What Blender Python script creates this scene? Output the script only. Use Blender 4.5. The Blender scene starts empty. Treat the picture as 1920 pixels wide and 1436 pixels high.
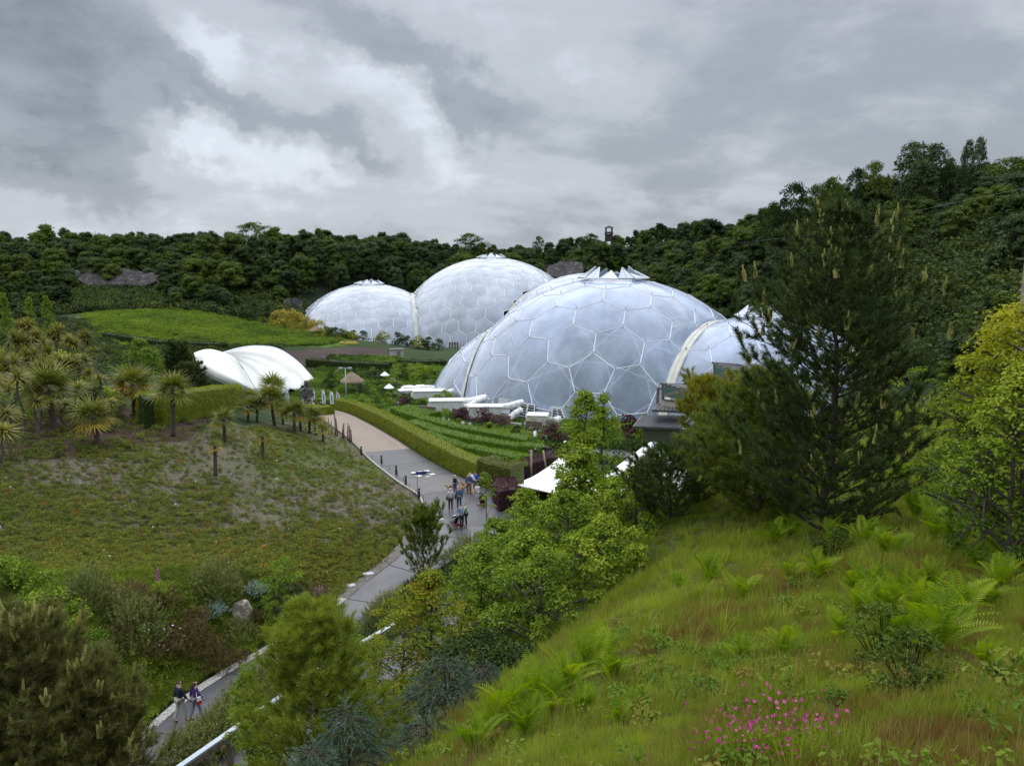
import bpy, bmesh, math, time
import numpy as np
from mathutils import Vector, Matrix
T0 = time.time()
SC = bpy.context.scene
COL = SC.collection
PI = math.pi
# ---------------------------------------------------------------- camera
FPX, YH = 1500.0, 480.0          # focal length in photo pixels, horizon row
PITCH = math.atan((718 - YH) / FPX)
CP, SP = math.cos(PITCH), math.sin(PITCH)
EYE = np.array([0.0, 0.0, 30.0])
cam = bpy.data.cameras.new('camera'); camo = bpy.data.objects.new('camera', cam); COL.objects.link(camo)
camo.location = EYE; camo.rotation_euler = (PI / 2 - PITCH, 0, 0)
cam.sensor_width = 36; cam.lens = 36 * FPX / 1920; cam.clip_start = 0.1; cam.clip_end = 5000
SC.camera = camo
SC.view_settings.view_transform = 'Standard'; SC.view_settings.look = 'None'
SC.view_settings.gamma = 1; SC.view_settings.exposure = 0.46; SC.view_settings.use_curve_mapping = False
SC.cycles.max_bounces = 6; SC.cycles.transparent_max_bounces = 12; SC.cycles.diffuse_bounces = 2
SC.cycles.glossy_bounces = 2; SC.cycles.transmission_bounces = 3
SC.cycles.caustics_reflective = False; SC.cycles.caustics_refractive = False

def at(px, py, Y):
    """world point on the view ray of photo pixel (px, py) at forward distance Y"""
    a = (px - 960) / FPX; b = (718 - py) / FPX
    d = np.array([a, CP + b * SP, -SP + b * CP])
    return EYE + d * (Y / d[1])

# ---------------------------------------------------------------- sky: heavy overcast over a Nishita base
SUN_EL, SUN_AZ = math.radians(58), math.radians(-35)
def build_world():
    w = bpy.data.worlds.new('World'); SC.world = w; w.use_nodes = True
    nt = w.node_tree; N = nt.nodes; L = nt.links; N.clear()
    def n(t, **k):
        x = N.new(t)
        for a, b in k.items(): setattr(x, a, b)
        return x
    def m(op, a, b=None, c=None):
        x = n('ShaderNodeMath', operation=op)
        for i, v in enumerate((a, b, c)):
            if v is None: continue
            if isinstance(v, (int, float)): x.inputs[i].default_value = v
            else: L.new(v, x.inputs[i])
        return x.outputs[0]
    tc = n('ShaderNodeTexCoord'); D = tc.outputs['Generated']
    sep = n('ShaderNodeSeparateXYZ'); L.new(D, sep.inputs[0]); Z = sep.outputs[2]
    # cloud-layer plane coordinates: direction / (z + c) keeps clouds flattening towards the horizon
    zc = m('ADD', m('MAXIMUM', Z, 0.0), 0.30)
    comb = n('ShaderNodeCombineXYZ')
    L.new(m('DIVIDE', sep.outputs[0], zc), comb.inputs[0]); L.new(m('DIVIDE', sep.outputs[1], zc), comb.inputs[1])
    def noise(vec, scale, detail, rough, dist=0.0, off=(0, 0, 0), st=(1, 1, 1)):
        mp = n('ShaderNodeMapping'); mp.inputs['Location'].default_value = off; mp.inputs['Scale'].default_value = st
        L.new(vec, mp.inputs[0])
        t = n('ShaderNodeTexNoise'); L.new(mp.outputs[0], t.inputs['Vector'])
        t.inputs['Scale'].default_value = scale; t.inputs['Detail'].default_value = detail
        t.inputs['Roughness'].default_value = rough; t.inputs['Distortion'].default_value = dist
        return t.outputs[0]
    big = noise(comb.outputs[0], 0.42, 6, 0.55, 0.5, (1.3, 0.4, 0))
    mid = noise(comb.outputs[0], 1.5, 8, 0.60, 0.4, (7.1, 2.2, 3.0))
    fine = noise(comb.outputs[0], 4.5, 6, 0.6, 0.2, (3.3, 8.8, 1.0))
    # cloud openings and heavy banks seen in the photograph, as soft lobes in the sky's own direction space
    wob = n('ShaderNodeTexNoise'); L.new(D, wob.inputs['Vector']); wob.inputs['Scale'].default_value = 5.0
    wob.inputs['Detail'].default_value = 7; wob.inputs['Roughness'].default_value = 0.62
    wv = n('ShaderNodeVectorMath', operation='SUBTRACT'); L.new(wob.outputs['Color'], wv.inputs[0]); wv.inputs[1].default_value = (.5, .5, .5)
    ws = n('ShaderNodeVectorMath', operation='SCALE'); L.new(wv.outputs[0], ws.inputs[0]); ws.inputs['Scale'].default_value = 0.26
    wd = n('ShaderNodeVectorMath', operation='ADD'); L.new(D, wd.inputs[0]); L.new(ws.outputs[0], wd.inputs[1])
    acc = None
    def sky_dir(px, py):
        d = at(px, py, 1) - EYE
        return d / np.linalg.norm(d)
    for (x0, y0, x1, y1, wid, amp) in SKY_LOBES:
        a = sky_dir(x0, y0); b = sky_dir(x1, y1); c = (a + b) / 2; ax = b - a; ln = np.linalg.norm(ax); ax /= ln
        nn = np.cross(c, ax); nn /= np.linalg.norm(nn)
        sub = n('ShaderNodeVectorMath', operation='SUBTRACT'); L.new(wd.outputs[0], sub.inputs[0]); sub.inputs[1].default_value = tuple(c)
        da = n('ShaderNodeVectorMath', operation='DOT_PRODUCT'); L.new(sub.outputs[0], da.inputs[0]); da.inputs[1].default_value = tuple(ax / (ln / 2 + wid))
        db = n('ShaderNodeVectorMath', operation='DOT_PRODUCT'); L.new(sub.outputs[0], db.inputs[0]); db.inputs[1].default_value = tuple(nn / wid)
        r2 = m('ADD', m('POWER', m('ABSOLUTE', da.outputs['Value']), 2.4), m('POWER', m('ABSOLUTE', db.outputs['Value']), 2))
        # in front of the viewer only
        front = m('GREATER_THAN', sep.outputs[1], 0.0)
        g = m('MULTIPLY', m('MULTIPLY', m('EXPONENT', m('MULTIPLY', r2, -1.0)), amp), front)
        acc = g if acc is None else m('ADD', acc, g)
    v = m('ADD', m('MULTIPLY', m('SUBTRACT', big, 0.5), 0.95), m('MULTIPLY', m('SUBTRACT', mid, 0.5), 0.80))
    v = m('ADD', v, m('MULTIPLY', m('SUBTRACT', fine, 0.5), 0.36))
    v = m('ADD', m('ADD', v, acc), 0.44)
    ramp = n('ShaderNodeValToRGB'); L.new(v, ramp.inputs[0]); e = ramp.color_ramp.elements
    ramp.color_ramp.interpolation = 'EASE'
    e[0].position = 0.0; e[0].color = (0.165, 0.188, 0.222, 1)
    e[1].position = 1.0; e[1].color = (0.80, 0.85, 0.92, 1)
    for p, c in ((0.28, (0.285, 0.312, 0.355, 1)), (0.50, (0.41, 0.442, 0.490, 1)), (0.74, (0.56, 0.60, 0.665, 1))):
        q = e.new(p); q.color = c
    # an overcast sky is about three times brighter overhead than at the horizon
    gain = m('ADD', 1.0, m('MULTIPLY', m('POWER', m('MAXIMUM', m('SUBTRACT', Z, 0.28), 0.0), 1.0), SKY_ZENITH))
    cs = n('ShaderNodeVectorMath', operation='SCALE'); L.new(ramp.outputs[0], cs.inputs[0]); L.new(gain, cs.inputs['Scale'])
    sky = n('ShaderNodeTexSky', sky_type='NISHITA'); sky.sun_disc = False; sky.sun_elevation = SUN_EL; sky.sun_rotation = SUN_AZ
    b1 = n('ShaderNodeBackground'); L.new(sky.outputs[0], b1.inputs[0]); b1.inputs[1].default_value = 0.05
    b2 = n('ShaderNodeBackground'); L.new(cs.outputs[0], b2.inputs[0]); b2.inputs[1].default_value = 1.0
    mix = n('ShaderNodeMixShader'); mix.inputs[0].default_value = 0.93
    L.new(b1.outputs[0], mix.inputs[1]); L.new(b2.outputs[0], mix.inputs[2])
    out = n('ShaderNodeOutputWorld'); L.new(mix.outputs[0], out.inputs[0])
    w.cycles.sampling_method = 'MANUAL'; w.cycles.sample_map_resolution = 512
SKY_ZENITH = 4.4
SKY_LOBES = [  # (x0,y0,x1,y1, half width rad, amplitude): openings (+) and banks (-)
    (290, 40, 450, 150, 0.031, 0.309), (290, 215, 560, 305, 0.031, 0.383), (470, 150, 800, 190, 0.06, 0.185), (760, 180, 900, 290, 0.034, 0.222), (1080, 70, 1170, 160, 0.026, 0.123), (900, 60, 960, 130, 0.024, 0.086), (0, 350, 300, 400, 0.036, 0.135), (300, 330, 1000, 400, 0.06, 0.086), (330, 130, 490, 230, 0.027, -0.362), (0, 40, 190, 150, 0.116, -0.303), (0, 250, 300, 290, 0.053, -0.252), (560, 0, 860, 150, 0.042, -0.181), (850, 130, 970, 260, 0.037, -0.205), (700, 60, 800, 140, 0.032, -0.135), (560, 260, 700, 340, 0.021, -0.151), (1230, 310, 1290, 350, 0.032, -0.135), (1450, 60, 1920, 120, 0.126, -0.05), (560, 240, 680, 330, 0.032, -0.118), (1300, 220, 1900, 260, 0.053, -0.033), (1750, 200, 1900, 150, 0.048, 0.062)]
build_world()
sl = bpy.data.lights.new('sun', 'SUN'); so = bpy.data.objects.new('sun', sl); COL.objects.link(so)
sl.energy = 1.3; sl.angle = math.radians(100); sl.color = (1.0, 0.97, 0.92)
so.rotation_euler = (PI / 2 - SUN_EL, 0, -SUN_AZ + PI); so.location = (0, 0, 200)

# ---------------------------------------------------------------- object helpers
def tag(o, label=None, cat=None, group=None, kind=None):
    if label: o['label'] = label
    if cat: o['category'] = cat
    if group: o['group'] = group
    if kind: o['kind'] = kind
    return o
def empty(name, loc, rz=0.0, label=None, cat=None, group=None, s=1.0):
    o = bpy.data.objects.new(name, None); COL.objects.link(o)
    o.empty_display_size = 0.2; o.location = tuple(loc); o.rotation_euler = (0, 0, rz); o.scale = (s, s, s)
    return tag(o, label, cat, group)
def mesh(name, V, Fs, tint=None, smooth=False, uvattr=None):
    """V (n,3); Fs: list of index arrays (m,k), all faces of one array having k corners. tint: per-face float"""
    V = np.asarray(V, np.float32); me = bpy.data.meshes.new(name)
    if isinstance(Fs, np.ndarray): Fs = [Fs]
    Fs = [np.asarray(f, np.int32) for f in Fs if len(f)]
    me.vertices.add(len(V)); me.vertices.foreach_set('co', V.ravel())
    loops = np.concatenate([f.ravel() for f in Fs]); tot = np.concatenate([np.full(len(f), f.shape[1], np.int32) for f in Fs])
    start = np.concatenate([[0], np.cumsum(tot)[:-1]]).astype(np.int32)
    me.loops.add(len(loops)); me.loops.foreach_set('vertex_index', loops)
    me.polygons.add(len(tot)); me.polygons.foreach_set('loop_start', start); me.polygons.foreach_set('loop_total', tot)
    if smooth: me.polygons.foreach_set('use_smooth', np.ones(len(tot), bool))
    else: me.polygons.foreach_set('use_smooth', np.zeros(len(tot), bool))
    if tint is not None:
        a = me.attributes.new('tint', 'FLOAT', 'FACE'); a.data.foreach_set('value', np.asarray(tint, np.float32))
    me.update(calc_edges=True)
    return me
def obj(name, me, mat=None, parent=None, loc=None, rot=None, scale=None):
    o = bpy.data.objects.new(name, me); COL.objects.link(o)
    if mat is not None:
        if not me.materials: me.materials.append(mat)
        elif me.materials[0] is not mat: o.material_slots[0].link = 'OBJECT'; o.material_slots[0].material = mat
    if parent is not None: o.parent = parent
    if loc is not None: o.location = tuple(loc)
    if rot is not None: o.rotation_euler = tuple(rot)
    if scale is not None: o.scale = (scale,) * 3 if isinstance(scale, (int, float)) else tuple(scale)
    return o
def copy_tree(o, parent=None):
    c = o.copy(); COL.objects.link(c)
    if parent is not None: c.parent = parent
    for ch in o.children: copy_tree(ch, c)
    return c

class MB:
    """collects simple solids into one mesh"""
    def __init__(s): s.V = []; s.F = {}; s.n = 0
    def add(s, V, F):
        V = np.asarray(V, float)
        for f in F: s.F.setdefault(len(f), []).append([i + s.n for i in f])
        s.V.append(V); s.n += len(V); return s
    def box(s, c, size, rz=0.0, top=(1, 1)):
        x, y, z = [v / 2 for v in size]
        V = np.array([(-x, -y, -z), (x, -y, -z), (x, y, -z), (-x, y, -z), (-x * top[0], -y * top[1], z), (x * top[0], -y * top[1], z), (x * top[0], y * top[1], z), (-x * top[0], y * top[1], z)])
        c_, s_ = math.cos(rz), math.sin(rz)
        V = np.stack([V[:, 0] * c_ - V[:, 1] * s_, V[:, 0] * s_ + V[:, 1] * c_, V[:, 2]], 1) + np.array(c)
        return s.add(V, [(3, 2, 1, 0), (4, 5, 6, 7), (0, 1, 5, 4), (1, 2, 6, 5), (2, 3, 7, 6), (3, 0, 4, 7)])
    def bar(s, a, b, w, h=None, up=(0, 0, 1)):
        """rectangular bar from a to b"""
        h = h or w; a = np.array(a, float); b = np.array(b, float); d = b - a; L = np.linalg.norm(d); d /= L
        u = np.array(up, float); sd = np.cross(d, u)
        if np.linalg.norm(sd) < 1e-3: sd = np.cross(d, (0, 1, 0))
        sd /= np.linalg.norm(sd); u = np.cross(sd, d)
        V = [p + sd * i * w / 2 + u * j * h / 2 for p in (a, b) for i, j in ((-1, -1), (1, -1), (1, 1), (-1, 1))]
        return s.add(V, [(3, 2, 1, 0), (4, 5, 6, 7), (0, 1, 5, 4), (1, 2, 6, 5), (2, 3, 7, 6), (3, 0, 4, 7)])
    def tube(s, pts, r, n=8, cap=True):
        pts = [np.array(p, float) for p in pts]; k = len(pts); rr = [r] * k if isinstance(r, (int, float)) else r
        V = []; ref = None
        for i, p in enumerate(pts):
            d = pts[min(i + 1, k - 1)] - pts[max(i - 1, 0)]; d /= max(np.linalg.norm(d), 1e-9)
            if ref is None: ref = np.cross(d, (0.3, 0.9, 0.1)) if abs(d[2]) > .9 else np.cross(d, (0, 0, 1))
            a = ref - d * (ref @ d); a /= np.linalg.norm(a); ref = a; b = np.cross(d, a)
            for j in range(n):
                t = 2 * PI * j / n; V.append(p + rr[i] * (math.cos(t) * a + math.sin(t) * b))
        F = [(i * n + j, i * n + (j + 1) % n, (i + 1) * n + (j + 1) % n, (i + 1) * n + j) for i in range(k - 1) for j in range(n)]
        if cap: F += [tuple(range(n - 1, -1, -1)), tuple((k - 1) * n + j for j in range(n))]
        return s.add(V, F)
    def lathe(s, prof, n=12, c=(0, 0, 0)):
        V = []; k = len(prof)
        for r, z in prof:
            for j in range(n): V.append((c[0] + r * math.cos(2 * PI * j / n), c[1] + r * math.sin(2 * PI * j / n), c[2] + z))
        F = [(i * n + j, i * n + (j + 1) % n, (i + 1) * n + (j + 1) % n, (i + 1) * n + j) for i in range(k - 1) for j in range(n)]
        F += [tuple(range(n - 1, -1, -1)), tuple((k - 1) * n + j for j in range(n))]
        return s.add(V, F)
    def me(s, name, smooth=False): return mesh(name, np.concatenate(s.V), [np.array(f) for f in s.F.values()], smooth=smooth)
    def build(s, name, mat, parent=None, smooth=False, **k): return obj(name, s.me(name, smooth), mat, parent, **k)

def tubes(segs, n=5):
    """segs: list of (p0,p1,r0,r1) -> V,F arrays, all tapered prisms"""
    S = np.array([np.concatenate([a, b, [r, q]]) for a, b, r, q in segs]); P0, P1, R0, R1 = S[:, :3], S[:, 3:6], S[:, 6], S[:, 7]
    d = P1 - P0; d /= np.maximum(np.linalg.norm(d, axis=1, keepdims=True), 1e-9)
    ref = np.where(np.abs(d[:, 2:3]) > .9, np.array([[1., 0, 0]]), np.array([[0, 0, 1.]])); a = np.cross(d, ref); a /= np.linalg.norm(a, axis=1, keepdims=True); b = np.cross(d, a)
    t = np.arange(n) * 2 * PI / n; cs = np.cos(t)[None, :, None] * a[:, None] + np.sin(t)[None, :, None] * b[:, None]
    V = np.concatenate([P0[:, None] + cs * R0[:, None, None], P1[:, None] + cs * R1[:, None, None]], 1)  # m,2n,3
    m = len(S); base = (np.arange(m) * 2 * n)[:, None]; j = np.arange(n); k = (j + 1) % n
    F = np.stack([base + j, base + k, base + n + k, base + n + j], 2).reshape(-1, 4)
    return V.reshape(-1, 3), F

# ---------------------------------------------------------------- materials
MATS = {}
def mat(name, col, rough=0.7, metal=0.0, noise=None, bump=0.0, spec=0.5, coord='Object'):
    """noise: (scale, colour2, contrast lo, hi[, detail])"""
    if name in MATS: return MATS[name]
    m_ = bpy.data.materials.new(name); m_.use_nodes = True; nt = m_.node_tree; b = nt.nodes['Principled BSDF']
    b.inputs['Base Color'].default_value = (*col, 1); b.inputs['Roughness'].default_value = rough; b.inputs['Metallic'].default_value = metal
    b.inputs['Specular IOR Level'].default_value = spec
    if noise:
        tc = nt.nodes.new('ShaderNodeTexCoord'); t = nt.nodes.new('ShaderNodeTexNoise'); nt.links.new(tc.outputs[coord], t.inputs['Vector'])
        t.inputs['Scale'].default_value = noise[0]; t.inputs['Detail'].default_value = noise[4] if len(noise) > 4 else 6; t.inputs['Roughness'].default_value = .65
        r = nt.nodes.new('ShaderNodeValToRGB'); r.color_ramp.elements[0].position = noise[2]; r.color_ramp.elements[1].position = noise[3]
        r.color_ramp.elements[0].color = (*col, 1); r.color_ramp.elements[1].color = (*noise[1], 1)
        nt.links.new(t.outputs[0], r.inputs[0]); nt.links.new(r.outputs[0], b.inputs['Base Color'])
        if bump:
            bp = nt.nodes.new('ShaderNodeBump'); bp.inputs['Strength'].default_value = bump; bp.inputs['Distance'].default_value = .05
            nt.links.new(t.outputs[0], bp.inputs['Height']); nt.links.new(bp.outputs[0], b.inputs['Normal'])
    MATS[name] = m_; return m_
LEAFGAIN = (1.62, 1.42, 1.15)
def leafmat(name, cols, transl=0.35, rough=0.55, objvar=0.25, inst=False, spec=0.14):
    """foliage: colour ramp over the per-leaf tint, shifted a little per plant; thin leaves pass light"""
    if name in MATS: return MATS[name]
    cols = [tuple(min(.8, v * g_) for v, g_ in zip(c, LEAFGAIN)) for c in cols]
    m_ = bpy.data.materials.new(name); m_.use_nodes = True; nt = m_.node_tree; N = nt.nodes; L = nt.links; b = N['Principled BSDF']
    at_ = N.new('ShaderNodeAttribute'); at_.attribute_name = 'tint'; at_.attribute_type = 'INSTANCER' if inst else 'GEOMETRY'
    oi = N.new('ShaderNodeObjectInfo'); ma = N.new('ShaderNodeMath'); ma.operation = 'MULTIPLY_ADD'
    L.new(oi.outputs['Random'], ma.inputs[0]); ma.inputs[1].default_value = objvar; ma.inputs[2].default_value = -objvar / 2
    ad = N.new('ShaderNodeMath'); ad.operation = 'ADD'; L.new(at_.outputs['Fac'], ad.inputs[0]); L.new(ma.outputs[0], ad.inputs[1])
    r = N.new('ShaderNodeValToRGB'); L.new(ad.outputs[0], r.inputs[0]); e = r.color_ramp.elements
    k = len(cols)
    e[0].position = 0; e[0].color = (*cols[0], 1); e[1].position = 1; e[1].color = (*cols[-1], 1)
    for i in range(1, k - 1): q = e.new(i / (k - 1)); q.color = (*cols[i], 1)
    L.new(r.outputs[0], b.inputs['Base Color']); b.inputs['Roughness'].default_value = rough; b.inputs['Specular IOR Level'].default_value = spec
    tr = N.new('ShaderNodeBsdfTranslucent'); hs = N.new('ShaderNodeHueSaturation'); hs.inputs['Value'].default_value = 1.25; hs.inputs['Saturation'].default_value = 1.1
    L.new(r.outputs[0], hs.inputs['Color']); L.new(hs.outputs[0], tr.inputs[0])
    mx = N.new('ShaderNodeMixShader'); mx.inputs[0].default_value = transl
    L.new(b.outputs[0], mx.inputs[1]); L.new(tr.outputs[0], mx.inputs[2]); L.new(mx.outputs[0], N['Material Output'].inputs[0])
    MATS[name] = m_; return m_
BARK = mat('bark', (.055, .042, .032), .9, noise=(6, (.11, .09, .07), .4, .65), bump=.5)
BARKD = mat('bark_dark', (.03, .024, .018), .95, noise=(8, (.07, .055, .04), .4, .65), bump=.5)
WHITE = mat('white_paint', (.78, .79, .80), .45)
STEEL = mat('galvanised_steel', (.42, .44, .46), .4, .6)
DARKM = mat('dark_metal', (.03, .032, .035), .5, .3)

def gauss(x, c, w): return np.exp(-((x - c) / w) ** 2)
def smooth(x, a, b):
    t = np.clip((np.asarray(x, float) - a) / (b - a), 0, 1); return t * t * (3 - 2 * t)
def hash_noise(X, Y, scale, seed=0, octaves=4):
    """cheap value noise, vectorised, ~[-1,1]"""
    X = np.asarray(X, float) / scale; Y = np.asarray(Y, float) / scale; out = np.zeros(np.broadcast(X, Y).shape); amp = 1; tot = 0
    for o in range(octaves):
        xi = np.floor(X).astype(np.int64); yi = np.floor(Y).astype(np.int64); fx = X - xi; fy = Y - yi; fx = fx * fx * (3 - 2 * fx); fy = fy * fy * (3 - 2 * fy)
        def h(a, b):
            n_ = (a * 374761393 + b * 668265263 + (seed + o) * 974634777) & 0x7fffffff; n_ = (n_ ^ (n_ >> 13)) * 1274126177 & 0x7fffffff
            return ((n_ ^ (n_ >> 16)) & 0xffff) / 32767.5 - 1
        v = (h(xi, yi) * (1 - fx) + h(xi + 1, yi) * fx) * (1 - fy) + (h(xi, yi + 1) * (1 - fx) + h(xi + 1, yi + 1) * fx) * fy
        out += v * amp; tot += amp; amp *= .5; X = X * 2.03 + 11.3; Y = Y * 2.03 + 5.7
    return out / tot
# ---------------------------------------------------------------- terrain
LOW = [  # photo pixel and distance of visible ground
 (0,860,50),(200,835,55),(330,815,62),(420,800,68),(550,792,85),(610,800,97),(100,960,44),(300,950,48),(500,930,54),(650,880,68),(740,950,57),
 (100,1050,39),(300,1060,41),(500,1060,44),(660,1050,46.5),(200,1150,35),(400,1150,37),(560,1150,41),(150,1300,29.5),(400,1230,34.5),(0,1436,22),(-300,1100,34),(-300,900,44),
 (60,780,66),(250,772,72),(420,770,78),(-300,760,70),(100,700,88),(300,730,95),(380,745,100),
 (150,640,150),(190,600,225),(400,598,250),(560,620,240),(400,645,215),(250,650,205),(650,640,222),(560,655,205),(700,655,205),(560,684,190),(700,688,180),
 (500,700,165),(700,720,160),(640,745,145),(470,740,150),(560,768,135),(650,762,130),(760,770,125),(850,800,112),(950,830,103),(820,830,98),(900,870,88),
 (880,770,130),(960,800,118),(1150,790,118),(815,735,150),(1250,790,118),(1060,840,102),(1150,845,100),(1000,900,72),
 (660,640,262),(840,655,262),(570,592,300),(1000,650,265),(740,650,265),
 (0,598,270),(-400,598,260),(400,520,325),(0,520,320),(700,520,340),(500,595,275),(-400,500,330),
 (-500,470,400),(0,476,400),(200,476,400),(400,470,400),(600,468,410),(800,476,430),(1000,488,440),(1120,474,430),(1200,458,410),(1300,448,400),(1400,450,390),
 (1000,540,370),(1200,520,360),(1300,530,290),(-500,495,900),(400,495,900),(900,500,900),(1400,490,900),(2000,470,900),(2600,470,900),
 (1430,455,240),(1500,428,225),(1600,395,205),(1700,378,195),(1800,374,188),(1900,364,180),(2100,352,170),(2500,330,160),
 (1300,560,225),(1380,540,200),(1400,620,180),(1500,520,165),(1650,520,140),(1800,480,130),(1900,500,110),(1700,600,115),(1900,580,88),(2200,500,100),(2500,560,70),
 (1660,770,104),(1400,800,118)]
CTRL = [at(*c) for c in LOW]
CTRL += [np.array(p, float) for p in ((30,62,9),(45,60,13),(60,55,17),(90,40,20),(20,48,9.5),(14,60,8.5),(8,45,10),(0,40,10.8),(0,30,11),(10,25,11),(20,20,11),(45,10,14),
        (-5,15,13),(-5,0,15),(-20,10,16),(-40,10,17.5),(-60,20,18),(10,0,14),(30,-20,15),(-30,-20,17),(80,0,20),(3,55,9.6),(30,90,6.5),(18.9,150,4.5),(6,153,4.5),(42,132,4.5),(54,129,6.5),
        (-8,310,-3),(-54,304,-3),(27,280,-3),(0,225,3.5),(0,190,4.2),(25,200,4),(60,200,8))]
# path centre lines: (px,py,Y,width)
def pathline(rows): return np.array([[*at(r[0], r[1], r[2]), r[3]] for r in rows])
PATH_LOW = pathline([(150,1560,24.5,2.1),(268,1436,29,2.1),(378,1330,33,2.1),(462,1272,35.6,2.2),(564,1212,38.6,2.2),(644,1165,41.2,2.4),(722,1100,45.4,2.8),(804,1040,49,3.7),(865,985,53.5,6.0),(880,955,56,7.0)])
PATH_RAMP = pathline([(865,985,53.5,4.6),(880,955,56,6.4),(848,922,61,5.4),(795,893,67,5.0),(742,858,75,4.8),(700,825,86,4.6),(655,795,101,4.5),(618,776,116,4.5),(575,767,132,5.0),(540,764,140,6.0)])
PATH_DOME = pathline([(865,985,53.5,4.6),(885,957,56,6.4),(918,938,59.5,5.2),(935,915,65,4.2),(960,892,74,4.0),(1000,868,88,4.0),(1045,855,98,5.0),(1110,850,101,6.0),(1180,855,98,6.0)])
PATH_BACK = pathline([(380,1500,27,3.0),(560,1370,31.5,3.0),(700,1275,36,3.0),(800,1190,40,2.6),(860,1110,45,2.4)])
PATHS = [PATH_LOW, PATH_RAMP, PATH_DOME, PATH_BACK]
for L_ in PATHS: CTRL += [p[:3] for p in L_]
CTRL = np.array(CTRL)
def _uv(X, Y):
    Yc = np.maximum(Y, -25) + 38.0
    return np.stack([X / Yc, np.log(Yc)], -1)
_cu = _uv(CTRL[:, 0], CTRL[:, 1])
_d = np.linalg.norm(_cu[:, None] - _cu[None], axis=2); _A = _d + 0
_A[np.diag_indices(len(_A))] = -0.004
_M = np.zeros((len(_A) + 3,) * 2); _M[:-3, :-3] = _A; _M[:-3, -3] = 1; _M[:-3, -2:] = _cu; _M[-3, :-3] = 1; _M[-2:, :-3] = _cu.T
_W = np.linalg.solve(_M, np.concatenate([CTRL[:, 2], np.zeros(3)]))
TOP = np.array([at(*c) for c in ((1900,1436,5.5),(1400,1436,6),(1000,1436,7.5),(830,1436,9),(1900,1100,12),(1500,1200,11),(1200,1200,12.5),(1100,1200,14),(950,1300,11.5),(1200,1110,18),(1290,1015,24),(1400,1010,23),(1540,1005,20.5),(1750,980,20),(1700,870,27),(1700,778,36),(1900,950,18),(1900,800,32))]
               + [np.array(p, float) for p in ((0,0,28.1),(5,0,28.2),(-3,0,27.2),(10,0,28.4),(0,-15,28.5),(20,-15,29),(30,10,26.8),(40,25,25.5),(50,42,24.5),(-2,5,25.6),(60,0,28),(9,30,21.8))])
_td = np.linalg.norm(TOP[:, None, :2] - TOP[None, :, :2], axis=2); _tA = _td.copy(); _tA[np.diag_indices(len(TOP))] = -0.3
_tM = np.zeros((len(TOP) + 1,) * 2); _tM[:-1, :-1] = _tA; _tM[:-1, -1] = 1; _tM[-1, :-1] = 1
_tW = np.linalg.solve(_tM, np.concatenate([TOP[:, 2], [0]]))
EDGE = np.array([(-3.2,-40),(-2.8,0),(-2.0,5),(-.9,9),(.05,12),(1.8,16),(3.4,19),(5.2,25),(8.2,31),(14,37),(24,41),(45,43),(90,43),(90,-40)], float)
def seg_dist(X, Y, P, closed=False):
    """distance to polyline, position index along it"""
    best = np.full(X.shape, 1e9); tt = np.zeros(X.shape); n_ = len(P) if closed else len(P) - 1
    for i in range(n_):
        a = P[i][:2]; b = P[(i + 1) % len(P)][:2]; d = b - a; l2 = d @ d
        t = np.clip(((X - a[0]) * d[0] + (Y - a[1]) * d[1]) / l2, 0, 1)
        q = np.hypot(X - a[0] - t * d[0], Y - a[1] - t * d[1]); m_ = q < best
        best[m_] = q[m_]; tt[m_] = (i + t)[m_]
    return best, tt
def inside(X, Y, P):
    c = np.zeros(X.shape, bool)
    for i in range(len(P)):
        (x0, y0), (x1, y1) = P[i][:2], P[(i + 1) % len(P)][:2]
        if y0 == y1: continue
        k = ((Y < y0) != (Y < y1)) & (X < (x1 - x0) * (Y - y0) / (y1 - y0) + x0); c ^= k
    return c
def edge_sd(X, Y):
    d, _ = seg_dist(X, Y, EDGE, True); return np.where(inside(X, Y, EDGE), -d, d)
def path_info(X, Y):
    """nearest path: signed distance to its edge, its height there, its index"""
    bd = np.full(X.shape, 1e9); bz = np.zeros(X.shape); bi = np.zeros(X.shape, int)
    for k, L_ in enumerate(PATHS):
        d, t = seg_dist(X, Y, L_); i = np.clip(t.astype(int), 0, len(L_) - 2); f = t - i
        w = L_[i, 3] * (1 - f) + L_[i + 1, 3] * f; z = L_[i, 2] * (1 - f) + L_[i + 1, 2] * f; e = d - w / 2; m_ = e < bd
        bd[m_] = e[m_]; bz[m_] = z[m_]; bi[m_] = k
    return bd, bz, bi
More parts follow.
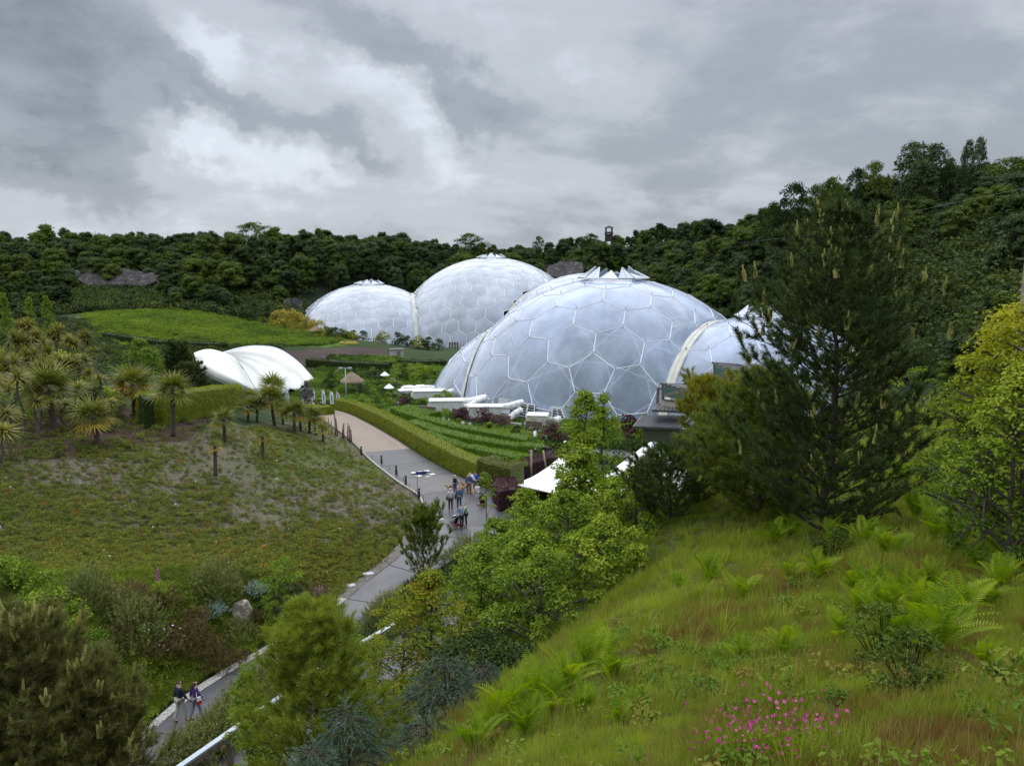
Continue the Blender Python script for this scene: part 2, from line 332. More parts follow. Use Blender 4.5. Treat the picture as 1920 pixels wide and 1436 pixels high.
def height(X, Y, fine=True):
    X = np.atleast_1d(np.asarray(X, float)); Y = np.atleast_1d(np.asarray(Y, float)); sh = X.shape; X = X.ravel(); Y = Y.ravel(); Z = np.empty(len(X))
    for s in range(0, len(X), 20000):
        x, y = X[s:s + 20000], Y[s:s + 20000]; q = _uv(x, y)
        z = np.linalg.norm(q[:, None] - _cu[None], axis=2) @ _W[:-3] + _W[-3] + q @ _W[-2:]
        far = smooth(y, 60, 260); z = z + hash_noise(x, y, 22, 3) * 1.6 * far + hash_noise(x, y, 5, 4) * .22 * (1 - far)
        near = (y < 75) & (x > -45)
        if near.any():
            xn, yn = x[near], y[near]
            zt = np.linalg.norm(np.stack([xn, yn], 1)[:, None] - TOP[None, :, :2], axis=2) @ _tW[:-1] + _tW[-1]
            sd = edge_sd(xn, yn); zt = zt - 0.78 * (np.log1p(np.exp(np.clip(sd, -30, 30) * 1.6)) / 1.6) + hash_noise(xn, yn, 2.4, 8) * .13
            k = .8; a = z[near]; z[near] = np.where(np.abs(zt - a) > 12, np.maximum(zt, a), np.log(np.exp((zt - a) / k) + 1) * k + a)
        if fine:
            m_ = (y < 165) & (y > 15)
            if m_.any():
                bd, bz, _ = path_info(x[m_], y[m_]); w = 1 - smooth(bd, .5, 4.0); z[m_] = z[m_] * (1 - w) + (bz - .06) * w
        Z[s:s + 20000] = z
    return Z.reshape(sh)
def gz(x, y): return float(height(np.array([x]), np.array([y]))[0])
# regular tables of the height for quick look-ups along view rays
def hits(pxs, pys, y0=3.0, y1=470.0, n=420):
    """first terrain points on many view rays"""
    pxs = np.asarray(pxs, float); pys = np.asarray(pys, float); Ys = y0 * (y1 / y0) ** (np.arange(n) / (n - 1))
    a = (pxs - 960) / FPX; b = (718 - pys) / FPX; dx, dy, dz = a, CP + b * SP, -SP + b * CP
    T = Ys[None] / dy[:, None]; X = dx[:, None] * T; Z = 30 + dz[:, None] * T; G = grid_z(X, np.broadcast_to(Ys, X.shape))
    below = Z <= G; i = np.argmax(below, 1); ok = below.any(1); i = np.maximum(i, 1); r = np.arange(len(i))
    g0 = (Z - G)[r, i - 1]; g1 = (Z - G)[r, i]; f = np.where(ok, g0 / np.maximum(g0 - g1, 1e-6), 0); Yh = Ys[i - 1] + f * (Ys[i] - Ys[i - 1]); t = Yh / dy
    return np.stack([dx * t, Yh, 30 + dz * t], 1), ok
def hit(px, py, y0=3.0, y1=470.0):
    P, ok = hits([px], [py], y0, y1)
    if not ok[0]: print('no ground at', px, py)
    return P[0]
# fan-shaped sheet: even detail on screen, reaching well past the frame's sides and behind the viewer
NU, NV = 400, 430
_u = np.linspace(-1.75, 1.75, NU); _v = np.linspace(math.log(14.0), math.log(1500.0), NV)
Ys_ = np.exp(_v) - 38.0 + 6; UU, YY = np.meshgrid(_u, Ys_); XX = UU * (YY + 38.0)
ZZ = height(XX, YY); ZGRID = ZZ
def grid_z(X, Y):
    v = (np.log(np.maximum(Y + 32.0, 14.01)) - _v[0]) / (_v[1] - _v[0]); u = (X / (Y + 38.0) - _u[0]) / (_u[1] - _u[0])
    u = np.clip(u, 0, NU - 1.001); v = np.clip(v, 0, NV - 1.001); i = v.astype(int); j = u.astype(int); fi = v - i; fj = u - j
    return (ZZ[i, j] * (1 - fi) * (1 - fj) + ZZ[i + 1, j] * fi * (1 - fj) + ZZ[i, j + 1] * (1 - fi) * fj + ZZ[i + 1, j + 1] * fi * fj)
def project(P):
    P = np.asarray(P, float) - EYE; zc = P[..., 1] * CP - P[..., 2] * SP; yc = P[..., 1] * SP + P[..., 2] * CP
    return 960 + FPX * P[..., 0] / zc, 718 - FPX * yc / zc, zc
# ground colour by what grows or lies there (zones in plan)
def zones(X, Y):
    """weights of ground covers: dict name -> weight"""
    px, py, _ = project(np.stack([X, Y, grid_z(X, Y)], -1)); sd = edge_sd(X.ravel(), Y.ravel()).reshape(X.shape)
    W = {}
    W['hill'] = smooth(-sd, -3, 0) * (Y < 60)
    forest = np.maximum(smooth(Y, 268, 276), smooth(X - (Y - 60) * .10, 60, 66) * (Y > 42)); W['forest'] = forest
    poly = lambda pts: inside(X.ravel(), Y.ravel(), np.array([at(*p)[:2] for p in pts])).reshape(X.shape) * 1.0
    W['meadow'] = poly([(120,640,190),(240,597,262),(480,594,262),(600,600,262),(660,640,212),(620,650,208),(400,655,205),(200,665,195)]) * (1 - forest)
    W['scree'] = poly([(120,700,120),(118,600,250),(190,600,250),(215,690,140),(200,715,120)])
    W['bed'] = poly([(520,662,202),(720,655,208),(770,678,186),(740,688,182),(540,690,182)])
    W['slope'] = (poly([(-400,870,40),(0,850,50),(230,835,56),(420,800,68),(600,790,96),(640,800,98),(690,850,76),(760,900,63),(840,965,54),(740,1050,47),(640,1120,43),(560,1090,43),(420,1060,43),(180,1085,38),(-400,1130,30)]))
    W['mulch'] = poly([(-300,870,45),(-300,800,55),(250,760,75),(420,770,78),(360,815,62),(150,855,52),(0,870,50)])
    return W, px, py
ZC = dict(base=(.030, .050, .016), hill=(.075, .085, .025), forest=(.012, .020, .009), meadow=(.085, .145, .018), scree=(.10, .11, .095), bed=(.062, .046, .040), slope=(.125, .108, .078), mulch=(.060, .036, .026))
W_, PXG, PYG = zones(XX, YY)
colr = np.zeros(XX.shape + (3,)) + np.array(ZC['base'])
n1 = hash_noise(XX, YY, 9, 21)[..., None]; n2 = hash_noise(XX, YY, 2.2, 22)[..., None]
colr *= 1 + .35 * n1
for k in ('slope', 'mulch', 'meadow', 'bed', 'scree', 'forest', 'hill'):
    w = np.clip(W_[k] + 0, 0, 1)[..., None]; c = np.array(ZC[k]) * (1 + .25 * n1 + .2 * n2)
    if k == 'slope': c = c * (1 - smooth(n1, -.3, .4)) + np.array((.085, .105, .036)) * smooth(n1, -.3, .4)
    if k == 'hill': c = c * (1 - smooth(n2, .1, .6) * .7) + np.array((.11, .065, .03)) * smooth(n2, .1, .6) * .7
    colr = colr * (1 - w) + c * w
idx = np.arange(NU * NV).reshape(NV, NU)
Fq = np.stack([idx[:-1, :-1], idx[:-1, 1:], idx[1:, 1:], idx[1:, :-1]], -1).reshape(-1, 4)
gme = mesh('ground', np.stack([XX, YY, ZZ], -1).reshape(-1, 3), Fq, smooth=True)
ca = gme.color_attributes.new('cover', 'FLOAT_COLOR', 'POINT')
ca.data.foreach_set('color', np.concatenate([np.clip(colr, .003, 1).reshape(-1, 3), np.ones((NU * NV, 1))], 1).astype(np.float32).ravel())
def ground_mat():
    m_ = bpy.data.materials.new('soil_and_turf'); m_.use_nodes = True; nt = m_.node_tree; N = nt.nodes; L = nt.links; b = N['Principled BSDF']
    a = N.new('ShaderNodeAttribute'); a.attribute_name = 'cover'; tc = N.new('ShaderNodeTexCoord')
    t = N.new('ShaderNodeTexNoise'); L.new(tc.outputs['Object'], t.inputs['Vector']); t.inputs['Scale'].default_value = 3.0; t.inputs['Detail'].default_value = 9; t.inputs['Roughness'].default_value = .75
    mr = N.new('ShaderNodeMapRange'); L.new(t.outputs[0], mr.inputs[0]); mr.inputs[1].default_value = .3; mr.inputs[2].default_value = .7; mr.inputs[3].default_value = .45; mr.inputs[4].default_value = 1.6
    s = N.new('ShaderNodeVectorMath'); s.operation = 'SCALE'; L.new(a.outputs['Color'], s.inputs[0]); L.new(mr.outputs[0], s.inputs['Scale'])
    L.new(s.outputs[0], b.inputs['Base Color']); b.inputs['Roughness'].default_value = .95; b.inputs['Specular IOR Level'].default_value = .15
    bp = N.new('ShaderNodeBump'); bp.inputs['Strength'].default_value = .8; bp.inputs['Distance'].default_value = .15; L.new(t.outputs[0], bp.inputs['Height']); L.new(bp.outputs[0], b.inputs['Normal'])
    return m_
tag(obj('ground', gme, ground_mat()), 'sloping soil and turf of the pit and the hills around it', kind='structure')
print('terrain', round(time.time() - T0, 1))

# ---------------------------------------------------------------- paths
def resample(L_, step):
    out = []
    # Catmull-Rom through the nodes
    P = np.vstack([2 * L_[0] - L_[1], L_, 2 * L_[-1] - L_[-2]])
    for i in range(1, len(P) - 2):
        n_ = max(2, int(np.linalg.norm(P[i + 1, :2] - P[i, :2]) / step))
        for k in range(n_):
            t = k / n_; p0, p1, p2, p3 = P[i - 1:i + 3]
            out.append(.5 * (2 * p1 + (p2 - p0) * t + (2 * p0 - 5 * p1 + 4 * p2 - p3) * t * t + (3 * p1 - p0 - 3 * p2 + p3) * t ** 3))
    out.append(L_[-1]); return np.array(out)
def ribbon(L_, w0, w1, z0, z1=None, nx=6):
    """strip along L_ between lateral offsets w0 and w1 (functions of row or scalars)"""
    d = np.gradient(L_[:, :2], axis=0); d /= np.linalg.norm(d, axis=1, keepdims=True); nrm = np.stack([d[:, 1], -d[:, 0]], 1)
    V = []
    for k in range(nx + 1):
        f = k / nx; o = (w0 * (1 - f) + w1 * f); V.append(np.concatenate([L_[:, :2] + nrm * np.reshape(o, (-1, 1)), (L_[:, 2] + (z0 if z1 is None else z0 * (1 - f) + z1 * f))[:, None]], 1))
    V = np.array(V).transpose(1, 0, 2); n_, m_ = V.shape[:2]; id_ = np.arange(n_ * m_).reshape(n_, m_)
    F = np.stack([id_[:-1, :-1], id_[:-1, 1:], id_[1:, 1:], id_[1:, :-1]], -1).reshape(-1, 4)
    return V.reshape(-1, 3), F
ASPH = mat('wet_asphalt', (.070, .068, .074), .40, noise=(.7, (.115, .112, .118), .35, .65, 10), bump=.08)
ASPHD = mat('dark_asphalt', (.058, .057, .062), .45, noise=(.6, (.085, .083, .09), .35, .65, 10), bump=.08)
RESIN = mat('buff_gravel_paving', (.245, .19, .155), .8, noise=(1.2, (.30, .235, .195), .35, .65, 10), bump=.1)
r_low = resample(PATH_LOW, .5); r_ramp = resample(PATH_RAMP, .6); r_dome = resample(PATH_DOME, .7); r_back = resample(PATH_BACK, .6)
def flat_path(name, L_, m_, lab, z=.03):
    V, F = ribbon(L_, -L_[:, 3] / 2, L_[:, 3] / 2, z); return tag(obj(name, mesh(name, V, F, smooth=True), m_), lab, kind='structure')
flat_path('path', r_low, ASPH, 'wet grey asphalt footpath climbing from the lower left to the junction')
isplit = int(np.argmin(np.abs(r_ramp[:, 1] - 78.5)))
flat_path('path', r_ramp[:isplit + 1], ASPHD, 'dark asphalt lower half of the ramp beside the long hedge', .036)
flat_path('path', r_ramp[isplit:], RESIN, 'buff paved upper half of the ramp beside the long hedge', .036)
flat_path('path', r_dome, ASPH, 'asphalt path curving from the junction down towards the near dome', .042)
flat_path('path', r_back, ASPH, 'narrow asphalt path behind the timber barrier, half hidden by trees')
# lighter patch and cross joints in the tarmac, fine courses in the buff paving
pp = r_ramp[(r_ramp[:, 1] > 61) & (r_ramp[:, 1] < 66.5)]; V, F = ribbon(pp, -pp[:, 3] / 2 + .1, pp[:, 3] / 2 - .1, .041)
tag(obj('paving_patch', mesh('paving_patch', V, F, smooth=True), mat('brownish_tarmac_patch', (.098, .088, .086), .5, noise=(.9, (.125, .115, .11), .35, .65, 10), bump=.08)), 'brownish resurfaced patch of tarmac on the lower ramp', kind='structure')
jb = MB(); TJ = mat('tar_joint', (.03, .03, .032), .6)
def crossline(L_, i, w=.05, z=.047):
    d = L_[i + 1, :2] - L_[i - 1, :2]; d /= np.linalg.norm(d); n_ = np.array((d[1], -d[0])); h = L_[i, 3] / 2 - .05
    jb.add([(*(L_[i, :2] + n_ * a * h + d * b * w / 2), L_[i, 2] + z) for a, b in ((-1, -1), (1, -1), (1, 1), (-1, 1))], [(0, 1, 2, 3)])
for Lr, ys in ((r_ramp, (60.8, 66.7, 72, 78.4)), (r_low, (31, 35.5, 40, 43.5, 47, 51.5)), (r_dome, (62, 70, 80))):
    for y_ in ys: crossline(Lr, int(np.clip(np.argmin(np.abs(Lr[:, 1] - y_)), 1, len(Lr) - 2)))
tag(jb.build('tarmac_joint', TJ), 'thin dark joints across the tarmac paths', kind='structure')
jb = MB(); SJ = mat('paver_joint', (.19, .145, .12), .85)
for i in range(isplit + 2, len(r_ramp) - 2): crossline(r_ramp, i, .035, .041)
tag(jb.build('paver_joint', SJ), 'fine darker courses across the buff paving', kind='structure')
# paver bands on the buff paving
bm_ = MB()
seg = r_ramp[isplit:]
V, F = ribbon(seg, seg[:, 3] / 2 - .55, seg[:, 3] / 2 - .42, .041, nx=1)
tag(obj('kerb', mesh('kerb', V, F), mat('pale_sett', (.40, .34, .28), .8)), 'pale line of setts along the hedge side of the buff paving', kind='structure')
GRAV = mat('pale_gravel', (.22, .205, .185), .9, noise=(14, (.62, .60, .56), .42, .62, 4), bump=.6)
V, F = ribbon(r_low[:int(len(r_low) * .62)], -r_low[:int(len(r_low) * .62), 3] / 2 - .45, -r_low[:int(len(r_low) * .62), 3] / 2 + .02, .055, nx=3)
V[:, 2] += hash_noise(V[:, 0], V[:, 1], .25, 5) * .02
tag(obj('gravel_strip', mesh('gravel_strip', V, F), GRAV), 'strip of pale gravel edging the lower path on its uphill side', 'gravel', kind='stuff')
DRYS = mat('dry_soil_edge', (.105, .088, .072), .95, noise=(9, (.22, .20, .17), .45, .65), bump=.5)
k0 = int(len(r_low) * .60)
V, F = ribbon(r_low[k0:-6], -r_low[k0:-6, 3] / 2 - .75, -r_low[k0:-6, 3] / 2 + .02, .05, nx=3); V[:, 2] += hash_noise(V[:, 0], V[:, 1], .4, 6) * .03
tag(obj('soil_edge', mesh('soil_edge', V, F), DRYS), 'strip of dry stony soil between the path and the planted slope', kind='structure')
# white timber kerb along the ramp's left side
V, F = ribbon(r_ramp[4:], -r_ramp[4:, 3] / 2 - .14, -r_ramp[4:, 3] / 2 - .02, .0, nx=1)
kb = MB(); rr = r_ramp[4:]; d = np.gradient(rr[:, :2], axis=0); d /= np.linalg.norm(d, axis=1, keepdims=True); nn_ = np.stack([d[:, 1], -d[:, 0]], 1)
PLx = rr[:, :2] - nn_ * (rr[:, 3:4] / 2 + .07)
isp = int(np.argmin(np.abs(rr[:, 1] - 80)))
for nm, sl_, m_, lab, hh in (('kerb', slice(0, isp), mat('pale_timber', (.50, .47, .40), .7, noise=(3, (.36, .33, .27), .4, .7)), 'pale raised edging board along the lower ramp beside the planted slope', .10),
                        ('kerb', slice(isp, None), mat('grey_timber', (.16, .14, .12), .8), 'dark edging board along the buff paving beside the planted slope', .09)):
    a = PLx[sl_]; zz = rr[sl_, 2] + hh / 2
    V = np.concatenate([np.concatenate([a + nn_[sl_] * sx * .05, (zz + sz * hh / 2)[:, None]], 1) for sx, sz in ((-1, -1), (-1, 1), (1, 1), (1, -1))]); k = len(a); F = []
    for c in range(4):
        i = np.arange(k - 1); F.append(np.stack([c * k + i, c * k + i + 1, ((c + 1) % 4) * k + i + 1, ((c + 1) % 4) * k + i], 1))
    tag(obj(nm, mesh(nm, V, np.concatenate(F)), m_), lab, kind='structure')
# ---------------------------------------------------------------- the domed greenhouses
def icosa():
    g = (1 + 5 ** .5) / 2
    V = np.array([(-1,g,0),(1,g,0),(-1,-g,0),(1,-g,0),(0,-1,g),(0,1,g),(0,-1,-g),(0,1,-g),(g,0,-1),(g,0,1),(-g,0,-1),(-g,0,1)], float); V /= np.linalg.norm(V[0])
    F = [(0,11,5),(0,5,1),(0,1,7),(0,7,10),(0,10,11),(1,5,9),(5,11,4),(11,10,2),(10,7,6),(7,1,8),(3,9,4),(3,4,2),(3,2,6),(3,6,8),(3,8,9),(4,9,5),(2,4,11),(6,2,10),(8,6,7),(9,8,1)]
    return V, F
def goldberg(n, M):
    """unit hexagon/pentagon net: list of polygons (k,3), plus geodesic vertices and triangles"""
    V, F = icosa(); key = {}; P = []; T = []
    def vid(p):
        p = p / np.linalg.norm(p); k = tuple(np.round(p, 5))
        if k not in key: key[k] = len(P); P.append(p)
        return key[k]
    for a, b, c in F:
        A, B, C = V[a], V[b], V[c]; g = {}
        for i in range(n + 1):
            for j in range(n + 1 - i):
                k = n - i - j
                # arc-wise interpolation keeps the cells near equal
                p = A * math.sin(k / n * 1.107) + B * math.sin(i / n * 1.107) + C * math.sin(j / n * 1.107); g[i, j] = vid(p)
        for i in range(n):
            for j in range(n - i):
                T.append((g[i, j], g[i + 1, j], g[i, j + 1]))
                if i + j < n - 1: T.append((g[i + 1, j], g[i + 1, j + 1], g[i, j + 1]))
    P = np.array(P) @ M.T; T = np.array(T); C = P[T].mean(1); C /= np.linalg.norm(C, axis=1, keepdims=True)
    inc = [[] for _ in P]
    for t, tri in enumerate(T):
        for v in tri: inc[v].append(t)
    polys = []
    for v, ts in enumerate(inc):
        c = P[v]; u = np.cross(c, (0.13, .9, .4)); u /= np.linalg.norm(u); w = np.cross(c, u); q = C[ts] - c
        polys.append(np.array(ts)[np.argsort(np.arctan2(q @ w, q @ u))])
    return P, T, C, polys
def frame_from(vz, vy):
    z = np.array(vz, float); z /= np.linalg.norm(z); y = np.array(vy, float); y -= z * (y @ z); y /= np.linalg.norm(y); return np.stack([np.cross(y, z), y, z], 1)
def on_sphere(c, R, px, py):
    d = at(px, py, 1) - EYE; d /= np.linalg.norm(d); o = EYE - c; b = o @ d; q = b * b - (o @ o - R * R)
    return EYE + d * (-b - math.sqrt(max(q, 0)))
def clip_poly(P, pl):
    n_, d = pl; out = []; k = len(P)
    for i in range(k):
        a, b = P[i], P[(i + 1) % k]; da, db = a @ n_ - d, b @ n_ - d
        if da <= 0: out.append(a)
        if (da < 0 < db) or (db < 0 < da): out.append(a + (b - a) * da / (da - db))
    return np.array(out)
def pillow_mat(name, col, op, dirt):
    m_ = bpy.data.materials.new(name); m_.use_nodes = True; nt = m_.node_tree; N = nt.nodes; L = nt.links; b = N['Principled BSDF']
    oi = N.new('ShaderNodeObjectInfo'); tc = N.new('ShaderNodeTexCoord')
    mp = N.new('ShaderNodeMapping'); L.new(tc.outputs['Object'], mp.inputs[0]); mp.inputs['Scale'].default_value = (1, 1, .25)
    t = N.new('ShaderNodeTexNoise'); L.new(mp.outputs[0], t.inputs['Vector']); t.inputs['Scale'].default_value = dirt[0]; t.inputs['Detail'].default_value = 7; t.inputs['Roughness'].default_value = .7
    r = N.new('ShaderNodeValToRGB'); L.new(t.outputs[0], r.inputs[0]); r.color_ramp.elements[0].position = .32; r.color_ramp.elements[1].position = .7
    r.color_ramp.elements[0].color = (*[c * dirt[1] for c in col], 1); r.color_ramp.elements[1].color = (*[min(1, c * dirt[2]) for c in col], 1)
    mr = N.new('ShaderNodeMapRange'); L.new(oi.outputs['Random'], mr.inputs[0]); mr.inputs[3].default_value = .90; mr.inputs[4].default_value = 1.08
    s = N.new('ShaderNodeVectorMath'); s.operation = 'SCALE'; L.new(r.outputs[0], s.inputs[0]); L.new(mr.outputs[0], s.inputs['Scale'])
    L.new(s.outputs[0], b.inputs['Base Color']); b.inputs['Roughness'].default_value = .16; b.inputs['Specular IOR Level'].default_value = .75
    b.inputs['Coat Weight'].default_value = .3; b.inputs['Coat Roughness'].default_value = .05
    tr = N.new('ShaderNodeBsdfTransparent'); tr.inputs[0].default_value = (.80, .87, .96, 1); mx = N.new('ShaderNodeMixShader')
    lw = N.new('ShaderNodeLayerWeight'); lw.inputs[0].default_value = .35
    mr2 = N.new('ShaderNodeMapRange'); L.new(lw.outputs['Facing'], mr2.inputs[0]); mr2.inputs[3].default_value = op; mr2.inputs[4].default_value = 1.0
    mr2.inputs[1].default_value = .0; mr2.inputs[2].default_value = .85
    ns = N.new('ShaderNodeMath'); ns.operation = 'MULTIPLY_ADD'; L.new(t.outputs[0], ns.inputs[0]); ns.inputs[1].default_value = .35; L.new(mr2.outputs[0], ns.inputs[2])
    sb = N.new('ShaderNodeMath'); sb.operation = 'SUBTRACT'; L.new(ns.outputs[0], sb.inputs[0]); sb.inputs[1].default_value = .17; sb.use_clamp = True
    L.new(sb.outputs[0], mx.inputs[0]); L.new(tr.outputs[0], mx.inputs[1]); L.new(b.outputs[0], mx.inputs[2]); L.new(mx.outputs[0], N['Material Output'].inputs[0])
    return m_
P_NEAR = pillow_mat('clear_foil_cushion', (.44, .525, .70), .37, (.16, .72, 1.2))
P_FAR = pillow_mat('milky_foil_cushion', (.44, .49, .58), .80, (.12, .80, 1.12))
TUBEW = mat('white_tube_frame', (.72, .73, .74), .4); INNER = mat('inner_tube_frame', (.78, .79, .80), .5)
GUTTER = mat('cream_gutter_cladding', (.60, .59, .53), .6, noise=(.5, (.44, .43, .37), .4, .7))
def pillow_mesh(P, c, R, bulge):
    """a cushion on polygon P (world), belly outward from the sphere centre c; local to c"""
    Q = []
    for i in range(len(P)):
        a, b = P[i], P[(i + 1) % len(P)]; L_ = np.linalg.norm(b - a); k = 2 if L_ > .18 * R * .6 else 1
        for j in range(k): Q.append(a + (b - a) * j / k)
    Q = np.array(Q) - c; m_ = Q.mean(0); n_ = m_ / np.linalg.norm(m_); k = len(Q); size = np.linalg.norm(Q - m_, axis=1).mean()
    V = []; lay = ((.985, 0), (.80, .36), (.52, .75), (.22, .96))
    base = Q / np.linalg.norm(Q, axis=1, keepdims=True) * R
    for s, h in lay:
        q = m_ + (Q - m_) * s
        q = q + n_ * (bulge * size * h); V.append(q)
    V = np.concatenate(V + [(m_ + n_ * bulge * size)[None]]); F = []
    for r_ in range(3):
        i = np.arange(k); F.append(np.stack([r_ * k + i, r_ * k + (i + 1) % k, (r_ + 1) * k + (i + 1) % k, (r_ + 1) * k + i], 1))
    i = np.arange(k); T3 = np.stack([3 * k + i, 3 * k + (i + 1) % k, np.full(k, 4 * k)], 1)
    return V, np.concatenate(F), T3
def dome(parent, lab, c, R, n, M, planes, pm, rf, bulge, inner=False, visible=None):
    c = np.array(c); P, T, C, polys = goldberg(n, M)
    o = empty('dome', (0, 0, 0)); o.parent = parent; o.location = tuple(c - np.array(parent.location)); o['label'] = lab
    def keep(v): return all(v @ n_ - d <= 0 for n_, d in planes)
    back = MB(); bV, bQ, bT, nb = [], [], [], 0; view = EYE - c; view /= np.linalg.norm(view); npan = 0
    for pi_, ts in enumerate(polys):
        W = c + R * C[ts]
        if (c + R * P[pi_])[2] < GROUND_AT - R * .12: continue
        for pl in planes:
            if len(W) >= 3: W = clip_poly(W, pl)
        if len(W) < 3: continue
        ar = sum(np.linalg.norm(np.cross(W[i] - W[0], W[i + 1] - W[0])) for i in range(1, len(W) - 1)) / 2
        if ar < .02 * R * R * .15: continue
        V, Q, T3 = pillow_mesh(W, c, R, bulge)
        if P[pi_] @ view > -.12 + (R / np.linalg.norm(EYE - c)) * .5 and npan < 290:
            obj('panel', mesh('panel', V, [Q, T3], smooth=True), pm, o); npan += 1
        else: bV.append(V); bQ.append(Q + nb); bT.append(T3 + nb); nb += len(V)
    if bV: tag(obj('panel', mesh('panel', np.concatenate(bV), [np.concatenate(bQ), np.concatenate(bT)], smooth=True), pm, o), kind='stuff')
    print('dome panels', npan)
    E = set()
    for ts in polys:
        for i in range(len(ts)): E.add(tuple(sorted((ts[i], ts[(i + 1) % len(ts)]))))
    segs = []; nodes = {}
    for a, b in E:
        A, B = c + R * C[a], c + R * C[b]
        if max(A[2], B[2]) < GROUND_AT - 1: continue
        for n_, d in planes:
            da, db = A @ n_ - d, B @ n_ - d
            if da > 0 and db > 0: A = None; break
            if da > 0: A = A + (B - A) * da / (da - db)
            elif db > 0: B = B + (A - B) * db / (db - da)
        if A is None: continue
        segs.append((A - c, B - c, rf, rf))
        for q, i_ in ((A, a), (B, b)): nodes[i_] = q - c
    V, F = tubes(segs, 6); obj('frame', mesh('frame', V, F), TUBEW, o)
    if inner:
        Ri = R - 1.3; segs = []; mids = {}
        for t, tri in enumerate(T):
            ms = []
            for i in range(3):
                m_ = P[tri[i]] + P[tri[(i + 1) % 3]]; m_ = c + Ri * m_ / np.linalg.norm(m_); ms.append(m_)
            if not all(keep(m_) and m_[2] > GROUND_AT for m_ in ms): continue
            for i in range(3): segs.append((ms[i] - c, ms[(i + 1) % 3] - c, .13, .13)); segs.append((ms[i] - c, C[t] * R, .08, .08))
        V, F = tubes(segs, 4); obj('inner_frame', mesh('inner_frame', V, F), INNER, o)
        sp = [(q, q * (1 + .55 / R), .05, .03) for q in nodes.values()]; V, F = tubes(sp, 4); obj('node_pin', mesh('node_pin', V, F), DARKM, o)['kind'] = 'stuff'
    return o
def seam_plane(c1, R1, c2, R2):
    v = c2 - c1; d = np.linalg.norm(v); n_ = v / d; a = (d * d + R1 * R1 - R2 * R2) / (2 * d); return n_, c1 + n_ * a, math.sqrt(R1 * R1 - a * a)
def arch(parent, c1, R1, c2, R2, w, th, lab):
    n_, p, r = seam_plane(c1, R1, c2, R2); u = np.cross(n_, (0, 0, 1)); u /= np.linalg.norm(u); v = np.cross(u, n_); v *= np.sign(v[2])
    ts = [math.radians(t) for t in range(-40, 221, 3)]; pv = np.array(parent.location); V = []
    prof = [(-w / 2, -.1), (-w / 2, th * .75), (-w * .42, th), (-w * .40, th * .8), (-.12, th * .8), (-.12, th * 1.05), (.12, th * 1.05), (.12, th * .8), (w * .40, th * .8), (w * .42, th), (w / 2, th * .75), (w / 2, -.1)]
    for t in ts:
        rd = math.cos(t) * u + math.sin(t) * v
        for s, h in prof: V.append(p + rd * (r + h) + n_ * s - pv)
    k = len(prof); F = [(i * k + j, i * k + j + 1, (i + 1) * k + j + 1, (i + 1) * k + j) for i in range(len(ts) - 1) for j in range(k - 1)]
    return tag(obj('gutter_arch', mesh('gutter_arch', np.array(V), np.array(F)), GUTTER, parent), lab)
GLASSP = mat('vent_glass', (.55, .62, .70), .15, spec=.8)
def crown_vents(d_o, c, R, th0, rad, n_, hgt, seed, tall=1.0):
    rng = np.random.default_rng(seed)
    for i in range(n_):
        t = 2 * PI * (i + .5) / n_; wd = 2 * rad * math.sin(PI / n_) * .96; zt = math.sqrt(R * R - rad * rad) + .45
        ca_, sa_ = math.cos(t), math.sin(t); tan = np.array((-sa_, ca_, 0)); out = np.array((ca_, sa_, 0)); base = out * rad + np.array((0, 0, zt))
        op = rng.uniform(.15, .75); tip = base - out * hgt * math.cos(op * 1.5) + np.array((0, 0, hgt * math.sin(op * 1.5) * tall + .3)) + tan * rng.uniform(-.4, .4)
        a = base - tan * wd / 2; b = base + tan * wd / 2; m_ = MB(); nrm = np.cross(b - a, tip - a); nrm /= np.linalg.norm(nrm)
        m_.add([a, b, tip, a + nrm * .08, b + nrm * .08, tip + nrm * .08], [(0, 2, 1), (3, 4, 5)]); f = m_.build('vent_flap', GLASSP, d_o)
        fr = MB()
        for p, q in ((a, b), (b, tip), (tip, a), ((a + b) / 2, tip)): fr.bar(p + nrm * .04, q + nrm * .04, .16, .2)
        # the flap's raised side walls
        fr.build('vent_frame', TUBEW if i % 3 else STEEL, f)
cA, RA = np.array((18.868, 150, -5.878)), 32.037; cC, RC = np.array((6.123, 153.66, -5.646)), 24.024; cB, RB = np.array((41.68, 132.51, -4.093)), 24.29
cE, RE = np.array((54.0, 129.0, -3.0)), 19.0
cD2, RD2 = np.array((-7.89, 310, -10.40)), 39.8; cD1, RD1 = np.array((-53.85, 303.77, -13.86)), 33.56; cD3, RD3 = np.array((26.65, 280.2, -11.0)), 35.09
def pls(c, R, others, gap):
    out = []
    for c2, R2 in others:
        n_, p, _ = seam_plane(c, R, c2, R2); out.append((n_, n_ @ p - gap))
    return out
GROUND_AT = 3.5
near = empty('domed_greenhouse', (18.9, 150, 4), label='near domed greenhouse of three joined bubbles with large clear hexagonal cushions', cat='greenhouse')
pz = on_sphere(cA, RA, 1108, 702) - cA; MA = None
def ico_frame(vz, vy):
    """rotation taking an icosahedron vertex to vz and one of its edges towards vy"""
    V, F = icosa(); A = frame_from(V[0], V[11]); B = frame_from(vz, vy); return B @ A.T
MA = ico_frame(pz, (0, 0, -1))
dA = dome(near, 'largest and middle bubble of the near greenhouse', cA, RA, 5, MA, pls(cA, RA, ((cC, RC), (cB, RB)), .5), P_NEAR, .080, .065, True)
dC = dome(near, 'small bubble on the left end of the near greenhouse', cC, RC, 4, ico_frame((-.3, -.6, .5), (0, .2, 1)), pls(cC, RC, ((cA, RA),), .3), P_NEAR, .072, .07, True)
dB = dome(near, 'low bubble on the right end of the near greenhouse behind the pine', cB, RB, 4, ico_frame((.1, -.3, .9), (-1, .2, 0)), pls(cB, RB, ((cA, RA), (cE, RE)), .5), P_NEAR, .072, .07, True)
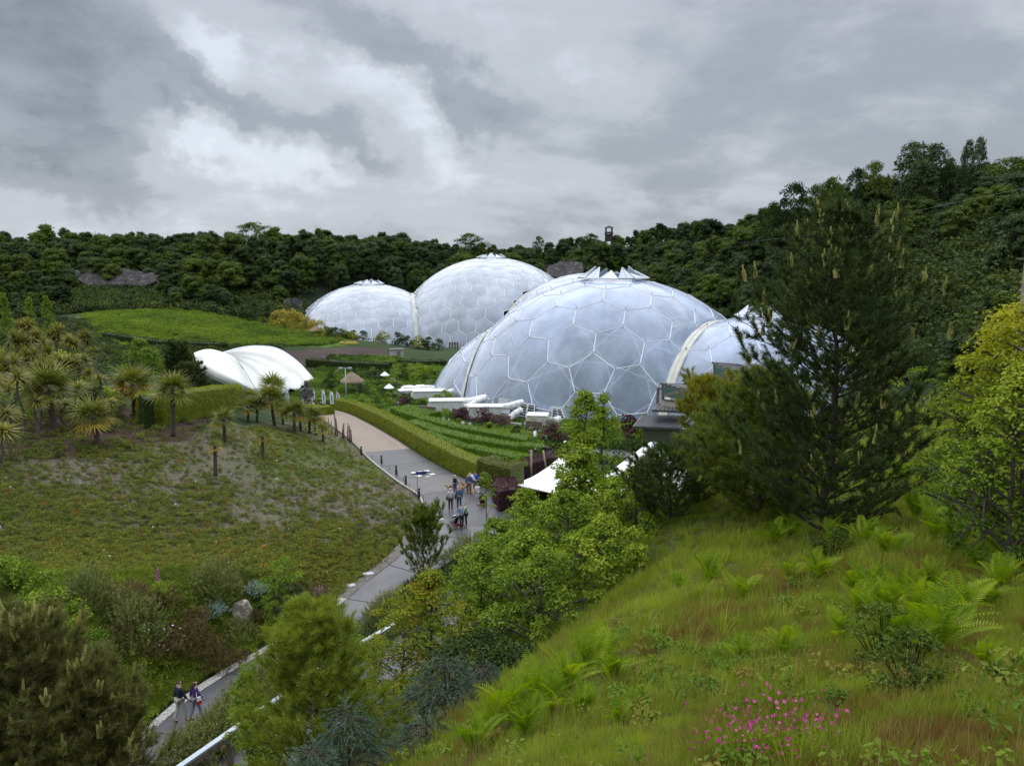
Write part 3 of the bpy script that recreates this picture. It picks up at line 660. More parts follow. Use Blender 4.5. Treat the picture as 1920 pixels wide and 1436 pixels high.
dE = dome(near, 'smallest bubble at the right end of the near greenhouse, glimpsed through the pine', cE, RE, 3, ico_frame((.2, -.3, .9), (-1, .3, 0)), pls(cE, RE, ((cB, RB),), .5), P_NEAR, .072, .07, True)
arch(near, cB, RB, cE, RE, 1.6, .3, 'gutter arch hidden behind the pine')
arch(near, cA, RA, cB, RB, 1.9, .35, 'broad cream gutter arch between the two right bubbles')
arch(near, cC, RC, cA, RA, .5, .15, 'narrow gutter arch at the left bubble')
crown_vents(dA, cA, RA, 0, 6.4, 12, 2.9, 3, .75); crown_vents(dB, cB, RB, 0, 4.6, 10, 2.4, 5, .8)
GROUND_AT = -4
farg = empty('domed_greenhouse', (-14, 300, -2), label='distant domed greenhouse of joined milky bubbles with many small hexagons', cat='greenhouse')
up = lambda x, y: ico_frame((x, -.5, .8), (y, .3, .2))
d2 = dome(farg, 'tallest bubble of the distant greenhouse', cD2, RD2, 8, up(.2, 1), pls(cD2, RD2, ((cD1, RD1), (cD3, RD3)), .6), P_FAR, .13, .085)
d1 = dome(farg, 'low left bubble of the distant greenhouse', cD1, RD1, 8, up(-.1, 1), pls(cD1, RD1, ((cD2, RD2),), .6), P_FAR, .12, .085)
d3 = dome(farg, 'bubble of the distant greenhouse mostly behind the near one', cD3, RD3, 7, up(.5, .7), pls(cD3, RD3, ((cD2, RD2),), .6), P_FAR, .12, .085)
arch(farg, cD2, RD2, cD1, RD1, 2.0, .5, 'cream gutter arch between the two left bubbles'); arch(farg, cD2, RD2, cD3, RD3, 1.6, .45, 'cream gutter arch on the right of the tallest bubble')
for d_, c, R in ((d2, cD2, RD2), (d1, cD1, RD1)): crown_vents(d_, c, R, 0, 5.5, 10, 2.8, 8, .55)
# dark soil and planting inside the near greenhouse seen faintly through the foil is the ground sheet itself
# ---- louvred glass walls let into the foot of the domes
ROCKDUMMY = None
LOUV = mat('louvre_dark_glass', (.02, .026, .024), .12, spec=.7); CLAD = mat('pale_grey_cladding', (.40, .42, .43), .45)
def louvre(d_o, c, R, quad, nslat, off=.45, mull=3):
    """quad: four photo pixels on the sphere (bl, br, tr, tl): window with frame, mullions and open slats"""
    Q = [on_sphere(c, R + off, *p) - c for p in quad]; bl, br, tr, tl = Q; n_ = np.cross(br - bl, tl - bl); n_ /= np.linalg.norm(n_); n_ *= np.sign(n_ @ (EYE - c))
    m_ = MB(); Qb = [q - n_ * .35 for q in Q]; m_.add(Q + Qb, [(0, 1, 2, 3), (7, 6, 5, 4), (0, 4, 5, 1), (1, 5, 6, 2), (2, 6, 7, 3), (3, 7, 4, 0)]); w = m_.build('louvre_window', LOUV, d_o)
    f = MB()
    for a, b in ((bl, br), (br, tr), (tr, tl), (tl, bl)): f.bar(a + n_ * .05, b + n_ * .05, .16)
    for k in range(1, mull): s = k / mull; f.bar(bl + (br - bl) * s + n_ * .06, tl + (tr - tl) * s + n_ * .06, .14)
    f.build('window_frame', TUBEW, w)
    sl_ = MB()
    for k in range(1, nslat):
        s = k / nslat; a = bl + (tl - bl) * s; b = br + (tr - br) * s; sl_.bar(a + n_ * .12, b + n_ * .12, .05, .22, up=n_ + np.array((0, 0, .8)))
    tag(sl_.build('slat', STEEL, w), kind='stuff'); return w
def skirt(d_o, c, R, quad, off=.3):
    Q = [on_sphere(c, R + off, *p) - c for p in quad]; n_ = np.cross(Q[1] - Q[0], Q[3] - Q[0]); n_ /= np.linalg.norm(n_); n_ *= np.sign(n_ @ (EYE - c)); m_ = MB()
    m_.add(Q + [q - n_ * .3 for q in Q], [(0, 1, 2, 3), (7, 6, 5, 4), (0, 4, 5, 1), (1, 5, 6, 2), (2, 6, 7, 3), (3, 7, 4, 0)]); return m_.build('skirt_panel', CLAD, d_o)
skirt(dA, cA, RA, ((934, 778), (1070, 802), (1057, 764), (934, 745)))
louvre(dA, cA, RA, ((953, 786), (968, 789), (975, 756), (958, 754)), 7, mull=1)
louvre(dA, cA, RA, ((970, 789), (985, 792), (990, 758), (977, 756)), 7, mull=1)
louvre(dA, cA, RA, ((986, 793), (1000, 795), (1003, 760), (991, 758)), 7, mull=1)
louvre(dA, cA, RA, ((1034, 800), (1067, 806), (1052, 767), (1036, 765)), 8, mull=2)
louvre(dC, cC, RC, ((858, 762), (893, 770), (896, 746), (866, 745)), 4, mull=3, off=3.2)
for q in (((697, 648), (716, 650), (716, 634), (699, 633)), ((718, 651), (728, 652), (727, 646), (719, 645))): louvre(d1, cD1, RD1, q, 3, mull=5)
louvre(d2, cD2, RD2, ((838, 664), (862, 664), (860, 641), (842, 641)), 3, mull=4)
# dark plants inside the near greenhouse, faint behind the foil
# ---------------------------------------------------------------- plant builders
def unit(v): return v / np.maximum(np.linalg.norm(v, axis=-1, keepdims=True), 1e-9)
def rand_dirs(rng, n): return unit(rng.normal(size=(n, 3)))
def leaf_quads(rng, C, D, Nn, L_, w=.45, fold=.12):
    """rhombic leaves: C base points, D axis, Nn normal, L_ lengths"""
    D = unit(D); S = unit(np.cross(Nn, D)); Nn = np.cross(D, S); L_ = np.reshape(L_, (-1, 1))
    V = np.stack([C, C + D * L_ * .5 + S * L_ * w * .5 + Nn * L_ * fold, C + D * L_, C + D * L_ * .5 - S * L_ * w * .5 + Nn * L_ * fold], 1).reshape(-1, 3)
    return V, np.arange(len(V)).reshape(-1, 4)
def clump_leaves(rng, cen, rad, per, size, w=.6, flat=.7, up=.6, jit=.35, tints=None, shell=.35):
    """leaves in flattened clumps; denser towards each clump's surface"""
    k = len(cen); n = k * per; ci = np.repeat(np.arange(k), per); d = rand_dirs(rng, n); d[:, 2] = np.abs(d[:, 2]) * .95 - .3 * (rng.random(n) < .5); d = unit(d)
    r = (shell + (1 - shell) * rng.random(n) ** .6)[:, None]; rr = np.reshape(rad, (-1, 1))[ci] if np.ndim(rad) else rad
    P = cen[ci] + d * r * rr * np.array([1, 1, flat])
    nn = unit(d + np.array([0, 0, up]) + rng.normal(size=(n, 3)) * jit); ax = unit(np.cross(nn, rng.normal(size=(n, 3)))) + d * .4; ax[:, 2] -= .25
    V, F = leaf_quads(rng, P, ax, nn, size * rng.uniform(.6, 1.25, n), w)
    ct = rng.normal(0, .13, k) if tints is None else tints
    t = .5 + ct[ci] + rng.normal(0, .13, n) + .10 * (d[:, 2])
    return V, F, np.clip(t, 0, 1)
PROF = {'round': lambda h: np.sqrt(np.clip(1 - (2 * h - .9) ** 2 / 1.25, .02, 1)), 'cone': lambda h: (1 - h) ** .8 * .95 + .06, 'egg': lambda h: np.clip(np.sin(np.clip(h * .92 + .08, 0, 1) ** .75 * PI), .05, 1),
        'column': lambda h: np.clip(np.sin(np.clip(h * .9 + .08, 0, 1) * PI) ** .5, .05, 1), 'vase': lambda h: np.clip(.35 + h * .8, 0, 1) * np.sqrt(np.clip(1 - h ** 4, 0, 1)), 'dome': lambda h: np.sqrt(np.clip(1 - h * h, .01, 1))}
def tree_meshes(seed, H, W, h0=.2, prof='egg', clumps=120, per=40, leaf=.12, cr=.5, trunk=.09, lean=0.0, w=.6, limbs=7, inner=.35, flat=.7, bark_sides=6, sub=1):
    rng = np.random.default_rng(seed); h = rng.random(clumps) ** .85; a = rng.random(clumps) * 2 * PI
    # lobed outline: the crown's radius varies around and up the tree
    lob = 1 + .22 * np.sin(a * 2 + rng.uniform(0, 6)) * np.sin(h * 5 + rng.uniform(0, 6)) + .18 * np.sin(a * 5 + rng.uniform(0, 6) + h * 7)
    r = PROF[prof](h) * W / 2 * lob * (inner + (1 - inner) * rng.random(clumps) ** .45); z = H * (h0 + (1 - h0) * h)
    C = np.stack([r * np.cos(a) + lean * z, r * np.sin(a), z], 1)
    segs = []; k = 7; tp = [np.array([lean * z_ + rng.normal(0, .012 * H) * (i > 0), rng.normal(0, .012 * H) * (i > 0), z_]) for i, z_ in enumerate(np.linspace(0, H * .93, k))]
    tr = [trunk * (1 - .9 * i / (k - 1)) + .008 for i in range(k)]
    for i in range(k - 1): segs.append((tp[i], tp[i + 1], tr[i], tr[i + 1]))
    def on_trunk(zz):
        t = np.clip(zz / (H * .93), 0, .999) * (k - 1); i = int(t); return tp[i] + (tp[i + 1] - tp[i]) * (t - i), trunk * (1 - .9 * t / (k - 1)) + .008
    order = np.argsort(-np.hypot(C[:, 0] - lean * C[:, 2], C[:, 1]))
    main = []
    for j in order[:limbs * 3:3]:
        zz = max(H * h0 * .6, C[j, 2] - .35 * np.hypot(C[j, 0], C[j, 1]) - H * .06); b, br = on_trunk(zz); m_ = b + (C[j] - b) * .5 + np.array([0, 0, .06 * H]) * .4
        segs += [(b, m_, br * .6, br * .38), (m_, C[j], br * .38, .012)]; main += [(m_, br * .36), (b + (m_ - b) * .6, br * .5)]
    MP = np.array([m_[0] for m_ in main]); 
    for j in range(clumps):
        if rng.random() > sub: continue
        d = np.linalg.norm(MP - C[j], axis=1); i = int(np.argmin(d)); b, br = on_trunk(max(H * h0 * .5, C[j, 2] - .5 * np.hypot(C[j, 0] - lean * C[j, 2], C[j, 1])))
        p, pr = (MP[i], main[i][1]) if d[i] < np.linalg.norm(b - C[j]) else (b, br)
        q = p + (C[j] - p) * .55 + np.array([0, 0, .05 * np.linalg.norm(C[j] - p)]); segs += [(p, q, min(pr * .5, .03 + .004 * H), .012), (q, C[j], .012, .006)]
    tV, tF = tubes(segs, bark_sides)
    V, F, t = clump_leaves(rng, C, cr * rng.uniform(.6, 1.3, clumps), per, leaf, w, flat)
    return mesh('trunk', tV, tF, smooth=True), mesh('crown', V, F, tint=t)
def place_tree(name, ms, loc, rz, s, lab, cat, lm, bm=None, group=None, sz=None):
    o = empty(name, loc, rz, lab, cat, group); o.scale = (s, s, sz or s)
    obj('trunk', ms[0], bm or BARK, o); obj('crown', ms[1], lm, o); return o
# far woodland trees: lobed crowns of leaf clumps
def wood_mesh(seed, H, W, nl, per, leaf, h0=.12):
    rng = np.random.default_rng(seed); lobes = []
    for i in range(nl):
        h = rng.random() ** .8; a = rng.random() * 2 * PI; r = W / 2 * .72 * math.sqrt(max(0.03, 1 - (1.25 * h - .35) ** 2)) * (.35 + .65 * rng.random() ** .5)
        lobes.append((r * math.cos(a), r * math.sin(a), H * (h0 + .12 + (.80 - h0) * h)))
    lobes = np.array(lobes); rad = W * rng.uniform(.085, .175, nl); V, F, t = clump_leaves(rng, lobes, rad, per, leaf, .7, .9, .15, .8, shell=.7)
    # opaque heart of each lobe
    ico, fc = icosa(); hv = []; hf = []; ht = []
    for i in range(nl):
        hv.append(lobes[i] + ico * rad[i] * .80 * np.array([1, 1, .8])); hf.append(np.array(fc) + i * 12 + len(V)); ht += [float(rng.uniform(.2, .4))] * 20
    segs = [(np.zeros(3), np.array([0, 0, H * .55]), W * .035, W * .02)]
    for i in range(0, nl, 3): segs.append((np.array([0, 0, H * .25]), lobes[i], W * .016, W * .006))
    tV, tF = tubes(segs, 5)
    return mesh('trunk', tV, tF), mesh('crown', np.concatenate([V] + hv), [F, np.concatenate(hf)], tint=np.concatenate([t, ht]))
# pines
def s_cand(h, c, rng): return rng.random() < c * (.4 + .6 * h)
def pine_meshes(seed, H, W, h0=.08, whorl=.45, nb=6, needle=.10, nn=46, nw=.006, candles=.3, prof=None, curve=.35, density=1.0, droop=0.0, trunk=.1, candle_len=.3, shoot_gap=.22, side=.55, updir=.35):
    rng = np.random.default_rng(seed); segs = []; P, D, L_ = [], [], []; CP_, CD_ = [], []
    prof = prof or (lambda h: (1 - h) ** .7 * (.55 + .45 * min(1, h / .25)))
    k = 9; tp = np.array([[rng.normal(0, .01 * H) * (i > 0), rng.normal(0, .01 * H) * (i > 0), H * .97 * i / (k - 1)] for i in range(k)])
    for i in range(k - 1): segs.append((tp[i], tp[i + 1], trunk * (1 - .9 * i / (k - 1)), trunk * (1 - .9 * (i + 1) / (k - 1))))
    def tpos(z): t = np.clip(z / (H * .97), 0, .999) * (k - 1); i = int(t); return tp[i] + (tp[i + 1] - tp[i]) * (t - i)
    z = H * h0
    def shoot(p, d, l): P.append(p); D.append(d); L_.append(l)
    while z < H * .97:
        h = (z / H - h0) / (1 - h0); R = W / 2 * prof(h); a0 = rng.random() * 6.28
        for j in range(nb):
            if rng.random() > .92: continue
            a = a0 + j * 2 * PI / nb + rng.normal(0, .22); r = R * rng.uniform(.48, 1.22); 
            if r < .12: continue
            b = tpos(z + rng.normal(0, .08 * whorl)); o = np.array([math.cos(a), math.sin(a), 0]); n_ = max(3, int(r / .3)); prev = b; rb = trunk * .28 * (1 - h * .6)
            for s in range(1, n_ + 1):
                f = s / n_; q = b + o * r * f + np.array([0, 0, r * (updir * f + curve * f * f - droop * f * f)]) + rng.normal(0, .03, 3) * r * .5
                segs.append((prev, q, rb * (1 - .85 * (f - 1 / n_)), rb * (1 - .85 * f) + .003)); d = unit(q - prev)
                if f > .25:
                    # side twigs
                    for sd in (-1, 1):
                        if rng.random() > density: continue
                        tl = side * r * (1.1 - f) * rng.uniform(.5, 1.1) + .12; td = unit(np.cross(o, (0, 0, 1)) * sd * rng.uniform(.6, 1.1) + d * rng.uniform(.5, 1) + np.array([0, 0, rng.uniform(-.05, .4) - droop * .5])); m_ = max(1, int(tl / shoot_gap)); pv = q
                        for u in range(1, m_ + 1):
                            qq = q + td * tl * u / m_ + np.array([0, 0, .10 * tl * (u / m_) ** 2]); segs.append((pv, qq, .008, .005)); shoot(qq, unit(td + np.array([0, 0, .35 - droop]) + rng.normal(0, .2, 3)), shoot_gap * rng.uniform(1, 1.5)); pv = qq
                            if rng.random() < .45: shoot(qq, unit(td + rng.normal(0, .55, 3) + np.array([0, 0, .25 - droop])), shoot_gap * rng.uniform(.8, 1.3))
                    shoot(q, unit(d + np.array([0, 0, .3 - droop])), shoot_gap * 1.3)
                prev = q
            for c in range(1 + (rng.random() < .5)): shoot(prev, unit(d + np.array([0, 0, .6 - droop])), shoot_gap * 1.4)
            if candles and rng.random() < .5 and s_cand(h, candles, rng): q3 = b + o * r * .7 + np.array([0, 0, r * (updir * .7 + curve * .49 - droop * .49) + .05]); CP_.append(q3); CD_.append(unit(np.array([rng.normal(0, .1), rng.normal(0, .1), 1])))
            if rng.random() < candles * (.45 + .9 * h): CP_.append(prev); CD_.append(unit(np.array([rng.normal(0, .08), rng.normal(0, .08), 1]) + o * .12))
        z += whorl * (1 - .45 * h)
    shoot(tpos(H * .96), np.array([0, 0, 1.]), shoot_gap * 2); CP_.append(tpos(H * .96)); CD_.append(np.array([0, 0, 1.]))
    P = np.array(P); D = np.array(D); L_ = np.array(L_); m_ = len(P); n = m_ * nn; ci = np.repeat(np.arange(m_), nn); f = np.tile(np.arange(nn) / nn, m_)
    base = P[ci] + D[ci] * (L_[ci] * f)[:, None]; rd = unit(np.cross(D[ci], rng.normal(size=(n, 3)))); dr = unit(rd * rng.uniform(.5, 1.0, (n, 1)) + D[ci] * rng.uniform(.45, 1.1, (n, 1)) - np.array([0, 0, droop * .8])); sd = unit(np.cross(dr, rng.normal(size=(n, 3)))) * nw
    nl = (needle * rng.uniform(.75, 1.2, n))[:, None]; V = np.stack([base - sd, base + sd, base + dr * nl], 1).reshape(-1, 3); t = np.clip(.45 + rng.normal(0, .12, m_)[ci] + rng.normal(0, .12, n), 0, 1)
    nm = mesh('needles', V, np.arange(len(V)).reshape(-1, 3), tint=t)
    cand = None
    if candles:
        CV = MB(); cs = []
        for p, d in zip(CP_, CD_):
            grp = [(d, 1.0)] + [(unit(d + rng.normal(0, .16, 3)), rng.uniform(.45, .75)) for _ in range(rng.integers(2, 6))]
            for d_, l in grp:
                off = unit(rng.normal(size=3)) * .05 * (l < 1); L0 = candle_len * l * rng.uniform(.8, 1.15); cs.append((p + off, p + off + d_ * L0 * .6, .030, .028)); cs.append((p + off + d_ * L0 * .6, p + off + d_ * L0, .028, .016))
        cV, cF = tubes(cs, 5); cand = mesh('shoots', cV, cF, tint=np.repeat(np.clip(rng.normal(.5, .2, len(cs)), 0, 1), 5))
    tV, tF = tubes(segs, 5)
    return mesh('trunk', tV, tF), nm, cand
def place_pine(name, ms, loc, rz, s, lab, lm, cm=None, cat='tree', group=None):
    o = empty(name, loc, rz, lab, cat, group, s); obj('trunk', ms[0], BARKD, o); obj('needles', ms[1], lm, o)
    if ms[2] is not None: obj('shoots', ms[2], cm, o)
    return o
# sword-leaved and fan-leaved palms
def strips(rng, base, dirs, length, width, bend, nseg=3, gravity=1.0):
    """curved tapering blades"""
    n = len(base); length = np.broadcast_to(length, n); side = unit(np.cross(dirs, np.array([0, 0, 1.]) + rng.normal(0, .05, (n, 3)))); V = []
    for s in range(nseg + 1):
        f = s / nseg; p = base + dirs * (length * f)[:, None]; p[:, 2] -= bend * length * f * f * gravity; w = width * (1 - f ** 1.6) * (.5 + .5 * min(1, f * 4)) + .0015
        V += [p - side * w, p + side * w]
    V = np.stack(V, 1); m_ = V.shape[1]; b = (np.arange(n) * m_)[:, None]; F = np.concatenate([np.stack([b[:, 0] + 2 * s, b[:, 0] + 2 * s + 1, b[:, 0] + 2 * s + 3, b[:, 0] + 2 * s + 2], 1) for s in range(nseg)])
    return V.reshape(-1, 3), F
def rosette(seed, n=90, L_=.75, w=.03, bend=.5, low=-.5):
    rng = np.random.default_rng(seed); el = np.arcsin(np.clip(low + (1 - low) * rng.random(n) ** .8, -1, 1)); az = rng.random(n) * 2 * PI
    D = np.stack([np.cos(el) * np.cos(az), np.cos(el) * np.sin(az), np.sin(el)], 1); V, F = strips(rng, np.zeros((n, 3)) + D * .04, D, L_ * rng.uniform(.75, 1.1, n), w, bend)
    t = np.tile(np.clip(.55 + rng.normal(0, .15, n) - .35 * (D[:, 2] < -.15), 0, 1), 3); return V, F, t
def cordyline_meshes(seed, H, heads, L_=.8):
    rng = np.random.default_rng(seed); segs = []; Vs, Fs, ts, n0 = [], [], [], 0; k = 5; tp = [np.array([rng.normal(0, .04) * i, rng.normal(0, .04) * i, H * (.62 if heads > 1 else 1) * i / (k - 1)]) for i in range(k)]
    for i in range(k - 1): segs.append((tp[i], tp[i + 1], .10 - .012 * i, .10 - .012 * (i + 1)))
    tips = [tp[-1]] if heads == 1 else []
    if heads > 1:
        for j in range(heads):
            a = j * 6.28 / heads + rng.random(); q = tp[-1] + np.array([math.cos(a) * .45, math.sin(a) * .45, H * rng.uniform(.2, .38)]); m_ = tp[-1] + (q - tp[-1]) * .5 + np.array([math.cos(a), math.sin(a), 0]) * .12; segs += [(tp[-1], m_, .055, .05), (m_, q, .05, .04)]; tips.append(q)
    for j, q in enumerate(tips):
        V, F, t = rosette(seed * 7 + j, 110, L_ * 1.45, .05, .30, -.55); Vs.append(V + q); Fs.append(F + n0); ts.append(t); n0 += len(V)
    tV, tF = tubes(segs, 7); return mesh('trunk', tV, tF), mesh('crown', np.concatenate(Vs), np.concatenate(Fs), tint=np.concatenate(ts))
def fan_frond(seed, R=.55, n=22, pet=.55, bend=.35):
    """one palm fan with its stalk, growing along +x from the origin"""
    rng = np.random.default_rng(seed); tip = np.array([pet, 0, pet * .10]); a = np.linspace(-2.2, 2.2, n) + rng.normal(0, .03, n); D = np.stack([np.cos(a), np.sin(a), .12 * np.cos(a * 2)], 1); D = unit(D)
    L_ = R * (.72 + .28 * np.cos(a * .6)) * rng.uniform(.9, 1.08, n); V, F = strips(rng, np.tile(tip, (n, 1)), D, L_, .040, bend); sV, sF = tubes([(np.zeros(3), tip * np.array([.5, 1, .9]), .014, .012), (tip * np.array([.5, 1, .9]), tip, .012, .009)], 4)
    return mesh('frond', np.concatenate([V, sV]), np.concatenate([F, sF + len(V)]), tint=np.concatenate([np.clip(rng.normal(.5, .12, n), 0, 1).repeat(1).tolist() * 3, np.full(len(sF), .3)]))
FRONDS = [fan_frond(s, .95, 15, .60, .22) for s in (1, 2, 3)]
def fan_palm(loc, H, s, nf, seed, lab, group, lm, tm, dead=0.0, tr=.10):
    rng = np.random.default_rng(seed); o = empty('fan_palm', loc, rng.random() * 6.28, lab, 'palm tree', group)
    k = 14; prof = [(tr * (1.15 - .15 * i / k) * (1.12 if i % 2 else .92), H * i / k) for i in range(k + 1)]; tk = MB(); tk.lathe(prof, 9); tk.build('trunk', tm, o, True)
    for j in range(nf):
        f = j / nf; az = j * 2.4 + rng.normal(0, .2); el = 1.25 - 1.75 * f + rng.normal(0, .08); fr = obj('frond', FRONDS[j % 3], lm if f < 1 - dead else DEADF, o)
        fr.location = (0, 0, H - .05 - .25 * f); fr.rotation_euler = (rng.normal(0, .25), -el, az); q = s * rng.uniform(.85, 1.12) * (1 - .25 * (f < .15)); fr.scale = (q, q, q)
    return o
# ferns
def fern_frond(seed, L_=.8, wmax=.16):
    rng = np.random.default_rng(seed); n = 22; Vs, Fs, n0 = [], [], 0; pts = []
    for i in range(n + 1):
        f = i / n; pts.append(np.array([L_ * (f * .86), 0, L_ * (.62 * f - .50 * f ** 2.3)]))
    pts = np.array(pts); sV, sF = tubes([(pts[i], pts[i + 1], .004 * (1 - i / n) + .0015, .004 * (1 - (i + 1) / n) + .0012) for i in range(0, n)], 3)
    base = []; D = []; Ln = []
    for i in range(3, n + 1):
        f = i / n; l = wmax * (math.sin(min(1, (f - .05) * 1.9) * PI / 2)) * (1 - f) ** .55 * 1.35 + .012; tg = pts[min(i + 1, n)] - pts[i - 1]; tg /= np.linalg.norm(tg)
        for sd in (-1, 1): base.append(pts[i]); D.append(unit(np.array([0, sd, .12]) + tg * .45)); Ln.append(l * rng.uniform(.9, 1.08))
    V, F = leaf_quads(rng, np.array(base), np.array(D), np.tile(np.array([-.3, 0, 1.]), (len(base), 1)), np.array(Ln), .22, .04)
    return mesh('frond', np.concatenate([V, sV]), np.concatenate([F, sF + len(V)]), tint=np.clip(np.concatenate([rng.normal(.55, .08, len(F)), np.full(len(sF), .8)]), 0, 1))
FERNF = [fern_frond(s, .8, w_) for s, w_ in ((1, .15), (2, .13), (3, .17))]
def fern(loc, s, nf, seed, lab, lm, erect=.5):
    rng = np.random.default_rng(seed); o = empty('fern', loc, rng.random() * 6.28, lab, 'fern', 'ferns on the near hillside'); 
    for j in range(nf):
        f = obj('frond', FERNF[j % 3], lm, o); f.rotation_euler = (rng.normal(0, .2), -rng.uniform(erect * .5, erect * 1.5), j * 6.283 / nf + rng.normal(0, .25)); q = s * rng.uniform(.75, 1.15); f.scale = (q, q, q)
    return o
# hedges and bushes
def hedge(name, line, width, hgt, leaf, dens, lm, lab, cat='hedge', group=None, seed=1, core=True, jit=.06, wt=1.0, tops=None, wavy=0.0):
    """line (n,3) ground points; leafy box along it"""
    rng = np.random.default_rng(seed); L_ = np.array(line, float); seg = []
    for i in range(len(L_) - 1):
        m_ = max(1, int(np.linalg.norm(L_[i + 1] - L_[i]) / .4)); seg += [L_[i] + (L_[i + 1] - L_[i]) * k / m_ for k in range(m_)]
    seg.append(L_[-1]); S = np.array(seg); d = np.gradient(S[:, :2], axis=0); d /= np.maximum(np.linalg.norm(d, axis=1, keepdims=True), 1e-6); nr = np.stack([d[:, 1], -d[:, 0]], 1); n = len(S)
    W = np.broadcast_to(width, n) * (1 + wavy * hash_noise(S[:, 0], S[:, 1], 2.0, seed, 2)); Hh = np.broadcast_to(hgt, n) * (1 + wavy * .6 * hash_noise(S[:, 1], S[:, 0], 1.7, seed + 3, 2))
    prof = [(-.5, 0), (-.5 * (1 + .04), .5), (-.5 * wt, .93), (-.36 * wt, 1), (0, 1.01), (.36 * wt, 1), (.5 * wt, .93), (.5 * 1.04, .5), (.5, 0)]; k = len(prof)
    V = np.array([[[*(S[i, :2] + nr[i] * W[i] * a), S[i, 2] - .1 + (Hh[i] + .1) * b] for a, b in prof] for i in range(n)])
    V[:, :, :] += rng.normal(0, .02, V.shape); id_ = np.arange(n * k).reshape(n, k); F = np.stack([id_[:-1, :-1], id_[:-1, 1:], id_[1:, 1:], id_[1:, :-1]], -1).reshape(-1, 4)
    VV = V.reshape(-1, 3); e0 = id_[0]; e1 = id_[-1]
    caps = [np.array([[e0[i], e0[i + 1], e0[k - 2 - i], e0[k - 1 - i]] for i in range(k // 2 - 1)]), np.array([[e1[k - 1 - i], e1[k - 2 - i], e1[i + 1], e1[i]] for i in range(k // 2 - 1)])]
    F = np.concatenate([F] + caps)
    A, B, C, D_ = VV[F[:, 0]], VV[F[:, 1]], VV[F[:, 2]], VV[F[:, 3]]; ar = np.linalg.norm(np.cross(C - A, D_ - B), axis=1) / 2; nl = int(ar.sum() * dens); fi = rng.choice(len(F), nl, p=ar / ar.sum()); u, v = rng.random(nl)[:, None], rng.random(nl)[:, None]
    P = (A[fi] * (1 - u) + B[fi] * u) * (1 - v) + (D_[fi] * (1 - u) + C[fi] * u) * v; nn = unit(np.cross(C - A, D_ - B))[fi]; cen = (A + B + C + D_)[fi] / 4
    mid = S[np.minimum(fi // (k - 1), n - 1)]; flip = np.sum(nn * (cen - np.stack([mid[:, 0], mid[:, 1], mid[:, 2] + .5 * np.mean(hgt)], 1)), 1) < 0; nn[flip] *= -1
    P = P + nn * rng.uniform(-jit * .5, jit, (nl, 1)); n2 = unit(nn + rng.normal(0, .55, (nl, 3)) + np.array([0, 0, .25])); ax = np.cross(n2, rng.normal(size=(nl, 3))) + nn * .35 + np.array([0, 0, .15])
    lV, lF = leaf_quads(rng, P, ax, n2, leaf * rng.uniform(.6, 1.3, nl), .6); t = np.clip(.48 + rng.normal(0, .15, nl) + .12 * hash_noise(P[:, 0], P[:, 1] + P[:, 2], .8, seed), 0, 1)
    me = mesh(name, np.concatenate([VV, lV]), np.concatenate([F, lF + len(VV)]), tint=np.concatenate([np.full(len(F), .25), t]))
    return tag(obj(name, me, lm), lab, cat, group)
def bush_mesh(seed, w, h, clumps=26, per=60, leaf=.08, cr=.3, prof='dome', flat=.8, lw=.6, core=True, up=.6):
    rng = np.random.default_rng(seed); hh = rng.random(clumps) ** .9; a = rng.random(clumps) * 6.283; lob = 1 + .2 * np.sin(a * 3 + rng.uniform(0, 6)); r = PROF[prof](hh) * w / 2 * lob * (.5 + .5 * rng.random(clumps) ** .4)
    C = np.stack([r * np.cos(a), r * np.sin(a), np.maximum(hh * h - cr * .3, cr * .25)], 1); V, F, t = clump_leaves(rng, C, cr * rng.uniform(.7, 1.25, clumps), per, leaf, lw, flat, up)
    segs = [(np.array([0, 0, -.1]), c, .02 * w / 1.5 + .005, .005) for c in C[::2]]; sV, sF = tubes(segs, 4)
    n = len(V)
    return mesh('foliage', np.concatenate([V, sV]), np.concatenate([F, sF + n]), tint=np.concatenate([t, np.full(len(sF), .0)]))
def spiky_mesh(seed, w, h, n=900, L_=.3, bw=.012, core=True, twig=True):
    """needle or rosemary like bush: erect feathery shoots over a dome"""
    rng = np.random.default_rng(seed); ns = n; el = np.arcsin(rng.random(ns) ** .8); az = rng.random(ns) * 6.283; d = np.stack([np.cos(el) * np.cos(az), np.cos(el) * np.sin(az), np.sin(el)], 1)
    lob = 1 + .16 * np.sin(az * 3 + rng.uniform(0, 6)) * np.cos(el * 4) + rng.normal(0, .07, ns); P = d * np.array([w / 2, w / 2, h]) * (lob * (.45 + .5 * rng.random(ns) ** .5))[:, None]; dr = unit(d * .75 + np.array([0, 0, .75]) + rng.normal(0, .22, (ns, 3)))
    per = 12; ci = np.repeat(np.arange(ns), per); f = np.tile(np.arange(per) / per, ns)[:, None]; B = P[ci] + dr[ci] * L_ * f; m_ = len(B); rd = unit(rng.normal(size=(m_, 3)) * .7 + dr[ci] * .9); sd = unit(np.cross(rd, rng.normal(size=(m_, 3)))) * bw
    V = np.stack([B - sd, B + sd, B + rd * L_ * .32], 1).reshape(-1, 3); t = np.clip(.3 + .35 * np.tile(np.arange(per) / per, ns) + rng.normal(0, .12, ns)[ci], 0, 1)
    return mesh('foliage', V, np.arange(len(V)).reshape(-1, 3), tint=t)
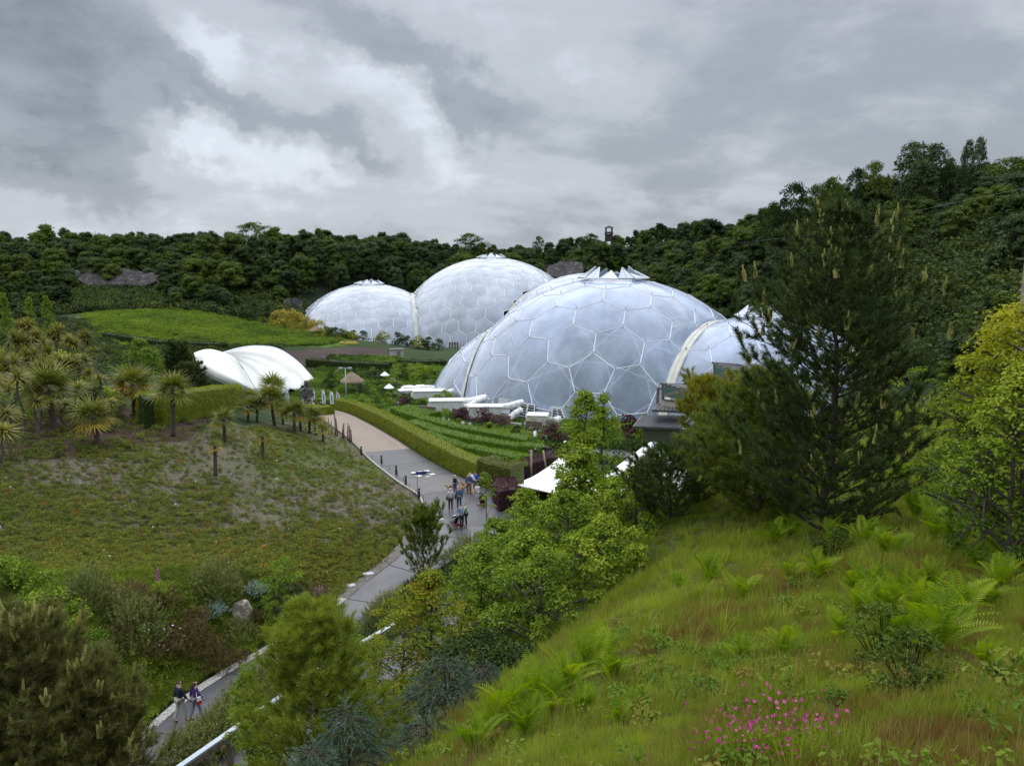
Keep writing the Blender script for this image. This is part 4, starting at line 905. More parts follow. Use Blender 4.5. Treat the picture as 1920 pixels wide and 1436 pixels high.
def grass_mesh(seed, n=26, h=.4, spread=.12, w=.004, bend=.35):
    rng = np.random.default_rng(seed); az = rng.random(n) * 6.283; B = np.stack([np.cos(az), np.sin(az), az * 0], 1) * (spread * rng.random(n) ** .5)[:, None]; D = unit(np.stack([rng.normal(0, .22, n), rng.normal(0, .22, n), np.ones(n)], 1) + B * 1.2)
    V, F = strips(rng, B, D, h * rng.uniform(.45, 1.15, n), w, bend * .3, 3); lean = V[:, 2:3] ** 2 * np.array([[.25, .1, 0]]) * rng.uniform(-1, 1) ; return mesh('tuft', V + lean, F)
# scattering of uncountable small plants as one object
def scatter(name, P, rz, s, tint, protos, matl, lab, cat, which=None, tilt=None):
    """instances of the proto meshes on points: one object"""
    n = len(P); rng = np.random.default_rng(len(P)); me = bpy.data.meshes.new(name); me.vertices.add(n); me.vertices.foreach_set('co', np.asarray(P, np.float32).ravel())
    which = rng.integers(0, len(protos), n) if which is None else which
    R = np.zeros((n, 3), np.float32); R[:, 2] = rz
    if tilt is not None: R[:, :2] = tilt
    a = me.attributes.new('rot', 'FLOAT_VECTOR', 'POINT'); a.data.foreach_set('vector', R.ravel())
    a = me.attributes.new('scl', 'FLOAT', 'POINT'); a.data.foreach_set('value', np.asarray(s, np.float32))
    a = me.attributes.new('tint', 'FLOAT', 'POINT'); a.data.foreach_set('value', np.asarray(tint, np.float32))
    a = me.attributes.new('which', 'INT', 'POINT'); a.data.foreach_set('value', np.asarray(which, np.int32))
    me.update(); o = obj(name, me); tag(o, lab, cat, kind='stuff')
    g = bpy.data.node_groups.new(name, 'GeometryNodeTree'); g.interface.new_socket('Geometry', in_out='INPUT', socket_type='NodeSocketGeometry'); g.interface.new_socket('Geometry', in_out='OUTPUT', socket_type='NodeSocketGeometry')
    N = g.nodes; Lk = g.links; gi = N.new('NodeGroupInput'); go = N.new('NodeGroupOutput'); join = N.new('GeometryNodeJoinGeometry')
    def attr(nm, ty):
        x = N.new('GeometryNodeInputNamedAttribute'); x.data_type = ty; x.inputs['Name'].default_value = nm; return x.outputs['Attribute']
    rot, scl, wh = attr('rot', 'FLOAT_VECTOR'), attr('scl', 'FLOAT'), attr('which', 'INT')
    e2r = N.new('FunctionNodeEulerToRotation'); Lk.new(rot, e2r.inputs[0])
    for i, pm in enumerate(protos):
        if matl is not None and not pm.materials: pm.materials.append(matl)
        po = bpy.data.objects.new('proto', pm); oi = N.new('GeometryNodeObjectInfo'); oi.inputs['Object'].default_value = po; oi.inputs['As Instance'].default_value = True
        cmp = N.new('FunctionNodeCompare'); cmp.data_type = 'INT'; cmp.operation = 'EQUAL'; Lk.new(wh, cmp.inputs[2]); cmp.inputs[3].default_value = i
        ip = N.new('GeometryNodeInstanceOnPoints'); Lk.new(gi.outputs[0], ip.inputs['Points']); Lk.new(cmp.outputs[0], ip.inputs['Selection']); Lk.new(oi.outputs['Geometry'], ip.inputs['Instance'])
        Lk.new(e2r.outputs[0], ip.inputs['Rotation']); Lk.new(scl, ip.inputs['Scale']); Lk.new(ip.outputs[0], join.inputs[0])
    Lk.new(join.outputs[0], go.inputs[0]); md = o.modifiers.new('scatter', 'NODES'); md.node_group = g; return o
# palettes
L_WOOD = leafmat('woodland_leaves', [(.007,.017,.004),(.018,.038,.008),(.038,.066,.011),(.070,.105,.016)], .2, .6, .85)
L_WOOD3 = leafmat('yellow_green_wood_leaves', [(.018,.036,.006),(.040,.068,.009),(.072,.105,.014)], .2, .6, .5)
L_WOOD2 = leafmat('grey_green_leaves', [(.015,.032,.014),(.034,.062,.026),(.062,.095,.040)], .2, .6, .3)
L_LIGHT = leafmat('fresh_leaves', [(.045,.09,.012),(.09,.16,.018),(.17,.25,.03)], .35, .45, .25)
L_MAPLE = leafmat('field_maple_leaves', [(.028,.062,.008),(.072,.135,.013),(.128,.20,.020),(.205,.27,.032)], .32, .42, .3)
L_YELLOW = leafmat('yellowing_leaves', [(.040,.080,.010),(.085,.14,.014),(.15,.195,.018),(.23,.17,.022)], .35, .42, .1)
L_SHRUBY = leafmat('golden_shrub_leaves', [(.040,.080,.010),(.085,.14,.014),(.17,.22,.018),(.30,.31,.03)], .4, .38, .1)
L_PINE = leafmat('pine_needles', [(.016,.032,.010),(.038,.064,.018),(.076,.108,.032)], .15, .5, .1)
L_PINEF = leafmat('soft_pine_needles', [(.040,.070,.016),(.085,.125,.024),(.16,.20,.045)], .3, .5, .1)
L_PINEC = leafmat('corner_pine_needles', [(.046,.058,.020),(.094,.108,.036),(.16,.165,.062)], .25, .5, .1)
L_PINEL = leafmat('light_pine_needles', [(.07,.11,.018),(.14,.19,.028),(.24,.28,.05)], .35, .5, .1)
L_PINEO = leafmat('olive_pine_needles', [(.065,.085,.012),(.14,.16,.018),(.24,.24,.03)], .3, .5, .1)
L_CANDLE = leafmat('pine_candles', [(.13,.16,.055),(.21,.235,.09),(.30,.31,.14)], .1, .6, .1)
L_CEDAR = leafmat('blue_cedar_needles', [(.030,.060,.045),(.060,.105,.080),(.11,.16,.12)], .1, .5, .1)
L_PALM = leafmat('palm_fronds', [(.034,.052,.014),(.072,.100,.024),(.125,.150,.034),(.24,.21,.042)], .2, .45, .35)
L_CORD = leafmat('cabbage_palm_blades', [(.060,.068,.020),(.090,.112,.028),(.150,.165,.038),(.25,.225,.065)], .2, .5, .3)
DEADF = leafmat('dead_frond', [(.17,.15,.03),(.24,.20,.04),(.28,.18,.03)], .2, .6, .1)
L_HEDGE = leafmat('hornbeam_hedge', [(.055,.075,.014),(.105,.145,.016),(.165,.205,.024),(.25,.27,.04)], .25, .5, .05)
L_HEDGEF = leafmat('fresh_hedge', [(.035,.075,.010),(.075,.15,.016),(.14,.24,.03)], .3, .5, .1)
L_YEW = leafmat('dark_hedge', [(.012,.022,.008),(.026,.045,.012),(.05,.075,.02)], .15, .55, .1)
L_PURP = leafmat('purple_leaves', [(.018,.010,.014),(.040,.020,.028),(.075,.035,.045)], .2, .5, .2)
L_FERN = leafmat('fern_fronds', [(.055,.12,.010),(.12,.205,.015),(.21,.285,.025)], .4, .45, .6)
L_ROSE = leafmat('rosemary_needles', [(.040,.062,.022),(.110,.140,.050),(.23,.26,.10)], .15, .55, .1)
L_HEATH = leafmat('heather', [(.060,.042,.026),(.095,.075,.040),(.135,.130,.055)], .15, .6, .3)
L_BLUE = leafmat('blue_juniper', [(.10,.18,.18),(.19,.30,.29),(.30,.42,.40)], .1, .5, .1)
L_SILV = leafmat('silvery_leaves', [(.09,.13,.09),(.16,.21,.14),(.25,.30,.21)], .2, .5, .2)
L_COVER = leafmat('ground_cover', [(.035,.055,.014),(.075,.105,.022),(.120,.155,.030),(.17,.195,.036),(.20,.085,.045)], .25, .6, .0, True)
L_GRASS = leafmat('meadow_grass', [(.125,.080,.036),(.155,.135,.042),(.130,.160,.028),(.122,.182,.028),(.185,.25,.038)], .35, .5, .0, True)
print('plants lib', round(time.time() - T0, 1))
# ---------------------------------------------------------------- planting
RNG = np.random.default_rng(77)
def spot(px, Y, dz=0.0):
    z = 10.0
    for _ in range(6):
        x = (px - 960) / FPX * (Y * CP - (z - 30) * SP); z = gz(x, Y)
    return np.array([x, Y, z + dz])
def toph(py, loc): return at(960, py, loc[1])[2] - loc[2]
def pix(loc): return FPX / (loc[1] * CP - (loc[2] - 30) * SP)      # photo pixels per metre at loc
def screen_points(poly, n, rng, y1=470.0):
    P = np.array(poly, float); lo, hi = P.min(0), P.max(0); q = rng.uniform(lo, hi, (int(n * 3), 2)); q = q[inside(q[:, 0], q[:, 1], P)][:n]
    h, ok = hits(q[:, 0], q[:, 1], 3.0, y1); return h[ok], q[ok]
def off_paths(P, m_=.15):
    bd, _, _ = path_info(P[:, 0], P[:, 1]); return bd > m_
# ---- woodland on the hills
WM = [wood_mesh(s, 9.5, w_, nl, 44, .44) for s, w_, nl in ((1, 8.5, 40), (2, 7.5, 34), (3, 9.5, 46), (4, 8.0, 38), (5, 7.0, 30), (6, 9.0, 44))]
WC = [wood_mesh(s, 8.5, 4.2, 15, 60, .40, .05) for s in (11, 12)]
def tall_wood(seed): # loose upright tree
    return tree_meshes(seed, 15, 6.0, .2, 'column', 150, 26, .50, .85, .16, 0, .6, 8, .3, 1.1)
TW = [tall_wood(21), tall_wood(22)]
pts = []; rng = np.random.default_rng(5)
yy = 272.0
while yy < 452:
    st = 5.6 * (1 + (yy - 272) / 500); x = -.78 * yy
    while x < .55 * yy: pts.append((x + rng.normal(0, 1.4), yy + rng.normal(0, 1.6), 0)); x += st
    yy += st * .86
yy = 62.0
while yy < 272:
    st = 4.4 + yy * .004; x = 60 + (yy - 60) * .10 + 2 - (9 if yy > 150 else 0) - (19 if yy < 106 else 0)
    while x < .95 * yy + 20: pts.append((x + rng.normal(0, 1.0), yy + rng.normal(0, 1.0), 1)); x += st
    yy += st * .9
# wooded foot of the right-hand hill behind the greenhouse
for _ in range(420):
    y_ = rng.uniform(172, 275); x_ = rng.uniform(38 + (y_ - 172) * .06, 62 + (y_ - 60) * .10); pts.append((x_, y_, 1))
pts = np.array(pts); Zp = grid_z(pts[:, 0], pts[:, 1])
px_, py_, zc_ = project(np.stack([pts[:, 0], pts[:, 1], Zp + 5], 1))
keep = (px_ > -160) & (px_ < 2080) & (zc_ > 20)
def cleared(px, py, Y):
    """gaps in the wood: quarry faces, paths and the buildings on the ridge"""
    c = (np.abs(px - 222) < 82) & (((py > 514) & (py < 540)) | (py > 514) & (py < 566) & (Y < 300))
    c |= (px > 1015) & (px < 1075) & (py > 490) & (py < 520)
    c |= (np.abs(px - 465) < 24) & (py > 446) & (py < 467); c |= (px > 540) & (px < 580) & (py > 565) & (Y < 320)
    c |= (np.abs(px - 1142) < 9) & (py > 425) & (py < 470); c |= (px > 1700) & (px < 1830) & (py > 545) & (py < 600) & (Y < 110); c |= (px > 1800) & (py > 455) & (Y < 80)
    return c
keep &= ~cleared(px_, py_, pts[:, 1])
for c, R in ((cD2, RD2), (cD1, RD1), (cD3, RD3), (cB, RB), (cE, RE), (cA, RA)): keep &= np.hypot(pts[:, 0] - c[0], pts[:, 1] - c[1]) > (np.where(pts[:, 1] < c[1] - 4, R + 16, R * .96) if c[1] > 200 else R + 2.0)
pts, Zp, px_, py_, zc_ = pts[keep], Zp[keep], px_[keep], py_[keep], zc_[keep]; n = len(pts)
kind = pts[:, 2].astype(int); typ = rng.integers(0, 6, n); scl = np.where(kind == 1, rng.uniform(.50, .82, n), rng.uniform(.75, 1.15, n)); scl *= np.where((kind == 0) & (pts[:, 1] < 300), .72, 1) * rng.uniform(.8, 1.15, n)
scl *= np.where(rng.random(n) < .18, 1.35, 1.0) * np.where(rng.random(n) < .2, .7, 1.0)
scl *= np.where((kind == 0) & (pts[:, 1] > 385), .78, 1)
scl *= np.where((kind == 1) & (pts[:, 1] > 140), .86, 1)
scl *= np.where(kind == 1, 1 - .35 * smooth(pts[:, 1], 130, 60), 1)
con = rng.random(n) < .10
# which are in sight: ray to the crown's top third is not stopped by ground or by a greenhouse
topP = np.stack([pts[:, 0], pts[:, 1], Zp + 7.5 * scl], 1); tpx, tpy, _ = project(topP); hp, ok = hits(tpx, tpy, 3, 480); vis = (~ok) | (hp[:, 1] > pts[:, 1] - 6)
for c, R in ((cD2, RD2), (cD1, RD1), (cD3, RD3), (cB, RB), (cE, RE), (cA, RA)):
    d = unit(topP - EYE); o_ = EYE - c; b_ = d @ o_; disc = b_ * b_ - (o_ @ o_ - R * R); vis &= ~((disc > 0) & ((-b_ - np.sqrt(np.maximum(disc, 0))) < np.linalg.norm(topP - EYE, axis=1)))
vis &= (tpx > -20) & (tpx < 1940) & ~((tpx > 1380) & (tpx < 1730) & (tpy > 470)) & ~((tpx > 1740) & (tpy > 560))
score = np.where(vis, scl * FPX / zc_, 0); best = np.argsort(-score)[:296]; chosen = np.zeros(n, bool); chosen[best] = True
GRP = 'trees of the woods on the surrounding hills'
for i in np.nonzero(chosen)[0]:
    ms = (WC[i % 2] if con[i] else WM[typ[i]]); m_ = [L_WOOD, L_WOOD3, L_WOOD2][rng.choice(3, p=[.6, .25, .15])]
    P_ = tpx[i]
    if kind[i]: zone = ('high up ' if tpy[i] < 400 else 'quite high ' if tpy[i] < 435 else 'halfway up ' if tpy[i] < 480 else 'at the foot ') + 'on the right-hand hillside ' + ('just above the near dome' if P_ < 1420 else 'behind the big pine' if P_ < 1720 else 'towards the right edge')
    else: zone = 'on the far hill ' + ('behind the palms' if P_ < 150 else 'around the quarry face' if P_ < 330 else 'above the shell tent' if P_ < 560 else 'above the left distant bubble' if P_ < 770 else 'above the tallest distant bubble' if P_ < 1040 else 'near the watchtower' if P_ < 1240 else 'right of the watchtower')
    if not kind[i]: zone = ('on the skyline ' if tpy[i] < 462 else 'halfway down ' if tpy[i] < 520 else 'low down ') + zone
    lab = (('big ' if scl[i] > 1.15 else '') + 'narrow tree ' if con[i] else ('big ' if scl[i] > 1.15 else '') + ('dark tree ' if m_ is L_WOOD else 'yellowish tree ' if m_ is L_WOOD3 else 'grey-green tree ')) + zone
    o = empty('tree', (pts[i, 0], pts[i, 1], Zp[i] - .4), rng.random() * 6.28, lab, 'tree', GRP, float(scl[i])); obj('trunk', ms[0], BARKD, o); cr_ = obj('crown', ms[1], m_, o)
ri = ~chosen; which = np.where(con[ri], 6 + (np.arange(n) % 2)[ri], typ[ri])
protos = [w_[1] for w_ in WM] + [w_[1] for w_ in WC]
for pm_ in protos:
    if not pm_.materials: pm_.materials.append(L_WOOD)
scatter('woods', np.stack([pts[ri, 0], pts[ri, 1], Zp[ri] - .4], 1), rng.random(ri.sum()) * 6.28, scl[ri], rng.random(ri.sum()), protos, None, 'mass of smaller trees filling the woods on the hills all round the pit', 'woods', which)
print('woods', n, round(time.time() - T0, 1))
# tall loose trees on the right-hand skyline and other trees one can pick out
for px, ptop, Y, s, lab, t in ((1702, 272, 178, .95, 'tallest full poplar-like tree of the clump on the right skyline', 0), (1746, 275, 180, .9, 'second full tree of the skyline clump just right of the tallest', 1),
        (1775, 300, 176, .75, 'short loose tree between the two pairs of skyline trees', 0), (1808, 268, 178, .8, 'slim see-through tree left of the skyline twin pair', 1), (1830, 262, 176, .8, 'slim see-through tree right of the skyline twin pair', 0),
        (1800, 310, 172, .75, 'low loose tree at the foot of the slim skyline pair', 1), (1722, 305, 172, .8, 'low leafy tree in front of the full skyline clump', 0)):
    l = spot(px, Y, -.5); H_ = toph(ptop, l); ms = TW[t]; o = place_tree('tree', ms, l, px, 1.0, lab, 'tree', L_WOOD2, BARKD, 'tall loose trees on the right skyline'); w_ = s * (1.25 if px < 1760 else .62); o.scale = (w_, w_, H_ / 15)
OAKM = [tree_meshes(s, 9, 10, .2, 'round', 110, 34, .42, 1.0, .2, 0, .7, 8, .35) for s in (31, 32)]
for px, ptop, Y, w_, lab, t in ((1482, 350, 215, 75, 'spreading oak at the left end of the right-hand skyline', 0), (1445, 385, 218, 45, 'small leaning oak hanging over the left end of the skyline', 1), (1560, 338, 205, 60, 'gnarled round tree on the skyline left of the poplars', 1),
        (1635, 308, 195, 55, 'dark round tree rising on the skyline beside the poplar clump', 0), (1600, 322, 198, 50, 'dark bushy tree on the skyline between two round trees', 1), (1890, 300, 170, 110, 'broad tree on the skyline at the right edge of the view', 0), (1525, 352, 210, 45, 'thin-crowned tree in the dip of the right skyline', 0),
        (1105, 440, 428, 36, 'tree on the ridge just left of the watchtower', 1), (1010, 445, 436, 22, 'spiky small tree on the ridge left of the watchtower', 0), (883, 440, 432, 52, 'big dark dome-crowned tree on the central ridge', 0), (480, 420, 415, 70, 'broad dark tree behind the ridge-top house', 1)):
    l = spot(px, Y, -.5); H_ = toph(ptop, l); s = w_ / pix(l) / 10; o = place_tree('tree', OAKM[t], l, px, s, lab, 'tree', L_WOOD, BARKD); o.scale = (s, s, H_ / 9)
# pale young trees along the foot of the far wood
CONM = [tree_meshes(s, 7, 3.4, .05, 'cone', 60, 26, .34, .5, .1, 0, .6, 5, .3) for s in (41, 42)]
for px, ptop, pb, w_, lab in ((14, 552, 600, 28, 'pale feathery conifer at the left edge below the far wood'), (60, 560, 600, 24, 'pale feathery conifer second from the left below the far wood'), (93, 556, 600, 26, 'pale feathery conifer third from the left below the far wood'),
        (403, 572, 601, 26, 'round young tree at the meadow top edge'), (455, 573, 603, 16, 'slim young tree between two bushy ones at the meadow edge'), (478, 566, 604, 22, 'light young tree at the meadow edge near the distant dome'), (503, 570, 606, 26, 'bushy young tree nearest the distant dome'), (348, 576, 600, 18, 'small round tree at the meadow edge'), (436, 566, 600, 18, 'small light tree behind the meadow edge')):
    l = spot(px, 262 if px > 300 else 190); s = (w_ / pix(l)) / 3.4; o = place_tree('tree', CONM[px % 2], l, px, s, lab, 'tree', L_LIGHT if px < 120 else L_WOOD2, BARKD, 'young trees below the far wood'); o.scale = (s, s, max(1.5, toph(ptop, l)) / 7)
# gorse and bamboo
BUSH = [bush_mesh(s, 2.0, 1.5, 26, 40, .17, .34) for s in (51, 52, 53)]
BAMB = leafmat('bamboo', [(.12,.13,.03),(.22,.21,.05),(.34,.31,.08)], .25, .5, .3)
for k, (px, py, s) in enumerate(((520, 604, 2.3), (535, 606, 2.6), (550, 606, 2.8), (563, 612, 2.4), (575, 618, 2.0), (588, 622, 1.8), (600, 626, 1.8))):
    l = spot(px, 250 - k * 2); o = empty('bamboo', l, k, 'straw-coloured bamboo clump ' + ('at the left end of the row by the distant dome', 'second from the left in the row by the distant dome', 'tallest of the row by the distant dome', 'middle of the row under the distant dome', 'fifth in the row sloping along the distant dome', 'sixth and lower in the row beside the distant dome', 'last and lowest of the row beside the distant dome')[k], 'bamboo', 'bamboo clumps by the distant dome'); o.scale = (s, s, s * 1.5); obj('foliage', BUSH[k % 3], BAMB, o)
# meadow, scree and garden ground cover
def small_bush(seed): 
    rng = np.random.default_rng(seed); V, F, t = clump_leaves(rng, rng.normal(0, .25, (5, 3)) * np.array([1, 1, .3]) + np.array([0, 0, .22]), .26, 22, .16, .6, .8); return mesh('tuft', V, F)
SB = [small_bush(s) for s in (1, 2, 3)]; GT = [grass_mesh(s, 30, .42, .13, .006) for s in (1, 2, 3)]; GL = [grass_mesh(s, 34, .75, .2, .010, .5) for s in (4, 5)]
MEADOW = [(150,588),(300,580),(480,580),(560,592),(600,618),(650,640),(600,648),(400,650),(240,652),(190,640)]
P, q = screen_points(MEADOW, 5200, RNG, 300); nz = hash_noise(P[:, 0], P[:, 1], 12, 31); scatter('meadow_tufts', P, RNG.random(len(P)) * 6.28, RNG.uniform(.8, 2.2, len(P)), np.clip(.45 + .34 * nz + .25 * hash_noise(P[:, 0], P[:, 1], 3, 35) + RNG.normal(0, .09, len(P)), 0, .9), [m_.copy() for m_ in SB], leafmat('meadow_cover', [(.04,.07,.014),(.075,.13,.018),(.125,.20,.022),(.19,.26,.04)], .25, .6, 0, True), 'rough tussocky grass covering the bright meadow bank', 'grass')
# mid-ground garden: underplanting
GARD = [(440,735),(590,700),(620,668),(740,672),(830,690),(815,735),(860,775),(960,795),(1100,795),(1230,800),(1260,870),(1120,870),(1045,845),(1000,832),(900,812),(800,790),(740,776),(690,765),(600,765),(520,765)]
P, q = screen_points(GARD, 9000, RNG, 230); ok = off_paths(P, .4); P = P[ok]; nz = hash_noise(P[:, 0], P[:, 1], 6, 33); scatter('garden_cover', P, RNG.random(len(P)) * 6.28, RNG.uniform(.7, 2.0, len(P)), np.clip(.40 + .55 * nz + .25 * hash_noise(P[:, 0], P[:, 1], 2, 36) + RNG.normal(0, .12, len(P)), 0, 1), [m_.copy() for m_ in SB], leafmat('garden_leaves', [(.02,.04,.012),(.045,.09,.015),(.085,.16,.02),(.14,.20,.03),(.16,.22,.14)], .25, .6, 0, True), 'mixed low planting filling the terraced garden beds below the domes', 'plants')
# scree bank at left
P, q = screen_points([(125,612),(180,605),(215,690),(210,715),(120,705)], 900, RNG, 260); scatter('rockery_plants', P, RNG.random(len(P)) * 6.28, RNG.uniform(.5, 1.5, len(P)), RNG.random(len(P)), [m_.copy() for m_ in SB], leafmat('scree_cover', [(.05,.07,.03),(.13,.16,.11),(.22,.25,.20)], .1, .7, 0, True), 'grey-green low plants on the stony bank behind the palms', 'plants')
P, q = screen_points([(-10,600),(500,600),(530,645),(525,700),(400,700),(-10,720)], 3000, RNG, 260); ok = ~inside(q[:len(P), 0], q[:len(P), 1], np.array(MEADOW, float)); P = P[ok]; scatter('undergrowth', P, RNG.random(len(P)) * 6.28, RNG.uniform(1, 3.2, len(P)), np.clip(RNG.normal(.35, .2, len(P)), 0, 1), [m_.copy() for m_ in SB], leafmat('scrub', [(.02,.035,.012),(.04,.065,.016),(.08,.11,.025)], .25, .6, 0, True), 'dark scrub between the meadow and the palm hill', 'undergrowth')
P, q = screen_points([(-10,545),(560,545),(560,600),(-10,602)], 1500, RNG, 330); P = P[P[:, 1] > 262]; scatter('undergrowth', P, RNG.random(len(P)) * 6.28, RNG.uniform(3, 7, len(P)), np.clip(RNG.normal(.4, .25, len(P)), 0, 1), [m_.copy() for m_ in SB], leafmat('wood_edge_scrub', [(.02,.035,.012),(.035,.058,.015),(.07,.098,.022)], .25, .6, 0, True), 'leafy scrub along the foot of the far wood', 'undergrowth')
P, q = screen_points([(1270,480),(1400,430),(1600,380),(1930,340),(1990,660),(1760,700),(1400,600)], 3600, RNG, 330); P = P[P[:, 1] > 55]; scatter('undergrowth', P, RNG.random(len(P)) * 6.28, RNG.uniform(2, 5, len(P)), np.clip(RNG.normal(.4, .25, len(P)), 0, 1), [m_.copy() for m_ in SB], MATS['wood_edge_scrub'], 'leafy scrub between the trees of the right-hand hillside', 'undergrowth')
# ---- planted slope left of the paths
SLOPE = [(-40,855),(120,858),(230,840),(330,820),(420,805),(560,795),(625,790),(690,852),(765,905),(835,968),(745,1052),(650,1125),(560,1095),(420,1065),(180,1085),(-40,1075)]
P, q = screen_points(SLOPE, 26000, RNG, 120); ok = off_paths(P, .7); P, q = P[ok], q[:len(ok)][ok]
nz = hash_noise(P[:, 0], P[:, 1], 5.5, 41); bare = gauss(q[:, 1], 880, 26) * smooth(q[:, 0], 60, 160) * (1 - smooth(q[:, 0], 430, 520)); dens = np.clip(.42 + .9 * nz + .3 * smooth(q[:, 1], 940, 1060) + .25 * smooth(q[:, 0], 420, 620) - .15 * bare, .15, 1); ok = RNG.random(len(P)) < dens; P, q, nz = P[ok], q[ok], nz[ok]
t = np.clip(.34 + .16 * smooth(q[:, 1], 960, 1080) + .12 * nz + RNG.normal(0, .15, len(P)), .02, .64); red = RNG.random(len(P)) < .012; t = np.where(red, RNG.uniform(.8, 1, len(P)), t)
scatter('slope_planting', P, RNG.random(len(P)) * 6.28, np.where(red, 1.1, RNG.uniform(.16, .55, len(P))), t, [m_.copy() for m_ in (SB + GT)], L_COVER, 'sparse low green planting with reddish tufts over the bare soil slope', 'plants', which=np.where(red, 3 + RNG.integers(0, 3, len(P)), np.where(RNG.random(len(P)) < .55, RNG.integers(0, 3, len(P)), 3 + RNG.integers(0, 3, len(P)))))
# flower specks and white plant labels on the slope
def speck(sz): return MB().box((0, 0, .12), (sz, sz * .3, sz)).me('speck')
P, q = screen_points([(300,1000),(420,985),(640,1000),(700,1060),(600,1110),(420,1070),(300,1060)], 110, RNG, 120); P = P[off_paths(P, .4)]; scatter('orange_flowers', P, RNG.random(len(P)) * 6.28, RNG.uniform(.6, 1.6, len(P)), P[:, 0] * 0, [speck(.07)], mat('orange_petals', (.75, .22, .02), .6), 'small orange flowers dotted over the lower planted slope', 'flowers')
P, q = screen_points(SLOPE, 60, RNG, 120); P = P[off_paths(P, .4)]; scatter('plant_labels', P, RNG.random(len(P)) * 6.28, RNG.uniform(.6, 1.4, len(P)), P[:, 0] * 0, [speck(.08)], WHITE, 'tiny white plant labels stuck in the slope', 'labels')
# ---- lush wild planting at lower left
WILD = [(-40,1065),(180,1080),(420,1060),(600,1110),(650,1130),(520,1215),(425,1275),(262,1365),(150,1470),(-40,1470)]
P, q = screen_points(WILD, 9000, RNG, 80); ok = off_paths(P, .75); P, q = P[ok], q[:len(ok)][ok]; nz = hash_noise(P[:, 0], P[:, 1], 3.2, 51)
t = np.clip(.55 + .55 * nz + RNG.normal(0, .07, len(P)), 0, 1)
WILDM = leafmat('wild_planting', [(.070,.052,.028),(.070,.082,.030),(.075,.115,.022),(.125,.18,.026),(.19,.255,.034)], .3, .55, 0, True)
scatter('wild_grass', P, RNG.random(len(P)) * 6.28, np.clip(.55 + .35 * nz + RNG.normal(0, .1, len(P)), .3, 1.1), t, [m_.copy() for m_ in (GL + SB[:1])], WILDM, 'tall wild grasses and perennials between the slope and the lower path', 'grass', which=np.where(RNG.random(len(P)) < .8, RNG.integers(0, 2, len(P)), 2))
# lawn beside the tent and the hedge end
P, q = screen_points([(884,878),(955,880),(900,905),(884,900)], 700, RNG, 120); P2, _ = screen_points([(955,935),(1010,905),(1060,925),(1060,960),(1000,960),(955,960)], 900, RNG, 120); P = np.concatenate([P, P2]); P = P[off_paths(P, .3)]
scatter('lawn', P, RNG.random(len(P)) * 6.28, RNG.uniform(.3, .55, len(P)), np.clip(RNG.normal(.75, .1, len(P)), 0, 1), [m_.copy() for m_ in GL], WILDM, 'short bright lawn beside the end of the long hedge and under the tent', 'grass')
print('cover', round(time.time() - T0, 1))
# ---- near hillside: grass
FE = [(1330,1090,1.0),(1390,1115,1.0),(1275,1100,.7),(1475,1085,.8),(1530,1080,.9),(1600,1100,.95),(1640,1115,1.1),(1700,1120,1.0),(1655,1165,1.25),(1720,1175,1.3),(1760,1210,1.35),(1610,1150,1.1),(1690,1225,1.2),(1790,1160,1.2),(1740,1100,.9),
      (1390,1235,.75),(1470,1220,.8),(1845,1240,.85),(1545,1385,.62),(1500,1370,.55),(1470,1400,.5),(1155,1410,.5),(1660,1040,1.0),(1620,1010,.9),(1750,1000,1.1),(1790,1030,1.2),(1715,965,1.1),(1830,1060,1.0),(1880,1100,1.0),(1900,1050,1.1),(1560,1010,.9),(1450,1010,1.0),(1480,1000,.9),
      (1130,1230,1.1),(1095,1260,1.2),(1060,1290,1.2),(1010,1310,1.2),(960,1340,1.1),(1150,1270,.9),(985,1370,.9),(925,1360,1.1),(890,1405,1.0),(1035,1330,1.0),(1160,1345,.7),(1095,1330,.8),(1680,900,1.2),(1640,870,1.1),(1850,1130,.8),(1580,1190,.8)]
def hill_points(n, y0, y1, x0, x1, rng):
    P = np.stack([rng.uniform(x0, x1, n), rng.uniform(y0, y1, n)], 1); sd = edge_sd(P[:, 0], P[:, 1]); z = grid_z(P[:, 0], P[:, 1]); px, py, zc = project(np.stack([P[:, 0], P[:, 1], z], 1))
    ok = (sd < 5) & (zc > 1) & (px > -80) & (px < 3100) & (py < 2300); return np.stack([P[ok, 0], P[ok, 1], z[ok]], 1), sd[ok], px[ok], py[ok]
parts_ = [hill_points(66000, 2.5, 44, -8, 36, RNG), hill_points(92000, 1.0, 16, -6, 17, RNG)]
P = np.concatenate([p[0] for p in parts_]); sd = np.concatenate([p[1] for p in parts_]); n1_ = hash_noise(P[:, 0], P[:, 1], 2.6, 61); n2_ = hash_noise(P[:, 0], P[:, 1], .9, 62); gx, gy = np.concatenate([p[2] for p in parts_]), np.concatenate([p[3] for p in parts_])
green = smooth(P[:, 1], 9, 26) * .34 + .14 * gauss(gx, 1150, 220) - .18 * smooth(gy, 1280, 1430) * smooth(gx, 1050, 1500); t = np.clip(.66 + .38 * n1_ + .34 * n2_ + .55 * hash_noise(P[:, 0], P[:, 1], .35, 64, 2) + green + RNG.normal(0, .14, len(P)), 0, 1); t = np.where((sd > 0), np.clip(t * .8, 0, 1), t)
FPOS = np.array([hit(f[0], f[1] + 14) for f in FE]); FSC = np.array([f[2] for f in FE])
dn = np.min(np.hypot(P[:, 0, None] - FPOS[None, :, 0], P[:, 1, None] - FPOS[None, :, 1]) / (.42 * FSC), 1); kp = ((dn > 1) & (hash_noise(P[:, 0], P[:, 1], .30, 65, 2) > -.38)) | (RNG.random(len(P)) < .45)
P, sd, n1_, n2_, gx, gy, t = [a[kp] for a in (P, sd, n1_, n2_, gx, gy, t)]
